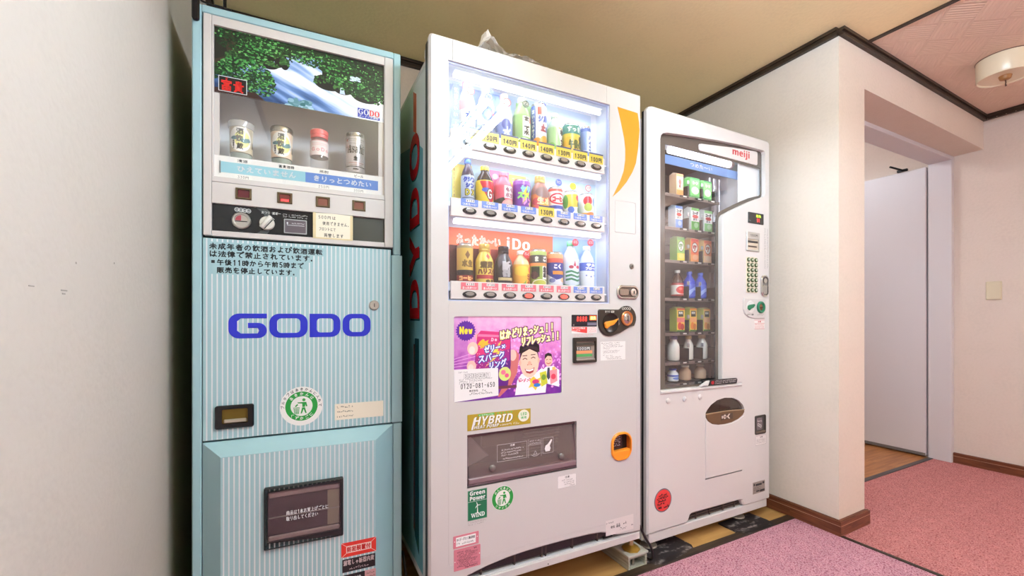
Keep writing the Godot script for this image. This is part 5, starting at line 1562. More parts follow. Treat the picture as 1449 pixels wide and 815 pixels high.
	co.append(Vector2(0.7200, 0.9120)); co.append(Vector2(0.7700, 0.9350))
	for k in 13:
		var a := deg_to_rad(-38.0 + 170.0 * k / 12)
		co.append(Vector2(0.7520, 0.9668) + Vector2(cos(a), sin(a)) * 0.0462)
	co.append(Vector2(0.7140, 0.9986))
	var cu := part(m, "coin_unit", pl(ccw(co), 0.0, 0.008, 0.003), mat(rgb(52, 42, 34), 0.3), "dark brown coin unit with an orange lever")
	part(cu, "knob_well", lt([[0.0, 0.001], [0.030, 0.001], [0.0355, 0.003], [0.0365, 0.0], [0.0, 0.0]], Vector3(0.6740, 0.9500, 0.008), 30, 1.0, OUT), mat(rgb(28, 24, 22), 0.2))
	s = ST()
	plate(s, ccw(pts([0.6445, 0.9335, 0.6530, 0.9290, 0.6660, 0.9380, 0.6770, 0.9405, 0.6860, 0.9450, 0.7055, 0.9655, 0.6860, 0.9590, 0.6650, 0.9560, 0.6500, 0.9545, 0.6410, 0.9480])), 0.008, 0.018, 0.003)
	part(cu, "lever", s, orange, "orange coin return lever")
	var sl2 := part(cu, "coin_slot", lt([[0.0, 0.0], [0.0275, 0.0], [0.0275, 0.004], [0.0245, 0.006], [0.0235, 0.004], [0.0, 0.002]], Vector3(0.7490, 0.9660, 0.008), 30, 1.0, OUT), mat(rgb(196, 120, 70), 0.3, 0.5))
	part(sl2, "slot_dish", lt([[0.0, 0.0], [0.0220, 0.0], [0.0160, 0.0045], [0.0, 0.0060]], Vector3(0.7490, 0.9660, 0.010), 26, 1.0, OUT * Basis.from_scale(Vector3(0.8, 1, 1))), chrome)
	part(sl2, "slit", bx(0.7478, 0.9560, 0.0150, 0.7502, 0.9770, 0.0168), black)
	s = ST()
	jtext(s, "おつり・返却", 0.6480, 0.9865, 0.6910, 0.0082, 0.0012, 0.0083)
	for k in 4: plate(s, oval(0.732 + k * 0.0105, 1.0035 - absf(k - 1.5) * 0.001, 0.0055, 0.0045, 12), 0.008, 0.0083, 0.0, [oval(0.732 + k * 0.0105, 1.0035 - absf(k - 1.5) * 0.001, 0.0040, 0.0030, 12)])
	ribbon(s, [Vector2(0.701, 0.9275), Vector2(0.713, 0.945), Vector2(0.709, 0.968)], 0.0014, 0.0083)
	part(cu, "lettering", s, mat(rgb(220, 214, 206), 0.4))
	var wl := part(m, "fine_print_label", bx(0.634, 0.8130, 0.0, 0.7495, 0.8810, 0.0004), mat(rgb(236, 231, 229), 0.4), "white label with fine black print")
	s = ST()
	jtext(s, "お", 0.638, 0.8735, 0.642, 0.005, 0.0006, 0.0006)
	for q in [[0.642, 0.8735, 0.725], [0.645, 0.8665, 0.725], [0.645, 0.8600, 0.738], [0.645, 0.8535, 0.676], [0.645, 0.8450, 0.722], [0.645, 0.8390, 0.712], [0.645, 0.8300, 0.655], [0.658, 0.8280, 0.690], [0.658, 0.8215, 0.728], [0.663, 0.8160, 0.733]]:
		scribble(s, q[0], q[1], q[2], 0.0046, 0.0006, 0.0006, int(q[1] * 3000))
	part(wl, "lettering", s, ink)
	# HYBRID plate
	var hy := part(m, "gold_plate", bx(0.1205, 0.6175, 0.0, 0.3437, 0.6680, 0.0012, 0.0004), mat(rgb(184, 158, 48), 0.35, 0.2), "gold plate with slanted white lettering")
	for q in [[0.0016, -0.0012, rgb(40, 36, 24), 0.0], [0.0, 0.0, rgb(246, 244, 238), 0.0006]]:
		latin(hy, "lettering", "HYBRID", "Droid Sans|b", 0.1420 + q[0], 0.6330 + q[1], 0.2760 + q[0], 0.6590 + q[1], 0.0012 + q[3], mat(q[2], 0.4), 0.25, 0.0005)
		latin(hy, "lettering", "HEAT PUMP", "Droid Sans|b", 0.1430 + q[0], 0.6215 + q[1] * 0.5, 0.2270 + q[0] * 0.6, 0.6315 + q[1] * 0.5, 0.0012 + q[3], mat(q[2], 0.4), 0.25, 0.0005)
	part(hy, "long_stroke", pl(pts([0.1325, 0.6200, 0.1385, 0.6200, 0.1485, 0.6560, 0.1425, 0.6560]), 0.0012, 0.0019), pure)
	var led := part(hy, "led_disc", pl(oval(0.3175, 0.6465, 0.0205, 0.0195, 30), 0.0012, 0.0018), mat(rgb(240, 236, 220), 0.4))
	latin(led, "lettering", "LED", "Droid Sans|b", 0.3065, 0.6480, 0.3290, 0.6575, 0.0018, mat(rgb(110, 190, 120), 0.4))
	s = ST(); jtext(s, "使用", 0.3065, 0.6360, 0.3290, 0.0085, 0.0014, 0.0020)
	part(led, "lettering", s, mat(rgb(110, 190, 120), 0.4))
	var pill := part(hy, "green_pill", pl(rrect(0.1560, 0.6600, 0.2120, 0.6665, 0.003), 0.0012, 0.0016), mat(rgb(96, 190, 90), 0.4))
	s = ST(); scribble(s, 0.160, 0.6612, 0.209, 0.0042, 0.0008, 0.0019, 130)
	part(pill, "lettering", s, pure)
	s = ST()
	for k in 5: face(s, pts([0.222 + k * 0.012, 0.6605, 0.229 + k * 0.012, 0.6632, 0.222 + k * 0.012, 0.6660]), 0.0015)
	face(s, pts([0.2990, 0.6410, 0.2930, 0.6460, 0.2990, 0.6510]), 0.0015)
	part(hy, "green_arrows", s, mat(rgb(96, 190, 90), 0.4))
	s = ST(); scribble(s, 0.232, 0.6225, 0.302, 0.0055, 0.0009, 0.0015, 131)
	part(hy, "lettering", s, pure)
	# delivery opening with a smoky flap
	var plum := mat(rgb(92, 66, 72), 0.3)
	s = ST()
	box(s, 0.115, 0.434, -0.150, 0.535, 0.612, -0.146)
	box(s, 0.115, 0.434, -0.146, 0.120, 0.612, -0.017)
	box(s, 0.5292, 0.434, -0.146, 0.535, 0.612, -0.017)
	box(s, 0.120, 0.434, -0.146, 0.5292, 0.4400, -0.017)
	box(s, 0.120, 0.6057, -0.146, 0.5292, 0.612, -0.017)
	var op := part(m, "delivery_opening", s, mat(rgb(138, 120, 114), 0.4), "delivery opening with a smoky brown flap")
	for k in 10:
		part(op, "chute_rib", bx(0.360 + 0.004 * (k % 2), 0.470 + k * 0.0125, -0.120 + k * 0.004, 0.515, 0.4745 + k * 0.0125, -0.110 + k * 0.004, 0.002), mat(rgb(172, 156, 140), 0.4))
	part(op, "chute_floor", bx(0.122, 0.455, -0.140, 0.527, 0.4625, -0.03, 0.002), mat(rgb(44, 42, 40), 0.35))
	part(op, "chute_wedge", pl(pts([0.122, 0.470, 0.150, 0.470, 0.235, 0.500, 0.150, 0.590, 0.122, 0.595]), -0.130, -0.090, 0.004), mat(rgb(196, 178, 180), 0.4))
	part(op, "chute_back", bx(0.220, 0.520, -0.140, 0.350, 0.600, -0.120, 0.003), mat(rgb(150, 132, 120), 0.4))
	part(op, "flap_head", bx(0.121, 0.594, -0.020, 0.5285, 0.6050, -0.010, 0.002), plum)
	part(op, "flap_guide", bx(0.121, 0.445, -0.020, 0.1255, 0.5935, -0.006, 0.001), mat(rgb(104, 84, 88), 0.3))
	part(op, "flap_guide", bx(0.5215, 0.445, -0.020, 0.5285, 0.5935, -0.006, 0.001), mat(rgb(104, 84, 88), 0.3))
	s = ST()
	quad(s, Vector3(0.1265, 0.4700, 0.000), Vector3(0.5205, 0.4700, 0.000), Vector3(0.5205, 0.5930, -0.012), Vector3(0.1265, 0.5930, -0.012))
	quad(s, Vector3(0.5205, 0.4700, -0.002), Vector3(0.1265, 0.4700, -0.002), Vector3(0.1265, 0.5930, -0.014), Vector3(0.5205, 0.5930, -0.014))
	var flap := part(op, "flap_glass", s, glass_mat(Color(0.60, 0.52, 0.51), 0.30, 0.04), "smoky clear flap with painted pale haze")  # smoky plastic, its tint lightened to a haze for light missing inside
	part(flap, "flap_lip", pl(pts([0.1235, 0.4520, 0.5250, 0.4520, 0.5250, 0.4700, 0.1235, 0.4700]), -0.006, 0.006, 0.003), mat(rgb(134, 108, 112), 0.25))
	part(flap, "flap_lip", bx(0.1215, 0.4455, -0.006, 0.5275, 0.4515, 0.004, 0.002), plum)
	for u in [0.205, 0.466]:
		part(flap, "rivet", lt([[0.0, 0.0], [0.0115, 0.0], [0.0110, 0.004], [0.0070, 0.0075], [0.0, 0.0085]], Vector3(u, 0.490, -0.002), 20, 1.0, OUT), mat(rgb(120, 112, 110), 0.12, 0.3))
	s = ST()
	for q in [[0.222, 0.507, 0.330, 0.507], [0.222, 0.561, 0.330, 0.561], [0.222, 0.507, 0.222, 0.561], [0.330, 0.507, 0.330, 0.561], [0.336, 0.504, 0.336, 0.565], [0.385, 0.504, 0.385, 0.563], [0.336, 0.545, 0.385, 0.545]]:
		ribbon(s, [Vector2(q[0], q[1]), Vector2(q[2], q[3])], 0.0007, 0.0006)
	jtext(s, "注意", 0.268, 0.5515, 0.286, 0.0070, 0.0010, 0.0006)
	for k in 3: scribble(s, 0.236, 0.5405 - 0.0085 * k, 0.318 - 0.01 * k, 0.0050, 0.0009, 0.0006, 140 + k)
	scribble(s, 0.242, 0.5115, 0.318, 0.0048, 0.0009, 0.0006, 145)
	for k in 2: scribble(s, 0.340, 0.5560 - 0.008 * k, 0.382, 0.0045, 0.0008, 0.0006, 150 + k)
	ribbon(s, [Vector2(0.347, 0.512), Vector2(0.356, 0.507), Vector2(0.368, 0.507), Vector2(0.378, 0.513)], 0.0010, 0.0006)
	ribbon(s, [Vector2(0.355, 0.512), Vector2(0.362, 0.524), Vector2(0.369, 0.512), Vector2(0.355, 0.512)], 0.0009, 0.0006)
	for q in [[0.391, 0.510, 0.432, 0.510], [0.391, 0.562, 0.432, 0.562], [0.391, 0.510, 0.391, 0.562], [0.432, 0.510, 0.432, 0.562]]:
		ribbon(s, [Vector2(q[0], q[1]), Vector2(q[2], q[3])], 0.0007, 0.0006)
	face(s, pts([0.402, 0.516, 0.418, 0.516, 0.422, 0.526, 0.418, 0.534, 0.428, 0.552, 0.424, 0.556, 0.410, 0.540, 0.402, 0.536, 0.398, 0.526]), 0.0006)
	part(flap, "lettering", s, mat(rgb(232, 228, 226), 0.4))
	var wn := part(m, "warning_label", pl(rrect(0.4489, 0.3790, 0.5283, 0.4245, 0.004), 0.0, 0.0005), mat(rgb(236, 231, 230), 0.4), "white warning label with fine print")
	s = ST()
	plate(s, rrect(0.4497, 0.3798, 0.5275, 0.4237, 0.004), 0.0004, 0.0007, 0.0, [rrect(0.4503, 0.3804, 0.5269, 0.4231, 0.0038)])
	jtext(s, "注意", 0.480, 0.4125, 0.500, 0.0075, 0.0011, 0.0008)
	for q in [[0.468, 0.4045, 0.512], [0.476, 0.3970, 0.520], [0.478, 0.3900, 0.516], [0.500, 0.3830, 0.522]]: scribble(s, q[0], q[1], q[2], 0.0045, 0.0007, 0.0008, int(q[1] * 2000))
	part(wn, "lettering", s, mat(rgb(110, 104, 104), 0.5))
	# stickers low on the door
	var gp := part(m, "wind_power_sticker", bx(0.1214, 0.3385, 0.0, 0.1866, 0.4320, 0.0006), mat(rgb(16, 112, 74), 0.4), "green wind power sticker")
	part(gp, "rim", pl(pts([0.1214, 0.3385, 0.1866, 0.3385, 0.1866, 0.4320, 0.1214, 0.4320]), 0.0005, 0.0009, 0.0, [pts([0.1228, 0.3399, 0.1852, 0.3399, 0.1852, 0.4306, 0.1228, 0.4306])]), mat(rgb(120, 160, 140), 0.4))
	latin(gp, "lettering", "Green", "Droid Sans|b", 0.1285, 0.4160, 0.1790, 0.4290, 0.0007, pure)
	latin(gp, "lettering", "Power", "Droid Sans|b", 0.1285, 0.4000, 0.1800, 0.4130, 0.0007, pure)
	latin(gp, "lettering", "WIND", "Droid Serif|b", 0.1320, 0.3470, 0.1780, 0.3600, 0.0007, pure)
	s = ST()
	ribbon(s, [Vector2(0.1225, 0.3970), Vector2(0.1855, 0.3970)], 0.0008, 0.0009)
	face(s, pts([0.1522, 0.3600, 0.1558, 0.3600, 0.1545, 0.3835, 0.1535, 0.3835]), 0.0010)
	for k in 3:
		var d := Vector2.from_angle(deg_to_rad([112.0, 0.0, 232.0][k]))
		var n := Vector2(-d.y, d.x) * 0.0012
		var o := Vector2(0.1540, 0.3835)
		face(s, PackedVector2Array([o - n, o + d * 0.0065 - n * 1.4, o + d * 0.0125, o + n]), 0.0010)
	part(gp, "turbine_print", s, pure)
	s = ST()
	for k in 2: scribble(s, 0.123, 0.3305 - 0.0065 * k, 0.185 - 0.01 * k, 0.0045, 0.0006, 0.0004, 160 + k)
	part(m, "fine_print", s, mat(rgb(150, 146, 146), 0.5))
	recycle_sticker(m, 0.2414, 0.3890, 0.0388, 0.0, 0.0378, 0.0258, "のんだあとは", "リサイクル")
	# service plates
	var pink := mat(rgb(212, 128, 142), 0.4)
	var p1 := part(m, "service_plate", pl(rrect(0.0747, 0.2635, 0.1582, 0.3022, 0.002), 0.0, 0.0008), pink, "pink plate with a white name field")
	part(p1, "name_field", bx(0.0835, 0.2690, 0.0008, 0.1480, 0.2965, 0.0011), pure)
	s = ST(); jtext(s, "ダイドードリンコ株式会社".replace("ダ", "タ"), 0.0855, 0.2840, 0.1460, 0.0090, 0.0010, 0.0013); scribble(s, 0.0855, 0.2735, 0.140, 0.0058, 0.0008, 0.0013, 170)
	part(p1, "lettering", s, ink)
	var p2 := part(m, "service_plate", pl(rrect(0.0767, 0.1945, 0.1640, 0.2600, 0.002), 0.0, 0.0008), pink, "pink plate with dense black print")
	s = ST()
	for k in 9: scribble(s, 0.087 + 0.006 * (k % 2), 0.2480 - 0.0055 * k, 0.132 + 0.008 * ((k * 7) % 4), 0.0042, 0.0008, 0.0010, 180 + k)
	for q in [[0.140, 0.2430, 0.152, 0.2430], [0.140, 0.2330, 0.152, 0.2330], [0.140, 0.2330, 0.140, 0.2430], [0.152, 0.2330, 0.152, 0.2430], [0.090, 0.2245, 0.150, 0.2245], [0.090, 0.2075, 0.156, 0.2075]]: ribbon(s, [Vector2(q[0], q[1]), Vector2(q[2], q[3])], 0.0005, 0.0010)
	scribble(s, 0.112, 0.1985, 0.155, 0.0048, 0.0012, 0.0010, 191)
	scribble(s, 0.142, 0.2505, 0.154, 0.0052, 0.0013, 0.0010, 192)
	part(p2, "lettering", s, mat(rgb(70, 34, 44), 0.5))
	for q in [[0.0790, 0.2850], [0.1530, 0.2860], [0.0800, 0.2230], [0.1605, 0.2320]]:
		part(p1 if q[1] > 0.26 else p2, "screw", lt([[0, 0], [0.0016, 0], [0.0012, 0.0008], [0, 0.001]], Vector3(q[0], q[1], 0.0008), 10, 1.0, OUT), pure)
	var bl := part(m, "name_label", bx(0.6577, 0.1700, 0.0, 0.7889, 0.2260, 0.0004), mat(rgb(222, 214, 212), 0.35), "grey film label with black lettering")
	s = ST()
	scribble(s, 0.660, 0.2130, 0.694, 0.0060, 0.0010, 0.0006, 200)
	jtext(s, "会社", 0.680, 0.1935, 0.700, 0.0100, 0.0014, 0.0006); jtext(s, "品品", 0.706, 0.1920, 0.726, 0.0150, 0.0014, 0.0006); scribble(s, 0.738, 0.1985, 0.770, 0.0110, 0.0017, 0.0006, 203)
	scribble(s, 0.724, 0.1800, 0.756, 0.0080, 0.0012, 0.0006, 204); scribble(s, 0.778, 0.1845, 0.786, 0.0050, 0.0012, 0.0006, 205)
	part(bl, "lettering", s, ink)
	# orange coin return
	var cr := part(m, "coin_return", pl(rrect(0.6815, 0.4385, 0.7790, 0.5430, 0.040, 8), 0.0, 0.007, 0.003, [rrect(0.6890, 0.4460, 0.7715, 0.5360, 0.034, 8)]), orange, "orange coin return cup")
	s = ST()
	box(s, 0.684, 0.441, -0.052, 0.7765, 0.541, -0.048)
	box(s, 0.684, 0.441, -0.048, 0.690, 0.541, -0.001)
	box(s, 0.7705, 0.441, -0.048, 0.7765, 0.541, -0.001)
	box(s, 0.690, 0.441, -0.048, 0.7705, 0.449, -0.001)
	box(s, 0.690, 0.533, -0.048, 0.7705, 0.541, -0.001)
	part(cr, "cup_well", s, mat(rgb(206, 104, 24), 0.4))
	part(cr, "cup_lip", pl(pts([0.6895, 0.4560, 0.6960, 0.4480, 0.7080, 0.4440, 0.7530, 0.4440, 0.7650, 0.4480, 0.7710, 0.4560, 0.7710, 0.4760, 0.6895, 0.4720]), -0.020, 0.004, 0.003), orange)
	part(cr, "cup_flap", bx(0.6960, 0.4800, -0.020, 0.7460, 0.5300, -0.016), glass_mat(Color(0.30, 0.16, 0.14), 0.75, 0.1))
	s = ST()
	for k in 5: scribble(s, 0.702, 0.5180 - 0.0075 * k, 0.738, 0.0055, 0.0011, -0.0155, 210 + k)
	part(cr, "lettering", s, mat(rgb(176, 170, 176), 0.4))
	# vent grille and plinth
	var vent := ST()
	box(vent, 0.06, 0.150, -0.060, 0.80, 0.200, -0.050)
	var gr := part(m, "vent_grille", vent, mat(rgb(84, 66, 56), 0.6), "dark vent under the arched door edge")
	for k in 3:
		part(gr, "vent_slat", bx(0.09, 0.158 + k * 0.0125, -0.050, 0.78, 0.1615 + k * 0.0125, -0.020, 0.001), mat(rgb(150, 130, 116), 0.5))
	for u in [0.17, 0.29, 0.395, 0.41, 0.52, 0.63]:
		part(gr, "vent_rib", bx(u, 0.151, -0.045, u + 0.006, 0.199, -0.016, 0.001), mat(rgb(70, 58, 52), 0.5))
	part(gr, "vent_slot", bx(0.655, 0.1555, -0.017, 0.700, 0.1600, -0.012, 0.001), black)
	part(m, "plinth", pl(pts([0.012, 0.120, 0.8265, 0.1215, 0.8265, 0.1490, 0.012, 0.1475]), -0.60, -0.004, 0.003), white)
	part(m, "plinth_lip", bx(0.02, 0.1475, -0.05, 0.80, 0.1505, -0.010, 0.001), grey)
	part(m, "screw", lt([[0, 0], [0.0022, 0], [0.0018, 0.001], [0, 0.0012]], Vector3(0.415, 0.130, -0.004), 10, 1.0, OUT), black)
	stock_drinks()

# ---------------------------------------------------------------- what stands in the showcase
func place(m: Node3D, o: Node3D, u: float, v: float, z: float, turn := 0.0) -> void:
	o.transform = m.transform * Transform3D(Basis(Vector3.UP, turn), Vector3(u, v, z))

func sample(kind: String, u0: float, u1: float, v0: float, v1: float, label: String, body: Color, cap: Color, im: Image, badge := [], group := "sample drinks in the lit showcase") -> Node3D:
	var called: String = {"bottle": "drink_bottle", "can": "drink_can", "flask": "bottle_can"}[kind]
	var t := thing(called, label, "bottle" if kind != "can" else "can", group)
	var R := (u1 - u0) / 2 * 0.97
	var H := v1 - v0
	var zs := minf(1.0, 0.0275 / R)
	var skin := print_mat(im, 0.3)
	if kind == "can":
		var s := ST()
		lathe(s, [[0.0, 0.0], [R * 0.80, 0.0], [R * 0.84, H * 0.012], [R * 0.97, H * 0.045]], Vector3.ZERO, 26, zs)
		lathe(s, [[R * 0.97, H * 0.945], [R * 0.86, H * 0.978], [R * 0.88, H], [R * 0.80, H], [R * 0.78, H * 0.985], [0.0, H * 0.985]], Vector3.ZERO, 26, zs)
		part(t, "can_ends", s, mat(rgb(200, 198, 194), 0.25, 0.9))
		s = ST()
		lathe(s, [[R * 0.97, H * 0.045], [R, H * 0.065], [R, H * 0.92], [R * 0.97, H * 0.945]], Vector3.ZERO, 26, zs)
		part(t, "printed_body", s, skin)
	elif kind == "flask":
		var s := ST()
		lathe(s, [[R * 0.86, 0.0], [R, H * 0.03], [R, H * 0.60], [R * 0.93, H * 0.67], [R * 0.62, H * 0.80], [R * 0.56, H * 0.83]], Vector3.ZERO, 26, zs)
		part(t, "printed_body", s, skin)
		part(t, "bottom", lt([[0.0, 0.002], [R * 0.86, 0.0]], Vector3.ZERO, 26, zs), mat(rgb(180, 178, 172), 0.3, 0.8))
		part(t, "cap", lt([[R * 0.60, H * 0.83], [R * 0.62, H * 0.85], [R * 0.62, H * 0.88], [R * 0.58, H * 0.89], [R * 0.60, H * 0.90], [R * 0.60, H * 0.985], [R * 0.55, H], [0.0, H]], Vector3.ZERO, 24, zs), mat(cap, 0.3, 0.6))
	else:
		part(t, "bottle_body", lt([[0.0, 0.0], [R * 0.85, 0.0], [R * 0.97, H * 0.03], [R * 0.97, H * 0.60], [R * 0.95, H * 0.66], [R * 0.80, H * 0.75], [R * 0.48, H * 0.85], [R * 0.42, H * 0.89], [R * 0.42, H * 0.91]], Vector3.ZERO, 26, zs), mat(body, 0.15))
		var s := ST()
		lathe(s, [[R * 0.985, H * 0.05], [R, H * 0.055], [R, H * 0.64], [R * 0.975, H * 0.655]], Vector3.ZERO, 26, zs)
		part(t, "bottle_label", s, skin)
		part(t, "cap", lt([[R * 0.46, H * 0.905], [R * 0.48, H * 0.91], [R * 0.48, H * 0.985], [R * 0.43, H], [0.0, H]], Vector3.ZERO, 22, zs), mat(cap, 0.4))
	if badge.size():   # du, dv, radius, fill, ring
		var z := 0.020
		var b := part(t, "badge", pl(oval(badge[0], badge[1], badge[2], badge[2] * 0.92, 24), z, z + 0.001), mat(badge[4], 0.4))
		part(b, "badge_face", pl(oval(badge[0], badge[1], badge[2] * 0.84, badge[2] * 0.77, 24), z, z + 0.0014), mat(badge[3], 0.4))
		var w := ST()
		for k in 2: scribble(w, badge[0] - badge[2] * 0.6, badge[1] - badge[2] * (0.1 + 0.38 * k) + badge[2] * 0.25, badge[0] + badge[2] * 0.62, badge[2] * 0.34, 0.0009, z + 0.0017, 300 + k + int(badge[2] * 9000) + label.length())
		part(b, "lettering", w, mat(badge[4] if badge[3].get_luminance() > 0.5 else rgb(250, 244, 240), 0.4))
		ribbonstick(b, badge, z)
	place(drinks, t, (u0 + u1) / 2, v0, -0.0475)
	return t

func ribbonstick(b: Node3D, badge: Array, z: float) -> void:
	part(b, "stick", bx(badge[0] * 0.5 - 0.0015, badge[1] - badge[2] * 1.6, z - 0.004, badge[0] * 0.5 + 0.0015, badge[1] - badge[2] * 0.3, z), glass_mat(Color(0.9, 0.95, 1.0), 0.2, 0.1))

func stock_drinks() -> void:
	var W := rgb(244, 244, 246)
	var K := rgb(34, 30, 32)
	var RED := rgb(222, 50, 66)
	var BLU := rgb(60, 88, 190)
	# upper row, left to right
	var b1 := 1.5302
	sample("bottle", 0.106, 0.165, b1, 1.722, "water bottle with pink cap and white label, leftmost in the top row", rgb(226, 232, 240), rgb(240, 150, 170), paint(96, 112, W, [["r", 0, 0, 100, 26, rgb(246, 186, 200)], ["e", 50, 40, 30, 18, rgb(240, 236, 244)], ["t", "水", 34, 30, 34, 26, 4, BLU], ["r", 0, 62, 100, 66, rgb(160, 180, 220)], ["t", "気持", 20, 70, 30, 16, 3, rgb(90, 110, 180)], ["r", 0, 90, 100, 100, rgb(196, 210, 236)]]), [0.0065, 0.158, 0.0135, rgb(248, 236, 236), RED])
	sample("bottle", 0.171, 0.231, b1, 1.728, "white sports drink bottle with a blue roundel in the top row", rgb(222, 230, 244), rgb(236, 240, 250), paint(96, 112, W, [["e", 48, 28, 24, 20, BLU], ["e", 48, 28, 15, 12, rgb(110, 140, 220)], ["e", 74, 22, 12, 10, rgb(200, 60, 100)], ["r", 0, 58, 100, 82, rgb(150, 170, 220)], ["t", "スイ", 22, 60, 30, 18, 4, W], ["r", 0, 84, 100, 100, rgb(120, 140, 190)]]), [0.004, 0.152, 0.0135, rgb(214, 224, 250), BLU])
	sample("bottle", 0.239, 0.298, b1, 1.712, "clear water bottle with lilac blue label in the top row", rgb(206, 220, 246), rgb(246, 178, 150), paint(96, 112, rgb(126, 150, 224), [["r", 0, 0, 100, 34, rgb(226, 234, 250)], ["e", 46, 40, 18, 16, rgb(70, 92, 190)], ["t", "水", 30, 46, 44, 40, 6, rgb(214, 224, 250)], ["r", 0, 90, 100, 100, rgb(180, 196, 240)]]), [0.002, 0.150, 0.0145, rgb(250, 240, 238), RED])
	sample("bottle", 0.303, 0.368, b1, 1.716, "green tea bottle with white panel of brush lettering in the top row", rgb(176, 208, 150), rgb(214, 232, 200), paint(96, 112, rgb(150, 194, 120), [["r", 40, 4, 74, 66, rgb(246, 244, 236)], ["d", "まるで水", 44, 6, 26, 13, 3.4, K], ["r", 70, 4, 86, 22, rgb(190, 70, 60)], ["e", 50, 84, 34, 14, rgb(240, 240, 230)], ["e", 50, 82, 27, 9, rgb(172, 190, 60)], ["r", 0, 0, 10, 100, rgb(110, 160, 90)]]), [0.0045, 0.160, 0.0130, rgb(72, 98, 84), rgb(60, 88, 74)])
	sample("can", 0.373, 0.432, b1, 1.706, "tall blue and white can with orange fruits in the top row", W, W, paint(96, 128, rgb(232, 230, 240), [["r", 0, 0, 22, 80, rgb(60, 92, 184)], ["d", "おいしいサイ", 4, 8, 14, 10, 2, W], ["r", 30, 4, 46, 20, rgb(190, 70, 70)], ["t", "乳", 50, 4, 20, 12, 3, BLU], ["r", 60, 20, 96, 34, rgb(110, 100, 170)], ["t", "ミルク".replace("ミ", "シ"), 34, 22, 20, 14, 4, BLU], ["t", "止", 42, 40, 26, 16, 4, rgb(160, 40, 60)], ["r", 66, 44, 96, 56, rgb(70, 70, 150)], ["e", 28, 82, 22, 12, rgb(240, 150, 50)], ["e", 62, 78, 24, 13, rgb(246, 168, 66)], ["e", 48, 92, 24, 10, rgb(226, 120, 40)], ["e", 84, 92, 18, 10, rgb(240, 150, 60)]]), [0.003, 0.172, 0.0130, rgb(126, 140, 226), rgb(74, 90, 200)])
	sample("bottle", 0.438, 0.497, b1, 1.690, "pale green plum drink bottle in the top row", rgb(206, 232, 208), rgb(226, 240, 224), paint(96, 112, rgb(178, 222, 160), [["p", [40, 0, 96, 0, 96, 100, 30, 100, 60, 60], rgb(240, 244, 230)], ["d", "梅よろし", 58, 6, 32, 22, 4.5, K], ["e", 20, 70, 18, 14, rgb(130, 196, 100)], ["r", 50, 0, 96, 5, rgb(214, 170, 90)]]))
	sample("can", 0.503, 0.575, b1, 1.664, "yellow green can with teal ribbon in the top row", W, W, paint(96, 96, rgb(232, 206, 78), [["r", 0, 0, 100, 26, rgb(60, 140, 130)], ["t", "すっきり", 20, 4, 18, 16, 4, rgb(226, 240, 230)], ["e", 30, 62, 30, 26, rgb(246, 190, 60)], ["t", "午後の水", 26, 44, 18, 26, 5, rgb(70, 90, 30)], ["e", 74, 40, 10, 10, K], ["r", 0, 84, 100, 100, rgb(170, 180, 60)], ["e", 16, 86, 20, 12, rgb(240, 160, 50)]]))
	sample("can", 0.580, 0.622, b1, 1.668, "slim blue and white can with red foot, rightmost in the top row", W, W, paint(96, 128, rgb(226, 232, 246), [["r", 0, 0, 40, 66, rgb(140, 166, 224)], ["r", 0, 0, 100, 10, rgb(96, 124, 200)], ["d", "ハイコ".replace("ハ", "ハ"), 52, 20, 30, 15, 4, rgb(90, 110, 190)], ["r", 0, 78, 100, 100, rgb(200, 50, 60)], ["e", 34, 80, 26, 12, rgb(90, 130, 210)]]))
	# middle row
	var b2 := 1.3162
	sample("bottle", 0.117, 0.162, b2, 1.476, "dark drink bottle with blue cap and silver label in the middle row", rgb(74, 62, 84), rgb(70, 108, 206), paint(96, 128, rgb(196, 206, 224), [["t", "アミノ".replace("ア", "ク").replace("ミ", "シ").replace("ノ", "ン"), 18, 6, 22, 16, 5, rgb(40, 70, 170)], ["t", "シン", 30, 26, 24, 16, 5, rgb(40, 70, 170)], ["t", "DX", 24, 46, 30, 20, 7, K], ["t", "DX", 25, 46, 30, 20, 3.4, rgb(236, 220, 60)], ["r", 10, 72, 90, 76, rgb(120, 130, 160)], ["r", 10, 84, 90, 88, rgb(150, 160, 190)]]))
	sample("bottle", 0.168, 0.229, b2, 1.462, "yellow labelled cola bottle with red diamond in the middle row", rgb(58, 42, 40), rgb(246, 212, 60), paint(96, 96, rgb(240, 206, 60), [["p", [20, 4, 96, 2, 96, 40, 62, 86, 40, 50], rgb(204, 44, 62)], ["e", 44, 36, 16, 8, rgb(60, 90, 190)], ["t", "Gv", 46, 32, 26, 36, 9, K], ["t", "Gv", 47, 32, 26, 36, 5, W], ["r", 0, 88, 100, 100, rgb(60, 44, 40)]]))
	sample("bottle", 0.232, 0.299, b2, 1.452, "pink peach drink bottle in the middle row", rgb(238, 130, 156), rgb(238, 150, 180), paint(96, 96, rgb(222, 96, 120), [["r", 42, 2, 84, 52, rgb(244, 228, 230)], ["t", "もも", 46, 8, 18, 18, 4, rgb(160, 110, 130)], ["t", "水生", 46, 30, 18, 18, 4, rgb(170, 120, 140)], ["p", [0, 62, 40, 50, 50, 70, 20, 96, 0, 96], rgb(62, 60, 50)], ["e", 66, 78, 32, 24, rgb(244, 160, 160)], ["e", 62, 74, 20, 15, rgb(250, 190, 180)]]))
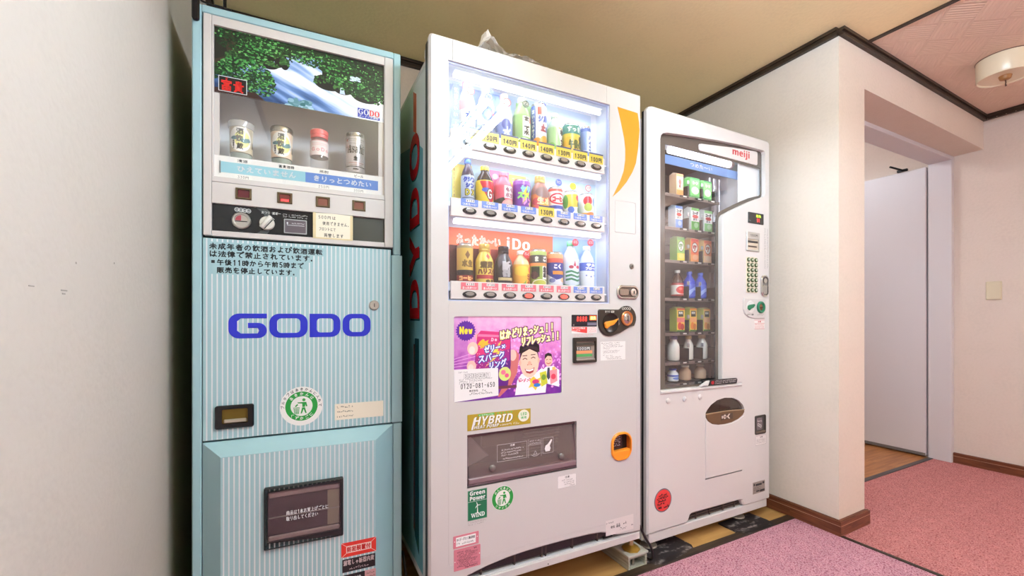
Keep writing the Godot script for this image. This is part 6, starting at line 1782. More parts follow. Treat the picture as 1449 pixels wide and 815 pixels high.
	sample("can", 0.303, 0.367, b2, 1.436, "purple sparkling jelly can in the middle row", W, W, paint(96, 112, rgb(124, 60, 168), [["r", 0, 0, 100, 12, rgb(166, 110, 200)], ["t", "セリ", 34, 16, 22, 20, 6, rgb(126, 226, 236)], ["t", "スパ", 22, 36, 24, 20, 6, rgb(150, 240, 120)], ["t", "リン", 38, 54, 24, 20, 6, rgb(250, 160, 220)], ["p", [60, 10, 40, 44, 56, 44, 36, 76, 70, 38, 54, 38], rgb(246, 226, 80)], ["e", 84, 76, 16, 15, rgb(232, 220, 130)], ["r", 0, 86, 100, 100, rgb(82, 40, 140)]]))
	sample("flask", 0.374, 0.441, b2, 1.460, "orange pink bottle can with gold cap in the middle row", W, rgb(222, 196, 130), paint(96, 128, rgb(232, 138, 84), [["r", 0, 0, 100, 36, rgb(176, 128, 118)], ["e", 50, 30, 30, 16, rgb(150, 120, 120)], ["e", 30, 58, 26, 12, rgb(216, 84, 96)], ["e", 64, 66, 30, 10, rgb(246, 180, 70)], ["e", 40, 78, 30, 10, rgb(222, 90, 110)], ["r", 0, 88, 100, 100, rgb(214, 90, 100)], ["t", "生茶".replace("茶", "水"), 26, 44, 28, 20, 4, rgb(250, 226, 180)]]))
	sample("can", 0.441, 0.498, b2, 1.427, "white can with red oval and blue band in the middle row", W, W, paint(96, 96, rgb(246, 240, 240), [["r", 0, 0, 100, 10, rgb(220, 100, 90)], ["e", 50, 36, 42, 20, RED], ["e", 50, 36, 36, 15, rgb(250, 230, 228)], ["t", "コーヒー", 22, 28, 15, 18, 5, RED], ["r", 0, 60, 100, 72, rgb(70, 90, 180)], ["r", 0, 82, 100, 92, rgb(220, 80, 70)]]), [0.002, 0.127, 0.0140, rgb(98, 126, 226), rgb(150, 170, 240)])
	sample("can", 0.504, 0.565, b2, 1.422, "white can with yellow green fruit picture in the middle row", W, W, paint(96, 96, rgb(244, 244, 236), [["p", [10, 10, 70, 6, 96, 30, 96, 50, 10, 60], rgb(236, 206, 80)], ["e", 12, 36, 12, 26, rgb(96, 170, 70)], ["e", 72, 20, 14, 11, rgb(220, 70, 100)], ["e", 86, 66, 16, 26, rgb(130, 196, 90)], ["d", "梅水", 66, 34, 20, 18, 4, rgb(60, 90, 60)], ["e", 36, 66, 13, 12, rgb(70, 110, 200)], ["p", [30, 74, 42, 74, 46, 92, 36, 84, 26, 92], rgb(70, 110, 200)]]), [-0.002, 0.122, 0.0135, rgb(250, 228, 96), rgb(244, 214, 70)])
	sample("can", 0.576, 0.634, b2, 1.422, "white can with apple and grapes, rightmost in the middle row", W, W, paint(96, 96, rgb(248, 246, 244), [["e", 38, 24, 20, 18, RED], ["e", 40, 48, 18, 16, rgb(190, 206, 90)], ["e", 76, 26, 13, 18, rgb(80, 120, 206)], ["r", 0, 70, 100, 100, rgb(244, 180, 70)], ["e", 60, 78, 30, 12, rgb(236, 130, 60)], ["e", 90, 78, 14, 10, rgb(226, 90, 60)]]), [-0.006, 0.124, 0.0125, rgb(252, 244, 242), rgb(220, 70, 84)])
	# lowest row
	var b3 := 1.0562
	sample("can", 0.103, 0.157, b3, 1.205, "gold and black coffee can, leftmost in the lowest row", W, W, paint(96, 128, rgb(214, 178, 84), [["r", 0, 0, 100, 6, rgb(170, 150, 110)], ["p", [50, 12, 60, 22, 50, 32, 40, 22], rgb(120, 80, 40)], ["t", "微糖".replace("微", "水").replace("糖", "生"), 28, 34, 24, 16, 4, rgb(120, 90, 40)], ["r", 0, 58, 100, 70, rgb(40, 34, 34)], ["r", 0, 70, 100, 84, rgb(150, 44, 40)], ["t", "コーヒー", 14, 72, 18, 10, 4, rgb(250, 190, 120)], ["r", 0, 84, 100, 100, rgb(52, 44, 46)], ["r", 14, 89, 86, 95, rgb(206, 176, 60)]]))
	sample("flask", 0.166, 0.229, b3, 1.208, "gold bottle can with red bands in the lowest row", W, rgb(214, 184, 100), paint(96, 128, rgb(222, 194, 84), [["p", [56, 4, 66, 12, 56, 20, 46, 12], rgb(190, 80, 60)], ["r", 18, 0, 30, 40, rgb(236, 214, 130)], ["t", "漏蔵".replace("漏", "清"), 26, 26, 24, 16, 5, rgb(90, 66, 30)], ["t", "ハリスタ".replace("ハ", "バ").replace("バ", "ハ"), 16, 44, 18, 14, 4, rgb(120, 60, 30)], ["r", 8, 60, 92, 70, rgb(172, 44, 52)], ["t", "内酎".replace("酎", "用"), 44, 72, 18, 11, 3, rgb(80, 60, 30)], ["r", 0, 86, 100, 100, rgb(190, 50, 60)]]))
	sample("flask", 0.235, 0.298, b3, 1.206, "black bottle can with silver lettering in the lowest row", W, rgb(58, 50, 54), paint(96, 128, rgb(42, 36, 42), [["p", [10, 10, 40, 0, 60, 0, 20, 40], rgb(90, 84, 96)], ["p", [60, 10, 90, 20, 94, 40, 70, 30], rgb(96, 90, 104)], ["t", "断", 34, 20, 36, 26, 5, rgb(196, 192, 198)], ["t", "器", 34, 44, 36, 18, 4, rgb(170, 166, 172)], ["r", 18, 64, 94, 72, rgb(200, 180, 130)], ["r", 0, 78, 100, 82, rgb(80, 74, 80)], ["r", 20, 90, 96, 96, rgb(196, 170, 70)]]))
	sample("bottle", 0.302, 0.365, b3, 1.196, "hot orange juice bottle with fruit label in the lowest row", rgb(246, 206, 160), rgb(250, 240, 230), paint(96, 112, rgb(248, 178, 70), [["e", 40, 26, 32, 20, rgb(250, 204, 70)], ["e", 82, 20, 16, 14, rgb(238, 110, 80)], ["p", [36, 84, 50, 70, 56, 60, 54, 88], rgb(110, 170, 60)], ["d", "ゆずれも".replace("ゆ", "は"), 60, 36, 30, 15, 4, rgb(150, 60, 50)], ["r", 0, 94, 100, 100, rgb(246, 150, 60)]]), [0.010, 0.126, 0.0130, rgb(230, 76, 78), rgb(230, 76, 78)])
	sample("can", 0.369, 0.432, b3, 1.205, "green corn soup can with dark ribbon in the lowest row", W, W, paint(96, 128, rgb(150, 176, 84), [["r", 0, 0, 100, 10, rgb(186, 206, 120)], ["r", 0, 10, 100, 30, rgb(74, 76, 72)], ["t", "まるごと", 22, 14, 16, 12, 4, rgb(230, 230, 220)], ["r", 0, 30, 100, 38, rgb(240, 150, 80)], ["r", 6, 40, 40, 66, rgb(50, 60, 40)], ["e", 20, 62, 16, 10, rgb(90, 60, 60)], ["r", 52, 38, 76, 72, rgb(246, 244, 236)], ["d", "美水".replace("美", "生"), 55, 40, 18, 13, 4, K], ["r", 78, 40, 92, 66, rgb(190, 50, 50)], ["e", 44, 84, 34, 12, rgb(236, 234, 220)], ["e", 44, 82, 27, 8, rgb(190, 196, 80)]]))
	sample("can", 0.437, 0.500, b3, 1.200, "dark blue soup can with orange foot in the lowest row", W, W, paint(96, 128, rgb(44, 60, 150), [["r", 0, 0, 100, 12, rgb(246, 160, 110)], ["r", 0, 12, 100, 24, rgb(226, 92, 74)], ["t", "こくうま", 30, 28, 16, 12, 4, rgb(240, 236, 246)], ["r", 26, 46, 96, 56, rgb(240, 150, 60)], ["p", [0, 54, 40, 70, 96, 60, 96, 84, 0, 84], rgb(224, 226, 240)], ["e", 24, 72, 12, 6, rgb(120, 130, 190)], ["e", 74, 70, 16, 7, rgb(246, 200, 150)], ["r", 0, 84, 100, 100, rgb(228, 78, 50)]]))
	sample("bottle", 0.503, 0.570, b3, 1.244, "clear soda bottle with green waves in the lowest row", rgb(214, 230, 244), rgb(120, 206, 150), paint(96, 128, rgb(216, 230, 246), [["p", [50, 6, 54, 18, 46, 18], rgb(196, 60, 90)], ["e", 50, 20, 5, 4, rgb(196, 60, 90)], ["e", 36, 26, 9, 5, rgb(196, 60, 90)], ["e", 64, 26, 9, 5, rgb(196, 60, 90)], ["p", [14, 40, 36, 36, 60, 42, 88, 36, 88, 42, 60, 48, 36, 42, 14, 46], rgb(40, 130, 90)], ["p", [14, 52, 36, 48, 60, 54, 88, 48, 88, 54, 60, 60, 36, 54, 14, 58], rgb(40, 130, 90)], ["p", [14, 64, 36, 60, 60, 66, 88, 60, 88, 66, 60, 72, 36, 66, 14, 70], rgb(40, 130, 90)], ["p", [0, 78, 40, 86, 96, 76, 96, 100, 0, 100], rgb(24, 110, 66)]]), [0.006, 0.182, 0.0140, rgb(214, 62, 92), rgb(214, 62, 92)])
	sample("bottle", 0.577, 0.638, b3, 1.232, "milky soda bottle with royal blue label, rightmost in the lowest row", rgb(220, 230, 246), rgb(236, 240, 250), paint(96, 128, rgb(232, 238, 248), [["r", 0, 2, 100, 30, rgb(70, 104, 206)], ["t", "カルヒ".replace("カ", "サ"), 30, 5, 22, 11, 4, W], ["t", "フォーター".replace("ォ", "ロ"), 26, 18, 14, 9, 3, W], ["e", 30, 46, 3, 2, BLU], ["e", 50, 50, 3, 2, BLU], ["e", 70, 46, 3, 2, BLU], ["p", [0, 86, 40, 92, 100, 80, 100, 100, 0, 100], rgb(90, 120, 206)], ["t", "サイト", 50, 84, 15, 9, 3, rgb(220, 70, 80)]]), [0.002, 0.186, 0.0135, rgb(216, 64, 92), rgb(216, 64, 92)])
	# advertising cards between the drinks
	var card := thing("advertising_card", "blue upright card with white lettering at the left of the top row", "card", "advertising cards in the showcase")
	part(card, "board", bx(-0.011, 0, 0, 0.011, 0.170, 0.0015), mat(rgb(94, 122, 204), 0.4))
	var s := ST(); jcol(s, "気持ちいい", -0.006, 0.160, 0.012, 0.019, 0.0020, 0.0018)
	part(card, "lettering", s, mat(rgb(226, 234, 250), 0.4))
	var box2 := part(card, "lower_board", bx(-0.015, 0.005, 0.0015, 0.015, 0.058, 0.003), mat(rgb(128, 150, 216), 0.4))
	s = ST(); jtext(s, "水", -0.012, 0.016, 0.013, 0.034, 0.0040, 0.0033)
	part(box2, "lettering", s, mat(rgb(232, 240, 252), 0.4))
	place(drinks, card, 0.0930, b1, -0.030)
	card = thing("advertising_card", "yellow card behind the blue-capped bottle in the middle row", "card", "advertising cards in the showcase")
	part(card, "board", bx(-0.0335, 0, 0, 0.0335, 0.152, 0.0012), mat(rgb(246, 222, 110), 0.4))
	s = ST(); jcol(s, "本生水上止入用", -0.0300, 0.140, 0.006, 0.014, 0.0009, 0.0015)
	part(card, "lettering", s, mat(rgb(170, 110, 40), 0.4))
	s = ST(); face(s, oval(-0.014, 0.036, 0.012, 0.006, 20), 0.0015)
	part(card, "red_print", s, mat(rgb(216, 80, 60), 0.4))
	s = ST(); jtext(s, "1500", -0.001, 0.029, 0.028, 0.0120, 0.0019, 0.0015)
	part(card, "lettering", s, mat(rgb(60, 50, 40), 0.4))
	place(drinks, card, 0.1310, b2, -0.0780)
	card = thing("advertising_card", "pink card standing behind the peach drink bottle", "card", "advertising cards in the showcase")
	part(card, "board", bx(-0.035, 0, 0, 0.035, 0.150, 0.0012), mat(rgb(240, 140, 180), 0.4))
	s = ST(); face(s, oval(-0.016, 0.130, 0.010, 0.010, 20), 0.0015); scribble(s, -0.004, 0.124, 0.028, 0.010, 0.0016, 0.0015, 77)
	part(card, "white_print", s, mat(rgb(250, 214, 228), 0.4))
	place(drinks, card, 0.2655, b2, -0.0780)
	card = thing("advertising_card", "yellow card standing behind the purple jelly can", "card", "advertising cards in the showcase")
	part(card, "board", bx(-0.033, 0, 0, 0.033, 0.146, 0.0012), mat(rgb(248, 226, 120), 0.4))
	s = ST(); scribble(s, -0.022, 0.122, 0.024, 0.012, 0.0022, 0.0015, 78)
	part(card, "lettering", s, mat(rgb(240, 120, 180), 0.4))
	place(drinks, card, 0.3350, b2, -0.0780)
# ---------------------------------------------------------------- right machine: white carton drink machine with a glass front
var cartons: Node3D

func build_carton_machine() -> void:
	cartons = thing("carton_vending_machine", "white glass-front carton drink vending machine with small red lettering, beside the pillar", "vending machine")
	var m := cartons
	m.position = Vector3(1.279, 0, -1.295)
	m.rotation_degrees = Vector3(0, 0.3, 0)
	var white := mat(rgb(222, 217, 215), 0.3)
	var black := mat(rgb(24, 22, 22), 0.35)
	var ink := mat(rgb(56, 54, 56), 0.5)
	var pure := mat(rgb(246, 246, 246), 0.4)
	var chrome := mat(rgb(204, 202, 200), 0.2, 1.0)
	var silver := mat(rgb(196, 192, 188), 0.35, 0.6)
	var dark := mat(rgb(62, 54, 52), 0.5)
	# cabinet shell
	var s := ST()
	box(s, 0.004, 0.05, -0.78, 0.020, 1.79, -0.034, 0.004)
	box(s, 0.790, 0.05, -0.78, 0.806, 1.79, -0.034, 0.004)
	box(s, 0.020, 1.772, -0.78, 0.790, 1.79, -0.034, 0.003)
	box(s, 0.020, 0.05, -0.78, 0.790, 0.07, -0.034)
	box(s, 0.020, 0.07, -0.78, 0.790, 1.772, -0.76)
	part(m, "cabinet", s, white)
	part(m, "gasket", pl(pts([0.002, 0.09, 0.805, 0.09, 0.805, 1.812, 0.002, 1.812]), -0.034, -0.022, 0.0, [pts([0.05, 0.64, 0.785, 0.64, 0.785, 1.79, 0.05, 1.79]), pts([0.33, 0.47, 0.62, 0.47, 0.62, 0.615, 0.33, 0.615])]), black)
	# door
	var win := pts([0.0711, 0.6685, 0.4525, 0.6660, 0.4525, 1.405, 0.456, 1.424, 0.468, 1.4365, 0.4800, 1.4420, 0.530, 1.4660, 0.5956, 1.4937, 0.660, 1.5200, 0.720, 1.5420, 0.755, 1.5520, 0.767, 1.5600, 0.7704, 1.5700, 0.7704, 1.7640, 0.766, 1.7745, 0.754, 1.7780, 0.600, 1.7745, 0.450, 1.7660, 0.300, 1.7540, 0.1817, 1.7434, 0.110, 1.7360, 0.086, 1.7290, 0.075, 1.7180, 0.0711, 1.7020])
	var outer := pts([0.0, 0.0905, 0.2200, 0.0895, 0.2293, 0.0905, 0.2400, 0.1000, 0.2490, 0.1180, 0.2587, 0.1240, 0.5800, 0.1190, 0.5950, 0.1150, 0.6060, 0.0920, 0.6140, 0.0870, 0.6300, 0.0860, 0.8080, 0.0845, 0.8080, 1.8180, 0.7960, 1.8300, 0.030, 1.8300, 0.012, 1.8240, 0.002, 1.8100])
	var flap_hole := PackedVector2Array()
	for q in [[0.3447, 0.5490], [0.3447, 0.5290], [0.360, 0.5110], [0.390, 0.4950], [0.430, 0.4875], [0.4719, 0.4861], [0.520, 0.4890], [0.565, 0.4990], [0.595, 0.5130], [0.6090, 0.5260], [0.6090, 0.5460], [0.598, 0.5640], [0.570, 0.5850], [0.530, 0.6000], [0.4719, 0.6055], [0.420, 0.5990], [0.380, 0.5820], [0.356, 0.5630]]:
		flap_hole.append(Vector2(q[0], q[1]))
	part(m, "door", pl(outer, -0.022, 0.0, 0.007, [win, flap_hole, pts([0.3430, 0.2550, 0.5955, 0.2535, 0.5955, 0.2590, 0.3430, 0.2608])]), white)
	# raised cover beside the glass
	part(m, "side_cover", pl(pts([0.4540, 0.6700, 0.5875, 0.6690, 0.5875, 1.4850, 0.5600, 1.4735, 0.4850, 1.4400, 0.4700, 1.4325, 0.4590, 1.4210, 0.4545, 1.4040]), 0.0, 0.004, 0.002), white)
	part(m, "sill_lip", pl(pts([0.0700, 0.6550, 0.5900, 0.6520, 0.5900, 0.6650, 0.0700, 0.6670]), 0.0, 0.006, 0.003), white)
	# printed border of the glass
	var border := win.duplicate()
	var clear := pts([0.1176, 0.6760, 0.4340, 0.6745, 0.4340, 1.4000, 0.4400, 1.4300, 0.4560, 1.4490, 0.5300, 1.4830, 0.6000, 1.5130, 0.6700, 1.5400, 0.7500, 1.5620, 0.7600, 1.5700, 0.7600, 1.6960, 0.1176, 1.6960])
	part(m, "glass_border", pl(border, -0.021, -0.0185, 0.0, [clear]), mat(rgb(104, 94, 86), 0.18), "dark printed border of the front glass")
	part(m, "front_glass", pl(clear, -0.0205, -0.0190), glass_mat(Color(0.96, 0.97, 0.97), 0.01, 0.015), "clear front glass")
	var plate_m := part(m, "brand_plate", pl(rrect(0.3215, 1.7070, 0.7345, 1.7380, 0.012), -0.018, -0.0165), pure)
	plate_m.mesh = null
	var bp := ST()
	plate(bp, ccw(pts([0.330, 1.7060, 0.7280, 1.7060, 0.7340, 1.7110, 0.7350, 1.7640, 0.7310, 1.7700, 0.7200, 1.7715, 0.5500, 1.7590, 0.3400, 1.7380, 0.3240, 1.7340, 0.3210, 1.7270, 0.3225, 1.7110])), -0.0185, -0.0150, 0.001)
	bp.generate_normals()
	plate_m.mesh = bp.commit()
	plate_m.set_surface_override_material(0, mat(rgb(224, 216, 212), 0.35))
	plate_m.set_meta("label", "pale plate with red brand lettering")
	latin(plate_m, "lettering", "meiji", "Droid Sans|b", 0.5480, 1.7180, 0.6720, 1.7600, -0.0150, mat(rgb(204, 60, 62), 0.4))
	# inside
	s = ST()
	box(s, 0.085, 0.655, -0.470, 0.785, 1.775, -0.460)
	box(s, 0.075, 0.655, -0.460, 0.085, 1.775, -0.030)
	box(s, 0.085, 0.655, -0.460, 0.785, 0.662, -0.030)
	box(s, 0.085, 1.765, -0.460, 0.785, 1.775, -0.030)
	part(m, "inner_box", s, mat(rgb(58, 48, 45), 0.5))
	part(m, "inner_side", bx(0.690, 0.662, -0.46, 0.700, 1.765, -0.032), mat(rgb(186, 180, 182), 0.35))
	part(m, "white_screen", bx(0.612, 1.470, -0.036, 0.782, 1.704, -0.030, 0.002), mat(rgb(244, 244, 246), 0.4))
	for q in [[0.560, 0.012], [0.592, 0.020], [0.632, 0.010]]:
		part(m, "lift_track", bx(q[0], 0.665, -0.16, q[0] + q[1], 1.66, -0.148, 0.002), mat(rgb(176, 168, 172), 0.3, 0.4))
	for k in 6:
		part(m, "track_bracket", bx(0.556, 0.74 + k * 0.15, -0.150, 0.580, 0.80 + k * 0.15, -0.135, 0.003), mat(rgb(150, 142, 146), 0.4))
	s = ST()
	tube(s, [Vector3(0.205, 1.7080, -0.075), Vector3(0.605, 1.7080, -0.075)], 0.016, 16)
	var lamp := part(m, "lamp_tube", s, glow(Color(0.97, 0.97, 1.0), 2.0), "lit tube lamp at the top of the glass front")
	part(lamp, "tube_end", lt([[0.0, 0.0], [0.0165, 0.0], [0.0165, 0.020], [0.0, 0.020]], Vector3(0.605, 1.7080, -0.075), 16, 1.0, Basis(Vector3.BACK, -PI / 2)), mat(rgb(236, 196, 184), 0.4))
	part(m, "lamp_reflector", bx(0.09, 1.727, -0.12, 0.690, 1.731, -0.040), mat(rgb(240, 240, 240), 0.4))
	inner_light(m, Vector3(0.40, 1.688, -0.072), Vector2(0.40, 0.03), Color(0.96, 0.97, 1.0), 0.085, Vector3(-70, 0, 0))
	var band := part(m, "blue_band", bx(0.09, 1.6370, -0.064, 0.688, 1.6755, -0.060), mat(rgb(126, 166, 226), 0.4), "light blue band with white lettering")
	s = ST(); jtext(s, "つめた～い", 0.318, 1.6475, 0.470, 0.0195, 0.0036, -0.0597)
	part(band, "lettering", s, pure)
	# shelves with trays
	var levels := [1.523, 1.375, 1.228, 1.0585, 0.9035, 0.7720, 0.6760]
	for k in 7:
		var v: float = levels[k]
		var sh := part(m, "shelf", bx(0.088, v - 0.012, -0.44, 0.548, v - 0.004, -0.088, 0.002), mat(rgb(104, 82, 70) if k in [3, 4] else rgb(84, 78, 78), 0.4))
		part(sh, "shelf_edge", bx(0.088, v - 0.016, -0.088, 0.548, v - 0.002, -0.083, 0.001), mat(rgb(128, 116, 112), 0.35, 0.4))
		for i in 3:
			var u: float = [0.309, 0.406, 0.497][i]
			part(sh, "tray", bx(u - 0.036, v - 0.0040, -0.40, u + 0.036, v, -0.092, 0.001), black)
			part(sh, "tray_lip", bx(u - 0.030, v - 0.0115, -0.083, u + 0.026, v - 0.0020, -0.080, 0.001), black)
			part(sh, "price_chip", bx(u - 0.012, v - 0.0100, -0.080, u + 0.010, v - 0.0040, -0.0793), mat(rgb(220, 216, 212), 0.4))
			if k < 6:
				var du: float = [0.351, 0.445 if k != 3 else 0.4305, 0.5365][i]
				part(sh, "tray_divider", bx(du, v - 0.0035, -0.38, du + 0.0075, v + 0.055, -0.098, 0.002), mat(rgb(24, 21, 21), 0.4))
				part(sh, "tray_clip", bx(du - 0.003, v + 0.060, -0.105, du + 0.0105, v + 0.078, -0.098, 0.002), mat(rgb(170, 164, 166), 0.3, 0.3))
	# black notice on the sill
	part(m, "white_bracket", pl(pts([0.300, 0.6720, 0.352, 0.6700, 0.362, 0.6920, 0.345, 0.6900]), 0.0, 0.010, 0.003), white)
	var nt := part(m, "black_notice", pl(ccw(pts([0.3560, 0.6690, 0.5430, 0.6665, 0.5500, 0.6860, 0.5440, 0.6915, 0.3680, 0.6945, 0.3600, 0.6900])), 0.004, 0.010, 0.002), mat(rgb(46, 40, 42), 0.3), "small black notice with a red dot")
	part(nt, "red_dot", pl(oval(0.378, 0.6815, 0.0095, 0.0080, 16), 0.010, 0.0105), mat(rgb(206, 50, 56), 0.4))
	s = ST()
	for k in 2: scribble(s, 0.394, 0.6835 - 0.0085 * k, 0.540, 0.0058, 0.0010, 0.0104, 400 + k)
	part(nt, "lettering", s, mat(rgb(226, 220, 220), 0.4))
	# display
	var dp := part(m, "display_panel", pl(rrect(0.6377, 1.4155, 0.7540, 1.4677, 0.004), 0.0, 0.003, 0.001), mat(rgb(44, 40, 40), 0.15), "dark display with green and red characters")
	s = ST(); jtext(s, "販売", 0.6950, 1.4470, 0.7330, 0.0130, 0.0024, 0.0033)
	part(dp, "display_lettering_light", s, glow(rgb(190, 226, 60), 0.9))
	s = ST(); jtext(s, "51", 0.7000, 1.4250, 0.7260, 0.0170, 0.0030, 0.0033)
	part(dp, "display_digits", s, glow(rgb(255, 50, 50), 1.3))
	s = ST(); scribble(s, 0.643, 1.4250, 0.655, 0.006, 0.0008, 0.0033, 410)
	part(dp, "lettering", s, mat(rgb(160, 156, 156), 0.4))
	# bill unit
	var bill := part(m, "bill_acceptor", pl(rrect(0.6233, 1.2827, 0.7206, 1.3736, 0.004), 0.0, 0.006, 0.002, [rrect(0.6290, 1.2900, 0.7120, 1.3400, 0.003)]), silver, "silver bill acceptor")
	part(bill, "bill_plate", bx(0.6290, 1.2900, 0.0002, 0.7120, 1.3400, 0.0020), mat(rgb(206, 190, 170), 0.4))
	part(bill, "bill_mouth", bx(0.6330, 1.3230, 0.002, 0.7080, 1.3330, 0.0042, 0.001), mat(rgb(70, 62, 60), 0.4))
	part(bill, "bill_mouth", bx(0.6360, 1.3020, 0.002, 0.7000, 1.3090, 0.0040, 0.001), mat(rgb(90, 76, 66), 0.4))
	s = ST(); jtext(s, "1000円", 0.6450, 1.3520, 0.7050, 0.0115, 0.0017, 0.0063)
	part(bill, "lettering", s, ink)
	# keypad
	var kp := part(m, "keypad", pl(rrect(0.6233, 1.0856, 0.7094, 1.2563, 0.006), 0.0, 0.002, 0.0008), mat(rgb(222, 212, 190), 0.4), "cream keypad with dark green keys")
	for r in 7:
		for c in 3:
			var u := 0.6385 + c * 0.0280
			var v := 1.2415 - r * 0.0238
			var ky := part(kp, "key", lt([[0.0, 0.0], [0.0105, 0.0], [0.0098, 0.004], [0.0080, 0.005], [0.0, 0.005]], Vector3(u, v, 0.002), 14, 1.0, OUT), mat(rgb(76, 92, 60), 0.25))
			part(ky, "key_face", pl(oval(u - 0.001, v + 0.001, 0.0048, 0.0055, 12), 0.007, 0.0075), mat(rgb(206, 212, 190), 0.3))
	# upright handle
	var han := part(m, "lock_handle", pl(rrect(0.7319, 1.0694, 0.7890, 1.1733, 0.024, 8), 0.0, 0.008, 0.003, [rrect(0.7385, 1.0760, 0.7825, 1.1667, 0.019, 8)]), chrome, "upright chrome lock handle")
	part(han, "handle_well", pl(rrect(0.7385, 1.0760, 0.7825, 1.1667, 0.019, 8), 0.0, 0.0012), mat(rgb(150, 146, 144), 0.3, 0.6))
	part(han, "handle_bar", pl(rrect(0.7430, 1.0810, 0.7780, 1.1260, 0.012, 6), 0.001, 0.0075, 0.002), mat(rgb(188, 184, 180), 0.25, 0.9))
	part(han, "lock_cylinder", lt([[0.0, 0.0], [0.0130, 0.0], [0.0125, 0.008], [0.0, 0.009]], Vector3(0.7610, 1.1470, 0.0), 20, 1.0, OUT), chrome)
	# coin unit
	var cu := part(m, "coin_unit", pl(ccw(pts([0.6003, 1.0500, 0.6050, 1.0604, 0.7600, 1.0590, 0.7660, 1.0520, 0.7660, 0.9720, 0.7600, 0.9640, 0.6800, 0.9640, 0.6400, 0.9700, 0.6120, 0.9850, 0.6003, 1.0060])), 0.0, 0.006, 0.003), mat(rgb(214, 208, 206), 0.35), "pale coin unit with green fittings")
	part(cu, "knob_well", lt([[0.0, 0.0], [0.0290, 0.0], [0.0280, 0.002], [0.0, 0.002]], Vector3(0.6480, 1.0200, 0.006), 24, 1.0, OUT), mat(rgb(230, 226, 224), 0.3))
	part(cu, "lever", pl(ccw(pts([0.6220, 1.0110, 0.6320, 1.0030, 0.6430, 1.0110, 0.6580, 1.0150, 0.6700, 1.0260, 0.6660, 1.0330, 0.6500, 1.0310, 0.6350, 1.0290, 0.6240, 1.0240])), 0.008, 0.018, 0.003), mat(rgb(34, 124, 84), 0.3), "green return lever")
	var ring := part(cu, "coin_ring", lt([[0.0, 0.0], [0.0290, 0.0], [0.0285, 0.006], [0.0250, 0.009], [0.0190, 0.008], [0.0170, 0.003], [0.0, 0.002]], Vector3(0.7240, 1.0180, 0.006), 28, 1.0, OUT), mat(rgb(44, 128, 92), 0.3), "green ring of the coin slot")
	part(ring, "slot_dish", lt([[0.0, 0.0], [0.0150, 0.0], [0.0090, 0.003], [0.0, 0.004]], Vector3(0.7240, 1.0180, 0.009), 20, 1.0, OUT), mat(rgb(130, 88, 60), 0.3, 0.6))
	part(ring, "slit", bx(0.7150, 1.0160, 0.0125, 0.7330, 1.0185, 0.0138), black)
	s = ST()
	jtext(s, "おつり・返却", 0.6250, 0.9790, 0.6720, 0.0085, 0.0013, 0.0063)
	scribble(s, 0.7000, 0.9790, 0.7450, 0.0070, 0.0008, 0.0063, 420)
	part(cu, "lettering", s, ink)
	var rl := part(m, "red_print_label", bx(0.6856, 0.9140, 0.0, 0.7643, 0.9590, 0.0005), mat(rgb(240, 232, 230), 0.4), "white label with red rules and fine print")
	s = ST()
	for v in [0.9150, 0.9565, 0.9400]: ribbon(s, [Vector2(0.687, v), Vector2(0.763, v)], 0.0016, 0.0007)
	jtext(s, "注意", 0.712, 0.9450, 0.738, 0.0085, 0.0014, 0.0007)
	for k in 3: scribble(s, 0.690, 0.9330 - 0.0062 * k, 0.758, 0.0044, 0.0007, 0.0007, 430 + k)
	part(rl, "lettering", s, mat(rgb(204, 70, 70), 0.5))
	# upright fine print beside the controls
	s = ST()
	for c in 2:
		var v := 1.395
		var r := RandomNumberGenerator.new(); r.seed = 50 + c
		while v > 1.205:
			for k in 3:
				var p := Vector2(0.764 + c * 0.020 + r.randf() * 0.004, v + r.randf() * 0.005)
				ribbon(s, [p, p + (Vector2(0.0045, 0) if r.randf() < 0.6 else Vector2(0.001, 0.004))], 0.0009, 0.0004)
			v -= 0.0085
	part(m, "upright_lettering", s, mat(rgb(110, 104, 104), 0.5), "two columns of fine print")
	# screw heads
	for u in [0.1147, 0.2110, 0.3080]:
		part(m, "screw_cap", lt([[0.0, 0.0], [0.0115, 0.0], [0.0100, 0.004], [0.0050, 0.006], [0.0, 0.0065]], Vector3(u, 0.6230, 0.0), 16, 1.0, OUT), white)
	# delivery flap
	s = ST()
	box(s, 0.335, 0.475, -0.140, 0.620, 0.615, -0.136)
	box(s, 0.335, 0.475, -0.136, 0.339, 0.615, -0.022)
	box(s, 0.616, 0.475, -0.136, 0.620, 0.615, -0.022)
	box(s, 0.339, 0.475, -0.136, 0.616, 0.479, -0.022)
	box(s, 0.339, 0.611, -0.136, 0.616, 0.615, -0.022)
	var pk := part(m, "delivery_pocket", s, mat(rgb(110, 88, 72), 0.5))
	part(pk, "pocket_panel", bx(0.400, 0.500, -0.134, 0.470, 0.600, -0.120, 0.002), mat(rgb(150, 116, 90), 0.4))
	part(pk, "pocket_rail", bx(0.345, 0.560, -0.125, 0.605, 0.566, -0.115, 0.002), mat(rgb(176, 150, 120), 0.4))
	part(m, "flap_glass", pl(flap_hole, -0.012, -0.010), glass_mat(Color(0.34, 0.28, 0.25), 0.55, 0.05), "smoky brown flap window")
	var push := part(m, "push_panel", pl(ccw(pts([0.3455, 0.5430, 0.3455, 0.5290, 0.360, 0.5115, 0.390, 0.4957, 0.430, 0.4882, 0.4719, 0.4868, 0.520, 0.4897, 0.565, 0.4997, 0.595, 0.5137, 0.6085, 0.5267, 0.6085, 0.5375, 0.540, 0.5425, 0.4719, 0.5440, 0.400, 0.5440])), -0.010, 0.003, 0.002), mat(rgb(112, 84, 58), 0.3), "brown push panel with an emblem")
	s = ST()
	ribbon(s, [Vector2(0.3450, 0.5440), Vector2(0.4719, 0.5460), Vector2(0.6090, 0.5395)], 0.0035, 0.0035)
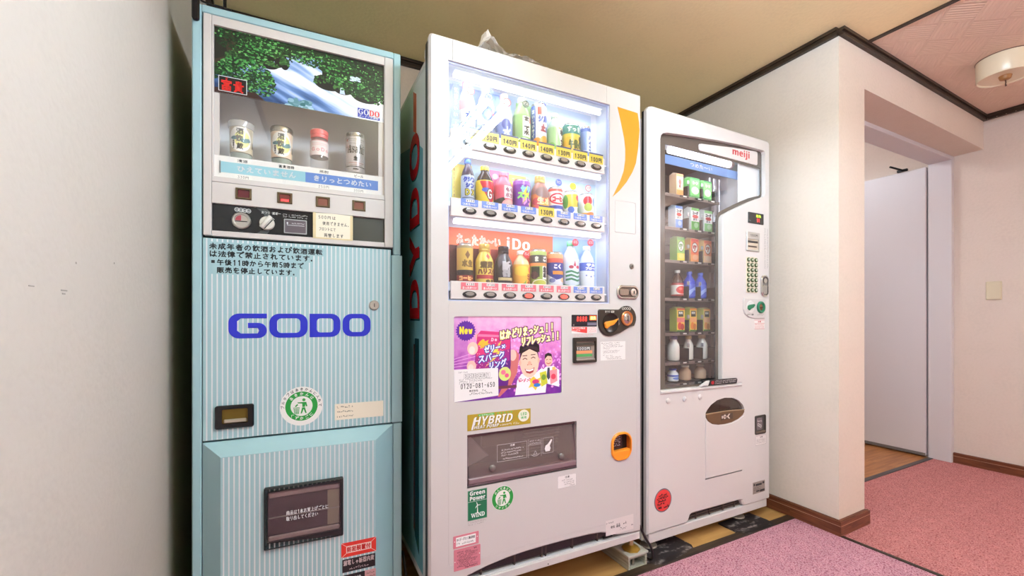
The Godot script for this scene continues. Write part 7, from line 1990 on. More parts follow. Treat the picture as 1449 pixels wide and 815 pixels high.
	part(push, "top_edge", s, mat(rgb(190, 168, 132), 0.3))
	part(push, "emblem_ground", bx(0.4420, 0.5060, 0.003, 0.5240, 0.5330, 0.0034), mat(rgb(88, 70, 58), 0.3))
	s = ST()
	face(s, oval(0.4680, 0.5205, 0.0095, 0.0100, 18), 0.0037)
	face(s, pts([0.4810, 0.5200, 0.4960, 0.5310, 0.5050, 0.5310, 0.4930, 0.5200, 0.5050, 0.5090, 0.4960, 0.5090]), 0.0037)
	face(s, pts([0.4470, 0.5140, 0.4550, 0.5140, 0.4550, 0.5260, 0.4470, 0.5260]), 0.0037)
	part(push, "emblem", s, mat(rgb(226, 216, 206), 0.4))
	s = ST()
	face(s, oval(0.4690, 0.5200, 0.0040, 0.0050, 14), 0.0040)
	part(push, "emblem_centre", s, mat(rgb(88, 70, 58), 0.4))
	part(m, "lower_door", pl(pts([0.3425, 0.2620, 0.5975, 0.2595, 0.6060, 0.2680, 0.6070, 0.5120, 0.5930, 0.5060, 0.5600, 0.4930, 0.5150, 0.4850, 0.4719, 0.4830, 0.4250, 0.4845, 0.3850, 0.4930, 0.3560, 0.5090, 0.3425, 0.5200]), 0.0, 0.003, 0.0015), white)
	# coin return, labels, plate, round sticker
	var cr := part(m, "coin_return", pl(rrect(0.6890, 0.4090, 0.7721, 0.5000, 0.008), 0.0, 0.004, 0.0015, [rrect(0.6940, 0.4140, 0.7680, 0.4960, 0.006)]), mat(rgb(66, 56, 50), 0.3), "dark coin return cup")
	part(cr, "cup_back", bx(0.6940, 0.4140, 0.0002, 0.7680, 0.4960, 0.001), mat(rgb(52, 46, 44), 0.35))
	part(cr, "cup_flap", pl(pts([0.7000, 0.4300, 0.7400, 0.4300, 0.7480, 0.4500, 0.7420, 0.4880, 0.7000, 0.4880]), 0.001, 0.003, 0.001), mat(rgb(112, 100, 104), 0.25))
	part(cr, "cup_lip", bx(0.6950, 0.4150, 0.001, 0.7670, 0.4260, 0.0045, 0.002), mat(rgb(104, 84, 70), 0.3))
	s = ST()
	for k in 3: plate(s, oval(0.712 + 0.009 * k, 0.4560 - 0.004 * k, 0.0065, 0.0075, 12), 0.003, 0.0033, 0.0, [oval(0.712 + 0.009 * k, 0.4560 - 0.004 * k, 0.0048, 0.0055, 12)])
	scribble(s, 0.705, 0.4700, 0.738, 0.0070, 0.0016, 0.0033, 440)
	part(cr, "coin_print", s, mat(rgb(216, 210, 210), 0.4))
	var wl := part(m, "warning_label", pl(rrect(0.6926, 0.3560, 0.7777, 0.4020, 0.004), 0.0, 0.0005), mat(rgb(236, 230, 228), 0.4), "white caution label with fine print")
	s = ST()
	plate(s, rrect(0.6934, 0.3568, 0.7769, 0.4012, 0.004), 0.0004, 0.0007, 0.0, [rrect(0.6941, 0.3575, 0.7762, 0.4005, 0.0038)])
	jtext(s, "注意", 0.728, 0.3905, 0.750, 0.0078, 0.0012, 0.0008)
	for k in 3: scribble(s, 0.702, 0.3810 - 0.0075 * k, 0.768, 0.0046, 0.0008, 0.0008, 450 + k)
	part(wl, "lettering", s, mat(rgb(120, 114, 114), 0.5))
	var sp := part(m, "rating_plate", bx(0.6746, 0.1280, 0.0, 0.7664, 0.1835, 0.0006), mat(rgb(176, 164, 156), 0.35, 0.4), "silver rating plate with black fields")
	s = ST()
	for q in [[0.680, 0.166, 0.690, 0.177], [0.696, 0.164, 0.742, 0.174], [0.748, 0.168, 0.762, 0.178], [0.700, 0.136, 0.724, 0.142], [0.728, 0.132, 0.764, 0.142]]: plate(s, pts([q[0], q[1], q[2], q[1], q[2], q[3], q[0], q[3]]), 0.0006, 0.0009)
	for k in 2: scribble(s, 0.680, 0.1540 - 0.008 * k, 0.735, 0.0048, 0.0009, 0.0008, 460 + k)
	part(sp, "lettering", s, ink)
	var rs := part(m, "round_sticker", pl(oval(0.0861, 0.2165, 0.0490, 0.0485, 36), 0.0, 0.0006), mat(rgb(120, 104, 110), 0.4), "round red sticker with black lettering")
	part(rs, "red_ground", pl(oval(0.0861, 0.2165, 0.0440, 0.0435, 36), 0.0006, 0.0009), mat(rgb(228, 62, 58), 0.4))
	s = ST()
	for q in [[0.062, 0.236, 0.108, 0.007], [0.052, 0.224, 0.118, 0.008], [0.056, 0.212, 0.100, 0.008], [0.056, 0.200, 0.096, 0.008], [0.090, 0.184, 0.116, 0.010], [0.060, 0.186, 0.084, 0.007]]: scribble(s, q[0], q[1], q[2], q[3], 0.0029, 0.0012, int(q[1] * 5000))
	part(rs, "lettering", s, mat(rgb(40, 24, 26), 0.4))
	# vent and plinth
	var vt := part(m, "vent_grille", bx(0.21, 0.084, -0.050, 0.63, 0.130, -0.040), mat(rgb(42, 32, 28), 0.6), "dark vent in the lower door edge")
	for k in 3: part(vt, "vent_slat", bx(0.215, 0.0900 + k * 0.0115, -0.040, 0.625, 0.0935 + k * 0.0115, -0.018, 0.001), mat(rgb(98, 82, 72), 0.5))
	for u in [0.30, 0.39, 0.48, 0.56]: part(vt, "vent_rib", bx(u, 0.086, -0.036, u + 0.007, 0.127, -0.016, 0.001), mat(rgb(70, 58, 50), 0.5))
	part(m, "plinth", pl(pts([0.014, 0.0500, 0.7930, 0.0465, 0.7930, 0.0835, 0.014, 0.0880]), -0.60, -0.006, 0.003), white)
	for q in [[0.075, -0.070], [0.655, -0.070], [0.075, -0.55], [0.655, -0.55]]:
		var ft := part(m, "levelling_foot", lt([[0.0, 0.0], [0.036, 0.0], [0.034, 0.005], [0.014, 0.010], [0.010, 0.012], [0.010, 0.048], [0.0, 0.048]], Vector3(q[0], 0.004, q[1]), 20), mat(rgb(206, 200, 188), 0.35, 0.6))
	stock_cartons()

func carton(u0: float, u1: float, v0: float, v1: float, label: String, im: Image, side: Color) -> void:
	var t := thing("drink_carton", label, "carton", "carton drinks behind the glass front")
	var w := (u1 - u0) / 2
	var H := v1 - v0
	var d := 0.022
	var s := ST()
	box(s, -w, 0, -d, w, H * 0.93, d - 0.0006, 0.0012)
	part(t, "carton_body", s, mat(side, 0.4))
	s = ST()
	quad_uv(s, Vector3(-w * 0.97, 0.001, d), Vector3(w * 0.97, 0.001, d), Vector3(w * 0.97, H * 0.925, d), Vector3(-w * 0.97, H * 0.925, d))
	part(t, "printed_front", s, print_mat(im, 0.35))
	s = ST()
	var top := H * 0.93
	quad(s, Vector3(-w, top, d), Vector3(w, top, d), Vector3(w, H, 0.001), Vector3(-w, H, 0.001))
	quad(s, Vector3(w, top, -d), Vector3(-w, top, -d), Vector3(-w, H, -0.001), Vector3(w, H, -0.001))
	quad(s, Vector3(-w, H, 0.001), Vector3(w, H, 0.001), Vector3(w, H, -0.001), Vector3(-w, H, -0.001))
	tri(s, Vector3(w, top, d), Vector3(w, top, -d), Vector3(w, H, 0))
	tri(s, Vector3(-w, top, -d), Vector3(-w, top, d), Vector3(-w, H, 0))
	part(t, "folded_top", s, mat(side.lerp(Color.WHITE, 0.25), 0.4))
	place(cartons, t, (u0 + u1) / 2, v0 + 0.0008, -0.130)

func flagon(u0: float, u1: float, v0: float, v1: float, label: String, body: Color, cap: Color, im: Image, milk := false) -> void:
	var t := thing("milk_bottle" if milk else "drink_bottle", label, "bottle", "bottled drinks behind the glass front")
	var R := minf((u1 - u0) / 2, 0.0275)
	var H := v1 - v0
	if milk:
		part(t, "bottle_body", lt([[0.0, 0.0], [R * 0.88, 0.0], [R, H * 0.05], [R, H * 0.55], [R * 0.90, H * 0.65], [R * 0.58, H * 0.80], [R * 0.54, H * 0.88]], Vector3.ZERO, 22), mat(body, 0.12))
		part(t, "cap", lt([[R * 0.56, H * 0.86], [R * 0.66, H * 0.87], [R * 0.66, H * 0.97], [R * 0.58, H], [0.0, H]], Vector3.ZERO, 20), mat(cap, 0.4))
	else:
		part(t, "bottle_body", lt([[0.0, 0.0], [R * 0.85, 0.0], [R, H * 0.04], [R, H * 0.58], [R * 0.86, H * 0.68], [R * 0.44, H * 0.82], [R * 0.38, H * 0.90]], Vector3.ZERO, 22), mat(body, 0.12))
		part(t, "cap", lt([[R * 0.40, H * 0.89], [R * 0.46, H * 0.90], [R * 0.46, H * 0.98], [R * 0.40, H], [0.0, H]], Vector3.ZERO, 18), mat(cap, 0.4))
	if im:
		var s := ST()
		lathe(s, [[R * 0.99, H * 0.07], [R * 1.012, H * 0.075], [R * 1.012, H * 0.52], [R * 0.99, H * 0.53]], Vector3.ZERO, 22)
		part(t, "bottle_label", s, print_mat(im, 0.35))
	place(cartons, t, (u0 + u1) / 2, v0 + 0.0008, -0.130)

func stock_cartons() -> void:
	var W := rgb(246, 244, 242)
	var green := [["r", 0, 0, 100, 8, rgb(60, 140, 70)], ["t", "ビーン".replace("ビ", "セ"), 22, 16, 20, 16, 4, rgb(240, 246, 200)], ["e", 50, 60, 40, 18, rgb(236, 240, 220)], ["e", 50, 66, 24, 10, rgb(246, 214, 190)], ["r", 0, 86, 100, 100, rgb(70, 150, 80)]]
	carton(0.287, 0.331, 1.523, 1.635, "narrow tan juice carton, leftmost on the top shelf", paint(64, 128, rgb(236, 196, 160), [["r", 0, 0, 100, 12, rgb(214, 140, 90)], ["r", 20, 18, 80, 64, rgb(244, 226, 214)], ["e", 50, 36, 22, 12, rgb(206, 110, 100)], ["t", "豆".replace("豆", "水"), 34, 46, 34, 16, 4, rgb(150, 80, 60)], ["r", 0, 72, 100, 100, rgb(226, 150, 80)]]), rgb(230, 190, 150))
	carton(0.378, 0.441, 1.523, 1.630, "green milk drink carton in the middle of the top shelf", paint(72, 120, rgb(116, 196, 112), green), rgb(110, 190, 106))
	carton(0.469, 0.524, 1.523, 1.627, "green milk drink carton at the right of the top shelf", paint(72, 120, rgb(130, 202, 120), green), rgb(120, 196, 110))
	var yog := func(c: Color) -> Array: return [["r", 0, 0, 100, 12, c], ["t", "ヨーグ".replace("ヨ", "コ"), 14, 16, 24, 14, 4, rgb(50, 50, 60)], ["e", 50, 38, 36, 8, rgb(200, 60, 60)], ["t", "ルト", 22, 46, 28, 10, 3, rgb(60, 60, 70)], ["r", 0, 60, 100, 100, c], ["e", 60, 76, 26, 12, c.lerp(Color.WHITE, 0.5)]]
	carton(0.280, 0.326, 1.375, 1.487, "white and blue yogurt drink carton on the second shelf", paint(64, 120, W, yog.call(rgb(110, 150, 220))), rgb(236, 238, 244))
	carton(0.383, 0.438, 1.375, 1.490, "white and green yogurt drink carton in the middle of the second shelf", paint(64, 120, W, yog.call(rgb(96, 180, 80))), rgb(238, 242, 236))
	carton(0.473, 0.530, 1.375, 1.487, "white and pale green yogurt drink carton at the right of the second shelf", paint(64, 120, W, yog.call(rgb(140, 200, 130))), rgb(238, 242, 236))
	var fruit := func(c: Color, d: Color) -> Array: return [["r", 0, 0, 100, 12, d], ["e", 50, 38, 38, 24, d.darkened(0.3)], ["e", 50, 38, 33, 20, rgb(248, 244, 236)], ["t", "バナ".replace("バ", "ば").replace("ナ", "サ"), 26, 28, 24, 14, 4, d.darkened(0.2)], ["t", "ナ".replace("ナ", "メ"), 38, 42, 24, 10, 3, d.darkened(0.2)], ["r", 0, 68, 100, 100, c], ["e", 56, 80, 34, 12, c.lightened(0.3)]]
	carton(0.291, 0.340, 1.228, 1.345, "green and yellow banana drink carton on the third shelf", paint(64, 120, rgb(140, 190, 80), fruit.call(rgb(246, 222, 70), rgb(90, 160, 70))), rgb(150, 196, 90))
	carton(0.380, 0.434, 1.228, 1.345, "red and orange fruit drink carton in the middle of the third shelf", paint(64, 120, rgb(236, 110, 70), fruit.call(rgb(240, 150, 90), rgb(214, 70, 60))), rgb(236, 180, 110))
	carton(0.470, 0.524, 1.228, 1.343, "salmon fruit drink carton at the right of the third shelf", paint(64, 120, rgb(240, 160, 120), fruit.call(rgb(246, 200, 160), rgb(220, 110, 84))), rgb(240, 196, 130))
	flagon(0.288, 0.343, 1.0585, 1.188, "dark brown bottle with a red apple label and white cap", rgb(70, 34, 26), rgb(226, 220, 214), paint(64, 64, rgb(240, 230, 222), [["r", 0, 0, 100, 16, rgb(170, 40, 40)], ["e", 50, 54, 32, 30, rgb(206, 44, 44)], ["e", 42, 46, 10, 10, rgb(240, 120, 110)], ["r", 0, 88, 100, 100, rgb(170, 40, 40)]]))
	flagon(0.368, 0.423, 1.0585, 1.184, "royal blue bottle in the middle of the fourth shelf", rgb(48, 76, 196), rgb(86, 112, 214), paint(64, 64, rgb(52, 82, 200), [["p", [0, 70, 60, 20, 96, 40, 96, 60, 50, 50, 20, 100, 0, 100], rgb(150, 180, 240)]]))
	flagon(0.443, 0.500, 1.0585, 1.182, "royal blue bottle at the right of the fourth shelf", rgb(58, 86, 200), rgb(96, 122, 218), paint(64, 64, rgb(62, 92, 206), [["p", [0, 80, 50, 30, 96, 30, 96, 50, 50, 60, 20, 100, 0, 100], rgb(160, 186, 240)]]))
	var juice := func(c: Color) -> Array: return [["r", 0, 0, 100, 6, c], ["r", 16, 10, 84, 36, rgb(34, 44, 34)], ["t", "MM".replace("M", "N"), 24, 14, 26, 10, 4, rgb(240, 240, 230)], ["r", 0, 40, 100, 60, c.lightened(0.35)], ["e", 36, 76, 26, 16, c], ["e", 70, 80, 24, 14, c.darkened(0.15)], ["r", 0, 94, 100, 100, rgb(60, 130, 60)]]
	carton(0.289, 0.340, 0.9035, 1.018, "yellow and red vegetable juice carton on the fifth shelf", paint(64, 120, rgb(236, 196, 70), juice.call(rgb(206, 50, 40))), rgb(180, 190, 70))
	carton(0.374, 0.421, 0.9035, 1.019, "orange juice carton in the middle of the fifth shelf", paint(64, 120, rgb(240, 200, 90), juice.call(rgb(236, 130, 40))), rgb(190, 196, 80))
	carton(0.467, 0.514, 0.9035, 1.017, "pale orange juice carton at the right of the fifth shelf", paint(64, 120, rgb(240, 204, 130), juice.call(rgb(240, 160, 90))), rgb(200, 200, 110))
	flagon(0.264, 0.318, 0.7720, 0.884, "milk bottle with purple cap and dark label on the sixth shelf", rgb(238, 236, 228), rgb(92, 70, 150), null, true)
	flagon(0.368, 0.412, 0.7720, 0.883, "milk bottle with gold cap in the middle of the sixth shelf", rgb(236, 234, 224), rgb(206, 186, 130), null, true)
	flagon(0.456, 0.508, 0.7720, 0.884, "milk bottle with cream cap at the right of the sixth shelf", rgb(236, 234, 226), rgb(226, 210, 180), null, true)
	flagon(0.262, 0.312, 0.6760, 0.734, "small blue and white yogurt bottle on the lowest shelf", rgb(240, 242, 246), rgb(52, 88, 196), paint(48, 48, rgb(244, 244, 248), [["r", 0, 0, 100, 30, rgb(60, 96, 200)], ["e", 50, 60, 26, 22, rgb(110, 140, 220)]]), true)
	flagon(0.340, 0.394, 0.6760, 0.746, "small peach coffee milk bottle with white cap, middle of the lowest shelf", rgb(206, 168, 140), rgb(238, 232, 226), null, true)
	flagon(0.444, 0.498, 0.6760, 0.744, "small peach coffee milk bottle with white cap, right of the lowest shelf", rgb(208, 172, 146), rgb(238, 232, 226), null, true)
# ---------------------------------------------------------------- small things around the machines
func jar(u: float, R: float, H: float, label: String, kind: int) -> void:
	var t := thing("sake_cup" if kind < 2 else ("shochu_cup" if kind == 2 else "beer_can"), label, "cup" if kind < 3 else "can", "sample liquors in the showcase")
	var clear := glass_mat(Color(0.93, 0.95, 0.93), 0.12, 0.03)
	var ink := rgb(40, 34, 28)
	if kind < 2:
		part(t, "glass_cup", lt([[0.0, 0.001], [R * 0.80, 0.0], [R * 0.88, H * 0.03], [R * 0.96, H * 0.5], [R, H * 0.86]], Vector3.ZERO, 30), clear)
		part(t, "glass_foot", lt([[0.0, 0.003], [R * 0.78, 0.002], [R * 0.86, H * 0.06], [R * 0.88, H * 0.17], [0.0, H * 0.17]], Vector3.ZERO, 30), mat(rgb(150, 158, 142), 0.12))
		var bg := rgb(206, 190, 160) if kind == 0 else rgb(240, 212, 182)
		var im := paint(160, 128, bg, [["e", 50, 50, 34, 48, rgb(246, 240, 232)], ["e", 56, 50, 22, 34, rgb(244, 236, 140)], ["e", 36, 46, 14, 7, rgb(40, 110, 120)], ["e", 62, 54, 12, 9, rgb(60, 130, 130)], ["p", [66, 46, 76, 42, 82, 52, 74, 60], rgb(50, 120, 130)], ["t", "酒", 40, 6, 22, 26, 3.4, ink], ["t", "飲", 38, 34, 22, 27, 3.4, ink], ["t", "店".replace("店", "蔵"), 40, 65, 22, 25, 3.2, ink], ["d", "清酒本上", 28, 54, 6, 8, 1.6, ink], ["r", 0, 40, 7, 62, W_C], ["r", 88, 52, 100, 76, rgb(110, 90, 60)]])
		var s := ST()
		lathe(s, [[R * 0.905, H * 0.19], [R * 0.925, H * 0.192], [R * 0.985, H * 0.84], [R * 0.97, H * 0.845]], Vector3.ZERO, 30)
		part(t, "label", s, print_mat(im, 0.4))
		if kind == 0:
			part(t, "lid", lt([[R * 1.00, H * 0.83], [R * 1.06, H * 0.84], [R * 1.08, H * 0.90], [R * 1.08, H * 0.985], [R * 1.02, H], [0.0, H * 0.995]], Vector3.ZERO, 30), glass_mat(Color(0.92, 0.90, 0.87), 0.45, 0.15))
		else:
			part(t, "lid", lt([[R * 0.99, H * 0.85], [R * 1.02, H * 0.86], [R * 1.02, H * 0.95], [R * 0.96, H * 0.99], [R * 0.90, H], [0.0, H * 0.985]], Vector3.ZERO, 30), mat(rgb(196, 190, 180), 0.25, 0.9))
	elif kind == 2:
		part(t, "glass_cup", lt([[0.0, 0.001], [R * 0.90, 0.0], [R * 0.98, H * 0.03], [R, H * 0.35], [R * 0.98, H * 0.62], [R * 0.90, H * 0.76], [R * 0.84, H * 0.80], [R * 0.84, H * 0.84]], Vector3.ZERO, 28), glass_mat(Color(0.96, 0.93, 0.91), 0.16, 0.03))
		part(t, "glass_foot", lt([[0.0, 0.003], [R * 0.86, 0.002], [R * 0.94, H * 0.03], [R * 0.95, H * 0.06], [0.0, H * 0.05]], Vector3.ZERO, 28), mat(rgb(206, 196, 188), 0.15))
		var s := ST()
		lathe(s, [[R * 1.0, H * 0.36], [R * 1.012, H * 0.362], [R * 0.985, H * 0.72], [R * 0.97, H * 0.725]], Vector3.ZERO, 28)
		part(t, "label", s, print_mat(paint(128, 96, rgb(244, 226, 222), [["r", 0, 0, 100, 6, rgb(238, 190, 186)], ["t", "GoDo", 20, 48, 17, 26, 4, rgb(226, 150, 150)], ["r", 20, 20, 80, 24, rgb(236, 200, 196)], ["r", 20, 30, 80, 34, rgb(236, 200, 196)], ["r", 0, 60, 8, 100, rgb(150, 120, 110)], ["r", 90, 60, 100, 100, rgb(120, 100, 92)]]), 0.4))
		part(t, "cap", lt([[R * 0.88, H * 0.80], [R * 0.92, H * 0.81], [R * 0.92, H * 0.88], [R * 0.97, H * 0.89], [R * 0.98, H * 0.985], [R * 0.92, H], [0.0, H]], Vector3.ZERO, 28), mat(rgb(232, 106, 104), 0.4))
	else:
		var s := ST()
		lathe(s, [[0.0, 0.002], [R * 0.74, 0.0], [R * 0.80, H * 0.012], [R * 0.95, H * 0.06]], Vector3.ZERO, 30)
		lathe(s, [[R * 0.99, H * 0.90], [R * 0.90, H * 0.95], [R * 0.92, H * 0.995], [R * 0.86, H], [R * 0.84, H * 0.985], [0.0, H * 0.985]], Vector3.ZERO, 30)
		part(t, "can_ends", s, mat(rgb(186, 182, 176), 0.25, 0.9))
		s = ST()
		lathe(s, [[R * 0.95, H * 0.06], [R, H * 0.10], [R, H * 0.88], [R * 0.99, H * 0.90]], Vector3.ZERO, 30)
		var sk := print_mat(paint(160, 160, rgb(212, 206, 202), [["r", 6, 30, 94, 31, rgb(150, 120, 120)], ["e", 50, 18, 40, 10, rgb(222, 216, 212)], ["d", "本", 14, 8, 8, 7, 1.4, rgb(190, 110, 110)], ["r", 20, 8, 84, 9.4, rgb(140, 134, 130)], ["r", 24, 13, 80, 14.2, rgb(160, 150, 146)], ["r", 26, 20, 76, 21, rgb(150, 140, 138)], ["t", "生", 42, 56, 16, 12, 2.6, rgb(30, 28, 28)], ["r", 24, 74, 78, 75.4, rgb(200, 130, 120)], ["r", 30, 80, 70, 81, rgb(170, 120, 114)], ["p", [2, 70, 10, 84, 90, 84, 98, 70, 98, 72, 91, 86, 9, 86, 2, 72], rgb(50, 48, 48)], ["r", 40, 90, 58, 94, rgb(90, 84, 82)]]), 0.25)
		sk.metallic = 0.55
		var bodyp := part(t, "printed_body", s, sk)
		var word := latin(bodyp, "lettering", "Asahi", "Droid Serif|b", -0.023, H * 0.50, 0.023, H * 0.70, R * 0.86, mat(rgb(20, 18, 18), 0.4), 0.12, 0.0004)
		word.mesh = curved_word("Asahi", H * 0.50, H * 0.70, R)
		word.transform = Transform3D()
	place(sake, t, u, 1.4237, -0.047)

const W_C := Color(0.95, 0.93, 0.9)

func curved_word(txt: String, y0: float, y1: float, R: float) -> ArrayMesh:   # lettering wrapped round a can
	var f := SystemFont.new()
	f.font_names = PackedStringArray(["Droid Serif"])
	f.font_weight = 700
	var t := TextMesh.new()
	t.font = f; t.font_size = 64; t.pixel_size = 0.01; t.depth = 0.0; t.curve_step = 2.0; t.text = txt
	var a := t.get_aabb()
	var src := t.get_mesh_arrays()
	var v: PackedVector3Array = src[Mesh.ARRAY_VERTEX]
	var n := PackedVector3Array()
	for i in v.size():
		var h := (v[i].y - a.position.y) / a.size.y
		var k := ((v[i].x - a.position.x) / a.size.x - 0.5 + (h - 0.5) * 0.05) * 1.75
		v[i] = Vector3(sin(k) * (R + 0.0014), lerpf(y0, y1, h), cos(k) * (R + 0.0014))
		n.append(Vector3(sin(k), 0, cos(k)))
	var arr := []
	arr.resize(Mesh.ARRAY_MAX)
	arr[Mesh.ARRAY_VERTEX] = v
	arr[Mesh.ARRAY_NORMAL] = n
	arr[Mesh.ARRAY_INDEX] = src[Mesh.ARRAY_INDEX]
	var m := ArrayMesh.new()
	m.add_surface_from_arrays(Mesh.PRIMITIVE_TRIANGLES, arr)
	return m

func small_things() -> void:
	jar(0.1095, 0.0305, 0.112, "glass sake cup with clear plastic lid and brush lettering, leftmost in the liquor showcase", 0)
	jar(0.2140, 0.0305, 0.117, "glass sake cup with silver lid and cream label in the liquor showcase", 1)
	jar(0.3180, 0.0268, 0.127, "glass shochu cup with pink cap in the liquor showcase", 2)
	jar(0.4240, 0.0298, 0.135, "silver beer can with black lettering, rightmost in the liquor showcase", 3)
	# plastic film thrown over the middle machine's top
	var r := RandomNumberGenerator.new()
	r.seed = 12
	var s := ST()
	smooth_id += 1
	s.set_smooth_group(-1)
	var nx := 34
	var nz := 12
	var grid := []
	for i in nx + 1:
		var row := []
		for k in nz + 1:
			var a := float(i) / nx
			var b := float(k) / nz
			var peak := 0.078 * exp(-pow((a - 0.30) / 0.085, 2.0)) * (0.55 + 0.45 * sin(b * PI)) + 0.016 * exp(-pow((a - 0.62) / 0.22, 2.0))
			var y := maxf(0.0015, peak * (0.8 + 0.45 * r.randf()) + 0.007 * r.randf() - 0.004 * absf(b - 0.5))
			if i == 0 or i == nx: y = 0.002
			row.append(Vector3(0.105 + a * 0.345 + r.randf_range(-0.003, 0.003), y, -0.095 + b * 0.085 + r.randf_range(-0.003, 0.003)))
		grid.append(row)
	for i in nx:
		for k in nz:
			quad(s, grid[i][k], grid[i][k + 1], grid[i + 1][k + 1], grid[i + 1][k])
	var film := glass_mat(Color(0.98, 0.96, 0.95), 0.55, 0.2)
	var bag := lone("plastic_bag", s, film, "crumpled clear plastic film lying on top of the drinks machine", "plastic film")
	bag.transform = drinks.transform * Transform3D(Basis(), Vector3(0, 1.821, 0.0))
	# black bracket over the liquor machine's corner
	var br := thing("anti_tip_bracket", "black rounded steel bracket over the liquor machine's top left corner", "bracket")
	var blk := mat(rgb(18, 16, 18), 0.25, 0.3)
	s = ST()
	plate(s, rrect(0.001, 1.778, 0.0185, 2.05, 0.0085, 6), 0.001, 0.010, 0.004)
	part(br, "upright_bar", s, blk)
	s = ST()
	tube(s, curve([Vector3(0.018, 1.862, 0.004), Vector3(0.021, 1.838, 0.004), Vector3(0.040, 1.8335, 0.003), Vector3(0.070, 1.8325, 0.002), Vector3(0.092, 1.8318, 0.0)], 5), 0.0028, 8)
	part(br, "hook", s, blk)
	part(br, "rear_bar", bx(0.066, 1.836, -0.045, 0.074, 2.05, -0.036, 0.002), blk)
	part(br, "wall_arm", bx(-0.055, 2.030, -0.030, 0.080, 2.048, 0.006, 0.003), blk)
	br.transform = sake.transform
	# steel channels and a brass foot under the drinks machine
	for q in [[1.152, 0], [0.43, 1]]:
		var ch := thing("steel_channel", ["grey steel channel under the right foot of the drinks machine", "grey steel channel under the left foot of the drinks machine"][q[1]], "channel")
		var paint_m := wood_mat(rgb(190, 188, 172), rgb(150, 148, 132), 0.2, 0.5, 61)
		s = ST()
		box(s, 0.0, 0.0, -0.42, 0.008, 0.050, 0.0, 0.001)
		box(s, 0.086, 0.0, -0.42, 0.094, 0.050, 0.0, 0.001)
		box(s, 0.008, 0.040, -0.42, 0.086, 0.050, -0.002, 0.001)
		box(s, 0.008, 0.0, -0.42, 0.086, 0.006, -0.002, 0.001)
		part(ch, "rail", s, paint_m)
		part(ch, "top_plate", bx(-0.004, 0.050, -0.11, 0.098, 0.058, 0.004, 0.001), mat(rgb(198, 194, 182), 0.45))
		part(ch, "bolt", lt([[0.0, 0.0], [0.006, 0.0], [0.006, 0.034], [0.0, 0.034]], Vector3(0.040, 0.006, -0.020), 8), mat(rgb(170, 164, 150), 0.35, 0.7))
		ch.position = Vector3(q[0], -0.003, -1.264)
		var ft := thing("levelling_foot", ["brass levelling foot on the right steel channel", "brass levelling foot on the left steel channel"][q[1]], "foot")
		part(ft, "foot_plate", lt([[0.0, 0.0], [0.036, 0.0], [0.036, 0.004], [0.026, 0.012], [0.012, 0.016], [0.0, 0.016]], Vector3.ZERO, 8), mat(rgb(196, 158, 70), 0.3, 0.8))
		part(ft, "foot_bolt", lt([[0.0, 0.0], [0.010, 0.0], [0.010, 0.048], [0.0, 0.048]], Vector3(0, 0.015, 0), 10), mat(rgb(206, 190, 150), 0.3, 0.8))
		ft.position = Vector3(q[0] + 0.046, 0.0555, -1.302)
	# black rubber pads under the carton machine
	for q in [[[0.0, -0.115, 0.0, -0.01, 0.02, 0.022, 0.06, 0.036, 0.20, 0.014, 0.255, 0.0, 0.268, -0.02, 0.262, -0.115], Vector3(1.249, 0, -1.262), "black rubber pad with white dust near the drinks machine", 5], [[0.0, -0.115, 0.0, -0.02, 0.006, 0.006, 0.03, 0.018, 0.20, 0.02, 0.228, 0.006, 0.236, -0.03, 0.228, -0.115], Vector3(1.790, 0, -1.246), "black rubber pad with white dust near the pillar", 6]]:
		var n := FastNoiseLite.new(); n.seed = q[3]; n.frequency = 0.02; n.fractal_octaves = 4
		var im := Image.create_empty(192, 192, false, Image.FORMAT_RGB8)
		for y in 192:
			for x in 192:
				var k := n.get_noise_2d(x * 0.7, y * 2.0) + 0.5 * n.get_noise_2d(x * 3.0, y * 3.0)
				im.set_pixel(x, y, rgb(40, 34, 36).lerp(rgb(176, 166, 162), clampf(k * 1.6 - 0.12, 0, 0.75)))
		var pm := tri_mat(Color.WHITE, im, 0.3, 0.5)
		s = ST()
		slab(s, q[0], 0.0, 0.007)
		var pad := lone("rubber_pad", s, pm, q[2], "pad", "rubber pads under the carton machine")
		pad.position = q[1] + Vector3(0, -0.0035, 0)
	# cables
	s = ST()
	tube(s, curve([Vector3(1.2055, 0.162, -1.262), Vector3(1.226, 0.115, -1.254), Vector3(1.256, 0.064, -1.250), Vector3(1.2635, 0.016, -1.262), Vector3(1.2635, 0.013, -1.360), Vector3(1.2635, 0.013, -1.600)], 6), 0.0050, 8)
	lone("power_cable", s, mat(rgb(26, 22, 24), 0.4), "black power cable hanging between the two white machines", "cable")
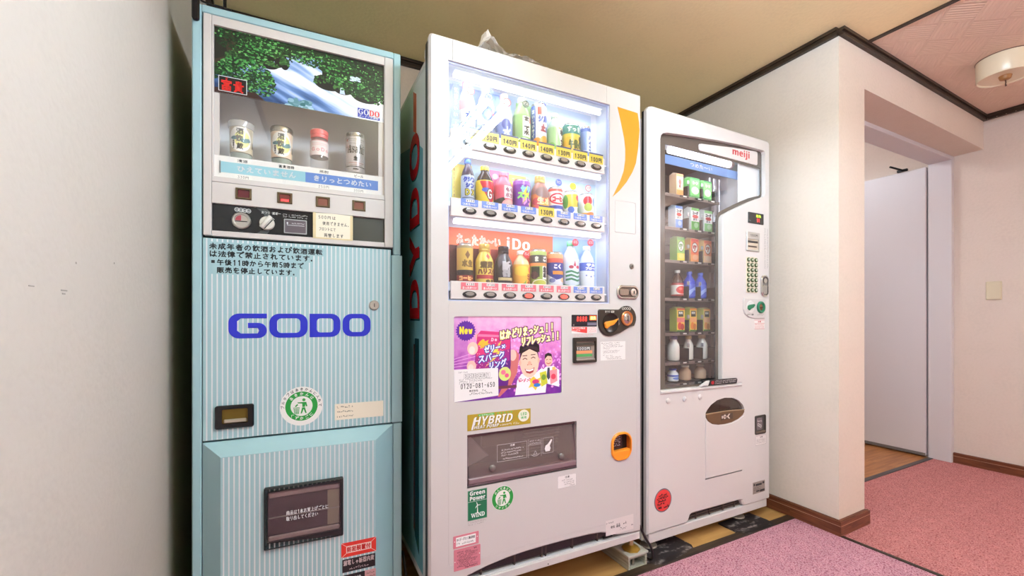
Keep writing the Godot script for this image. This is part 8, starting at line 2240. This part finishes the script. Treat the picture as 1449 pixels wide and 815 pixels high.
	for q in [[0, 0.0], [1, 0.016]]:
		s = ST()
		var cx: float = [0.3400, 0.3545][q[0]]
		tube(s, curve([Vector3(cx, 0.004, -1.47 - q[1]), Vector3(cx + 0.002, 0.060 + q[1], -1.50), Vector3(cx, 0.135, -1.55 + q[1]), Vector3(cx + 0.002, 0.09, -1.60), Vector3(cx, 0.004, -1.63)], 6), 0.0050, 8)
		lone("power_cable", s, mat([rgb(120, 116, 108), rgb(60, 60, 58)][q[0]], 0.5), ["grey power cable in the gap left of the drinks machine", "dark power cable in the gap left of the drinks machine"][q[0]], "cable")
	# bare ceiling rose of a removed lamp
	var rose := thing("ceiling_rose", "cream round ceiling rose with a bare wire stub", "ceiling rose")
	rose.position = Vector3(3.16, 2.26, -0.785)
	var cream := mat(rgb(240, 226, 194), 0.25)
	part(rose, "housing", lt([[0.0, -0.090], [0.094, -0.092], [0.098, -0.098], [0.101, -0.092], [0.103, -0.004], [0.103, 0.0]], Vector3.ZERO, 40), cream)
	part(rose, "gap_ring", lt([[0.0, -0.0035], [0.1045, -0.0035], [0.1045, 0.0], [0.0, 0.0]], Vector3.ZERO, 40), mat(rgb(110, 70, 46), 0.6))
	part(rose, "socket", lt([[0.0, -0.110], [0.014, -0.110], [0.020, -0.106], [0.024, -0.090], [0.0, -0.090]], Vector3.ZERO, 20), mat(rgb(176, 122, 66), 0.4))
	s = ST()
	tube(s, [Vector3(0.002, -0.108, 0), Vector3(0.0, -0.122, 0.002), Vector3(0.004, -0.132, 0.0), Vector3(-0.002, -0.142, 0.002)], 0.0022, 6)
	tube(s, [Vector3(0.003, -0.130, 0), Vector3(0.009, -0.137, 0.003)], 0.0016, 6)
	part(rose, "wire_stub", s, mat(rgb(86, 56, 36), 0.5))
	# switch plate
	var sw := thing("switch_plate", "cream blank switch plate on the right wall", "switch plate")
	sw.position = Vector3(3.955, 1.139, -1.031)
	sw.rotation_degrees = Vector3(0, -90, 0)
	part(sw, "cover", pl(rrect(-0.035, -0.058, 0.035, 0.058, 0.005), 0.0, 0.008, 0.003), mat(rgb(216, 202, 172), 0.4))
	part(sw, "inner_plate", pl(rrect(-0.030, -0.053, 0.030, 0.053, 0.003), 0.006, 0.0092, 0.001), mat(rgb(220, 206, 178), 0.4))
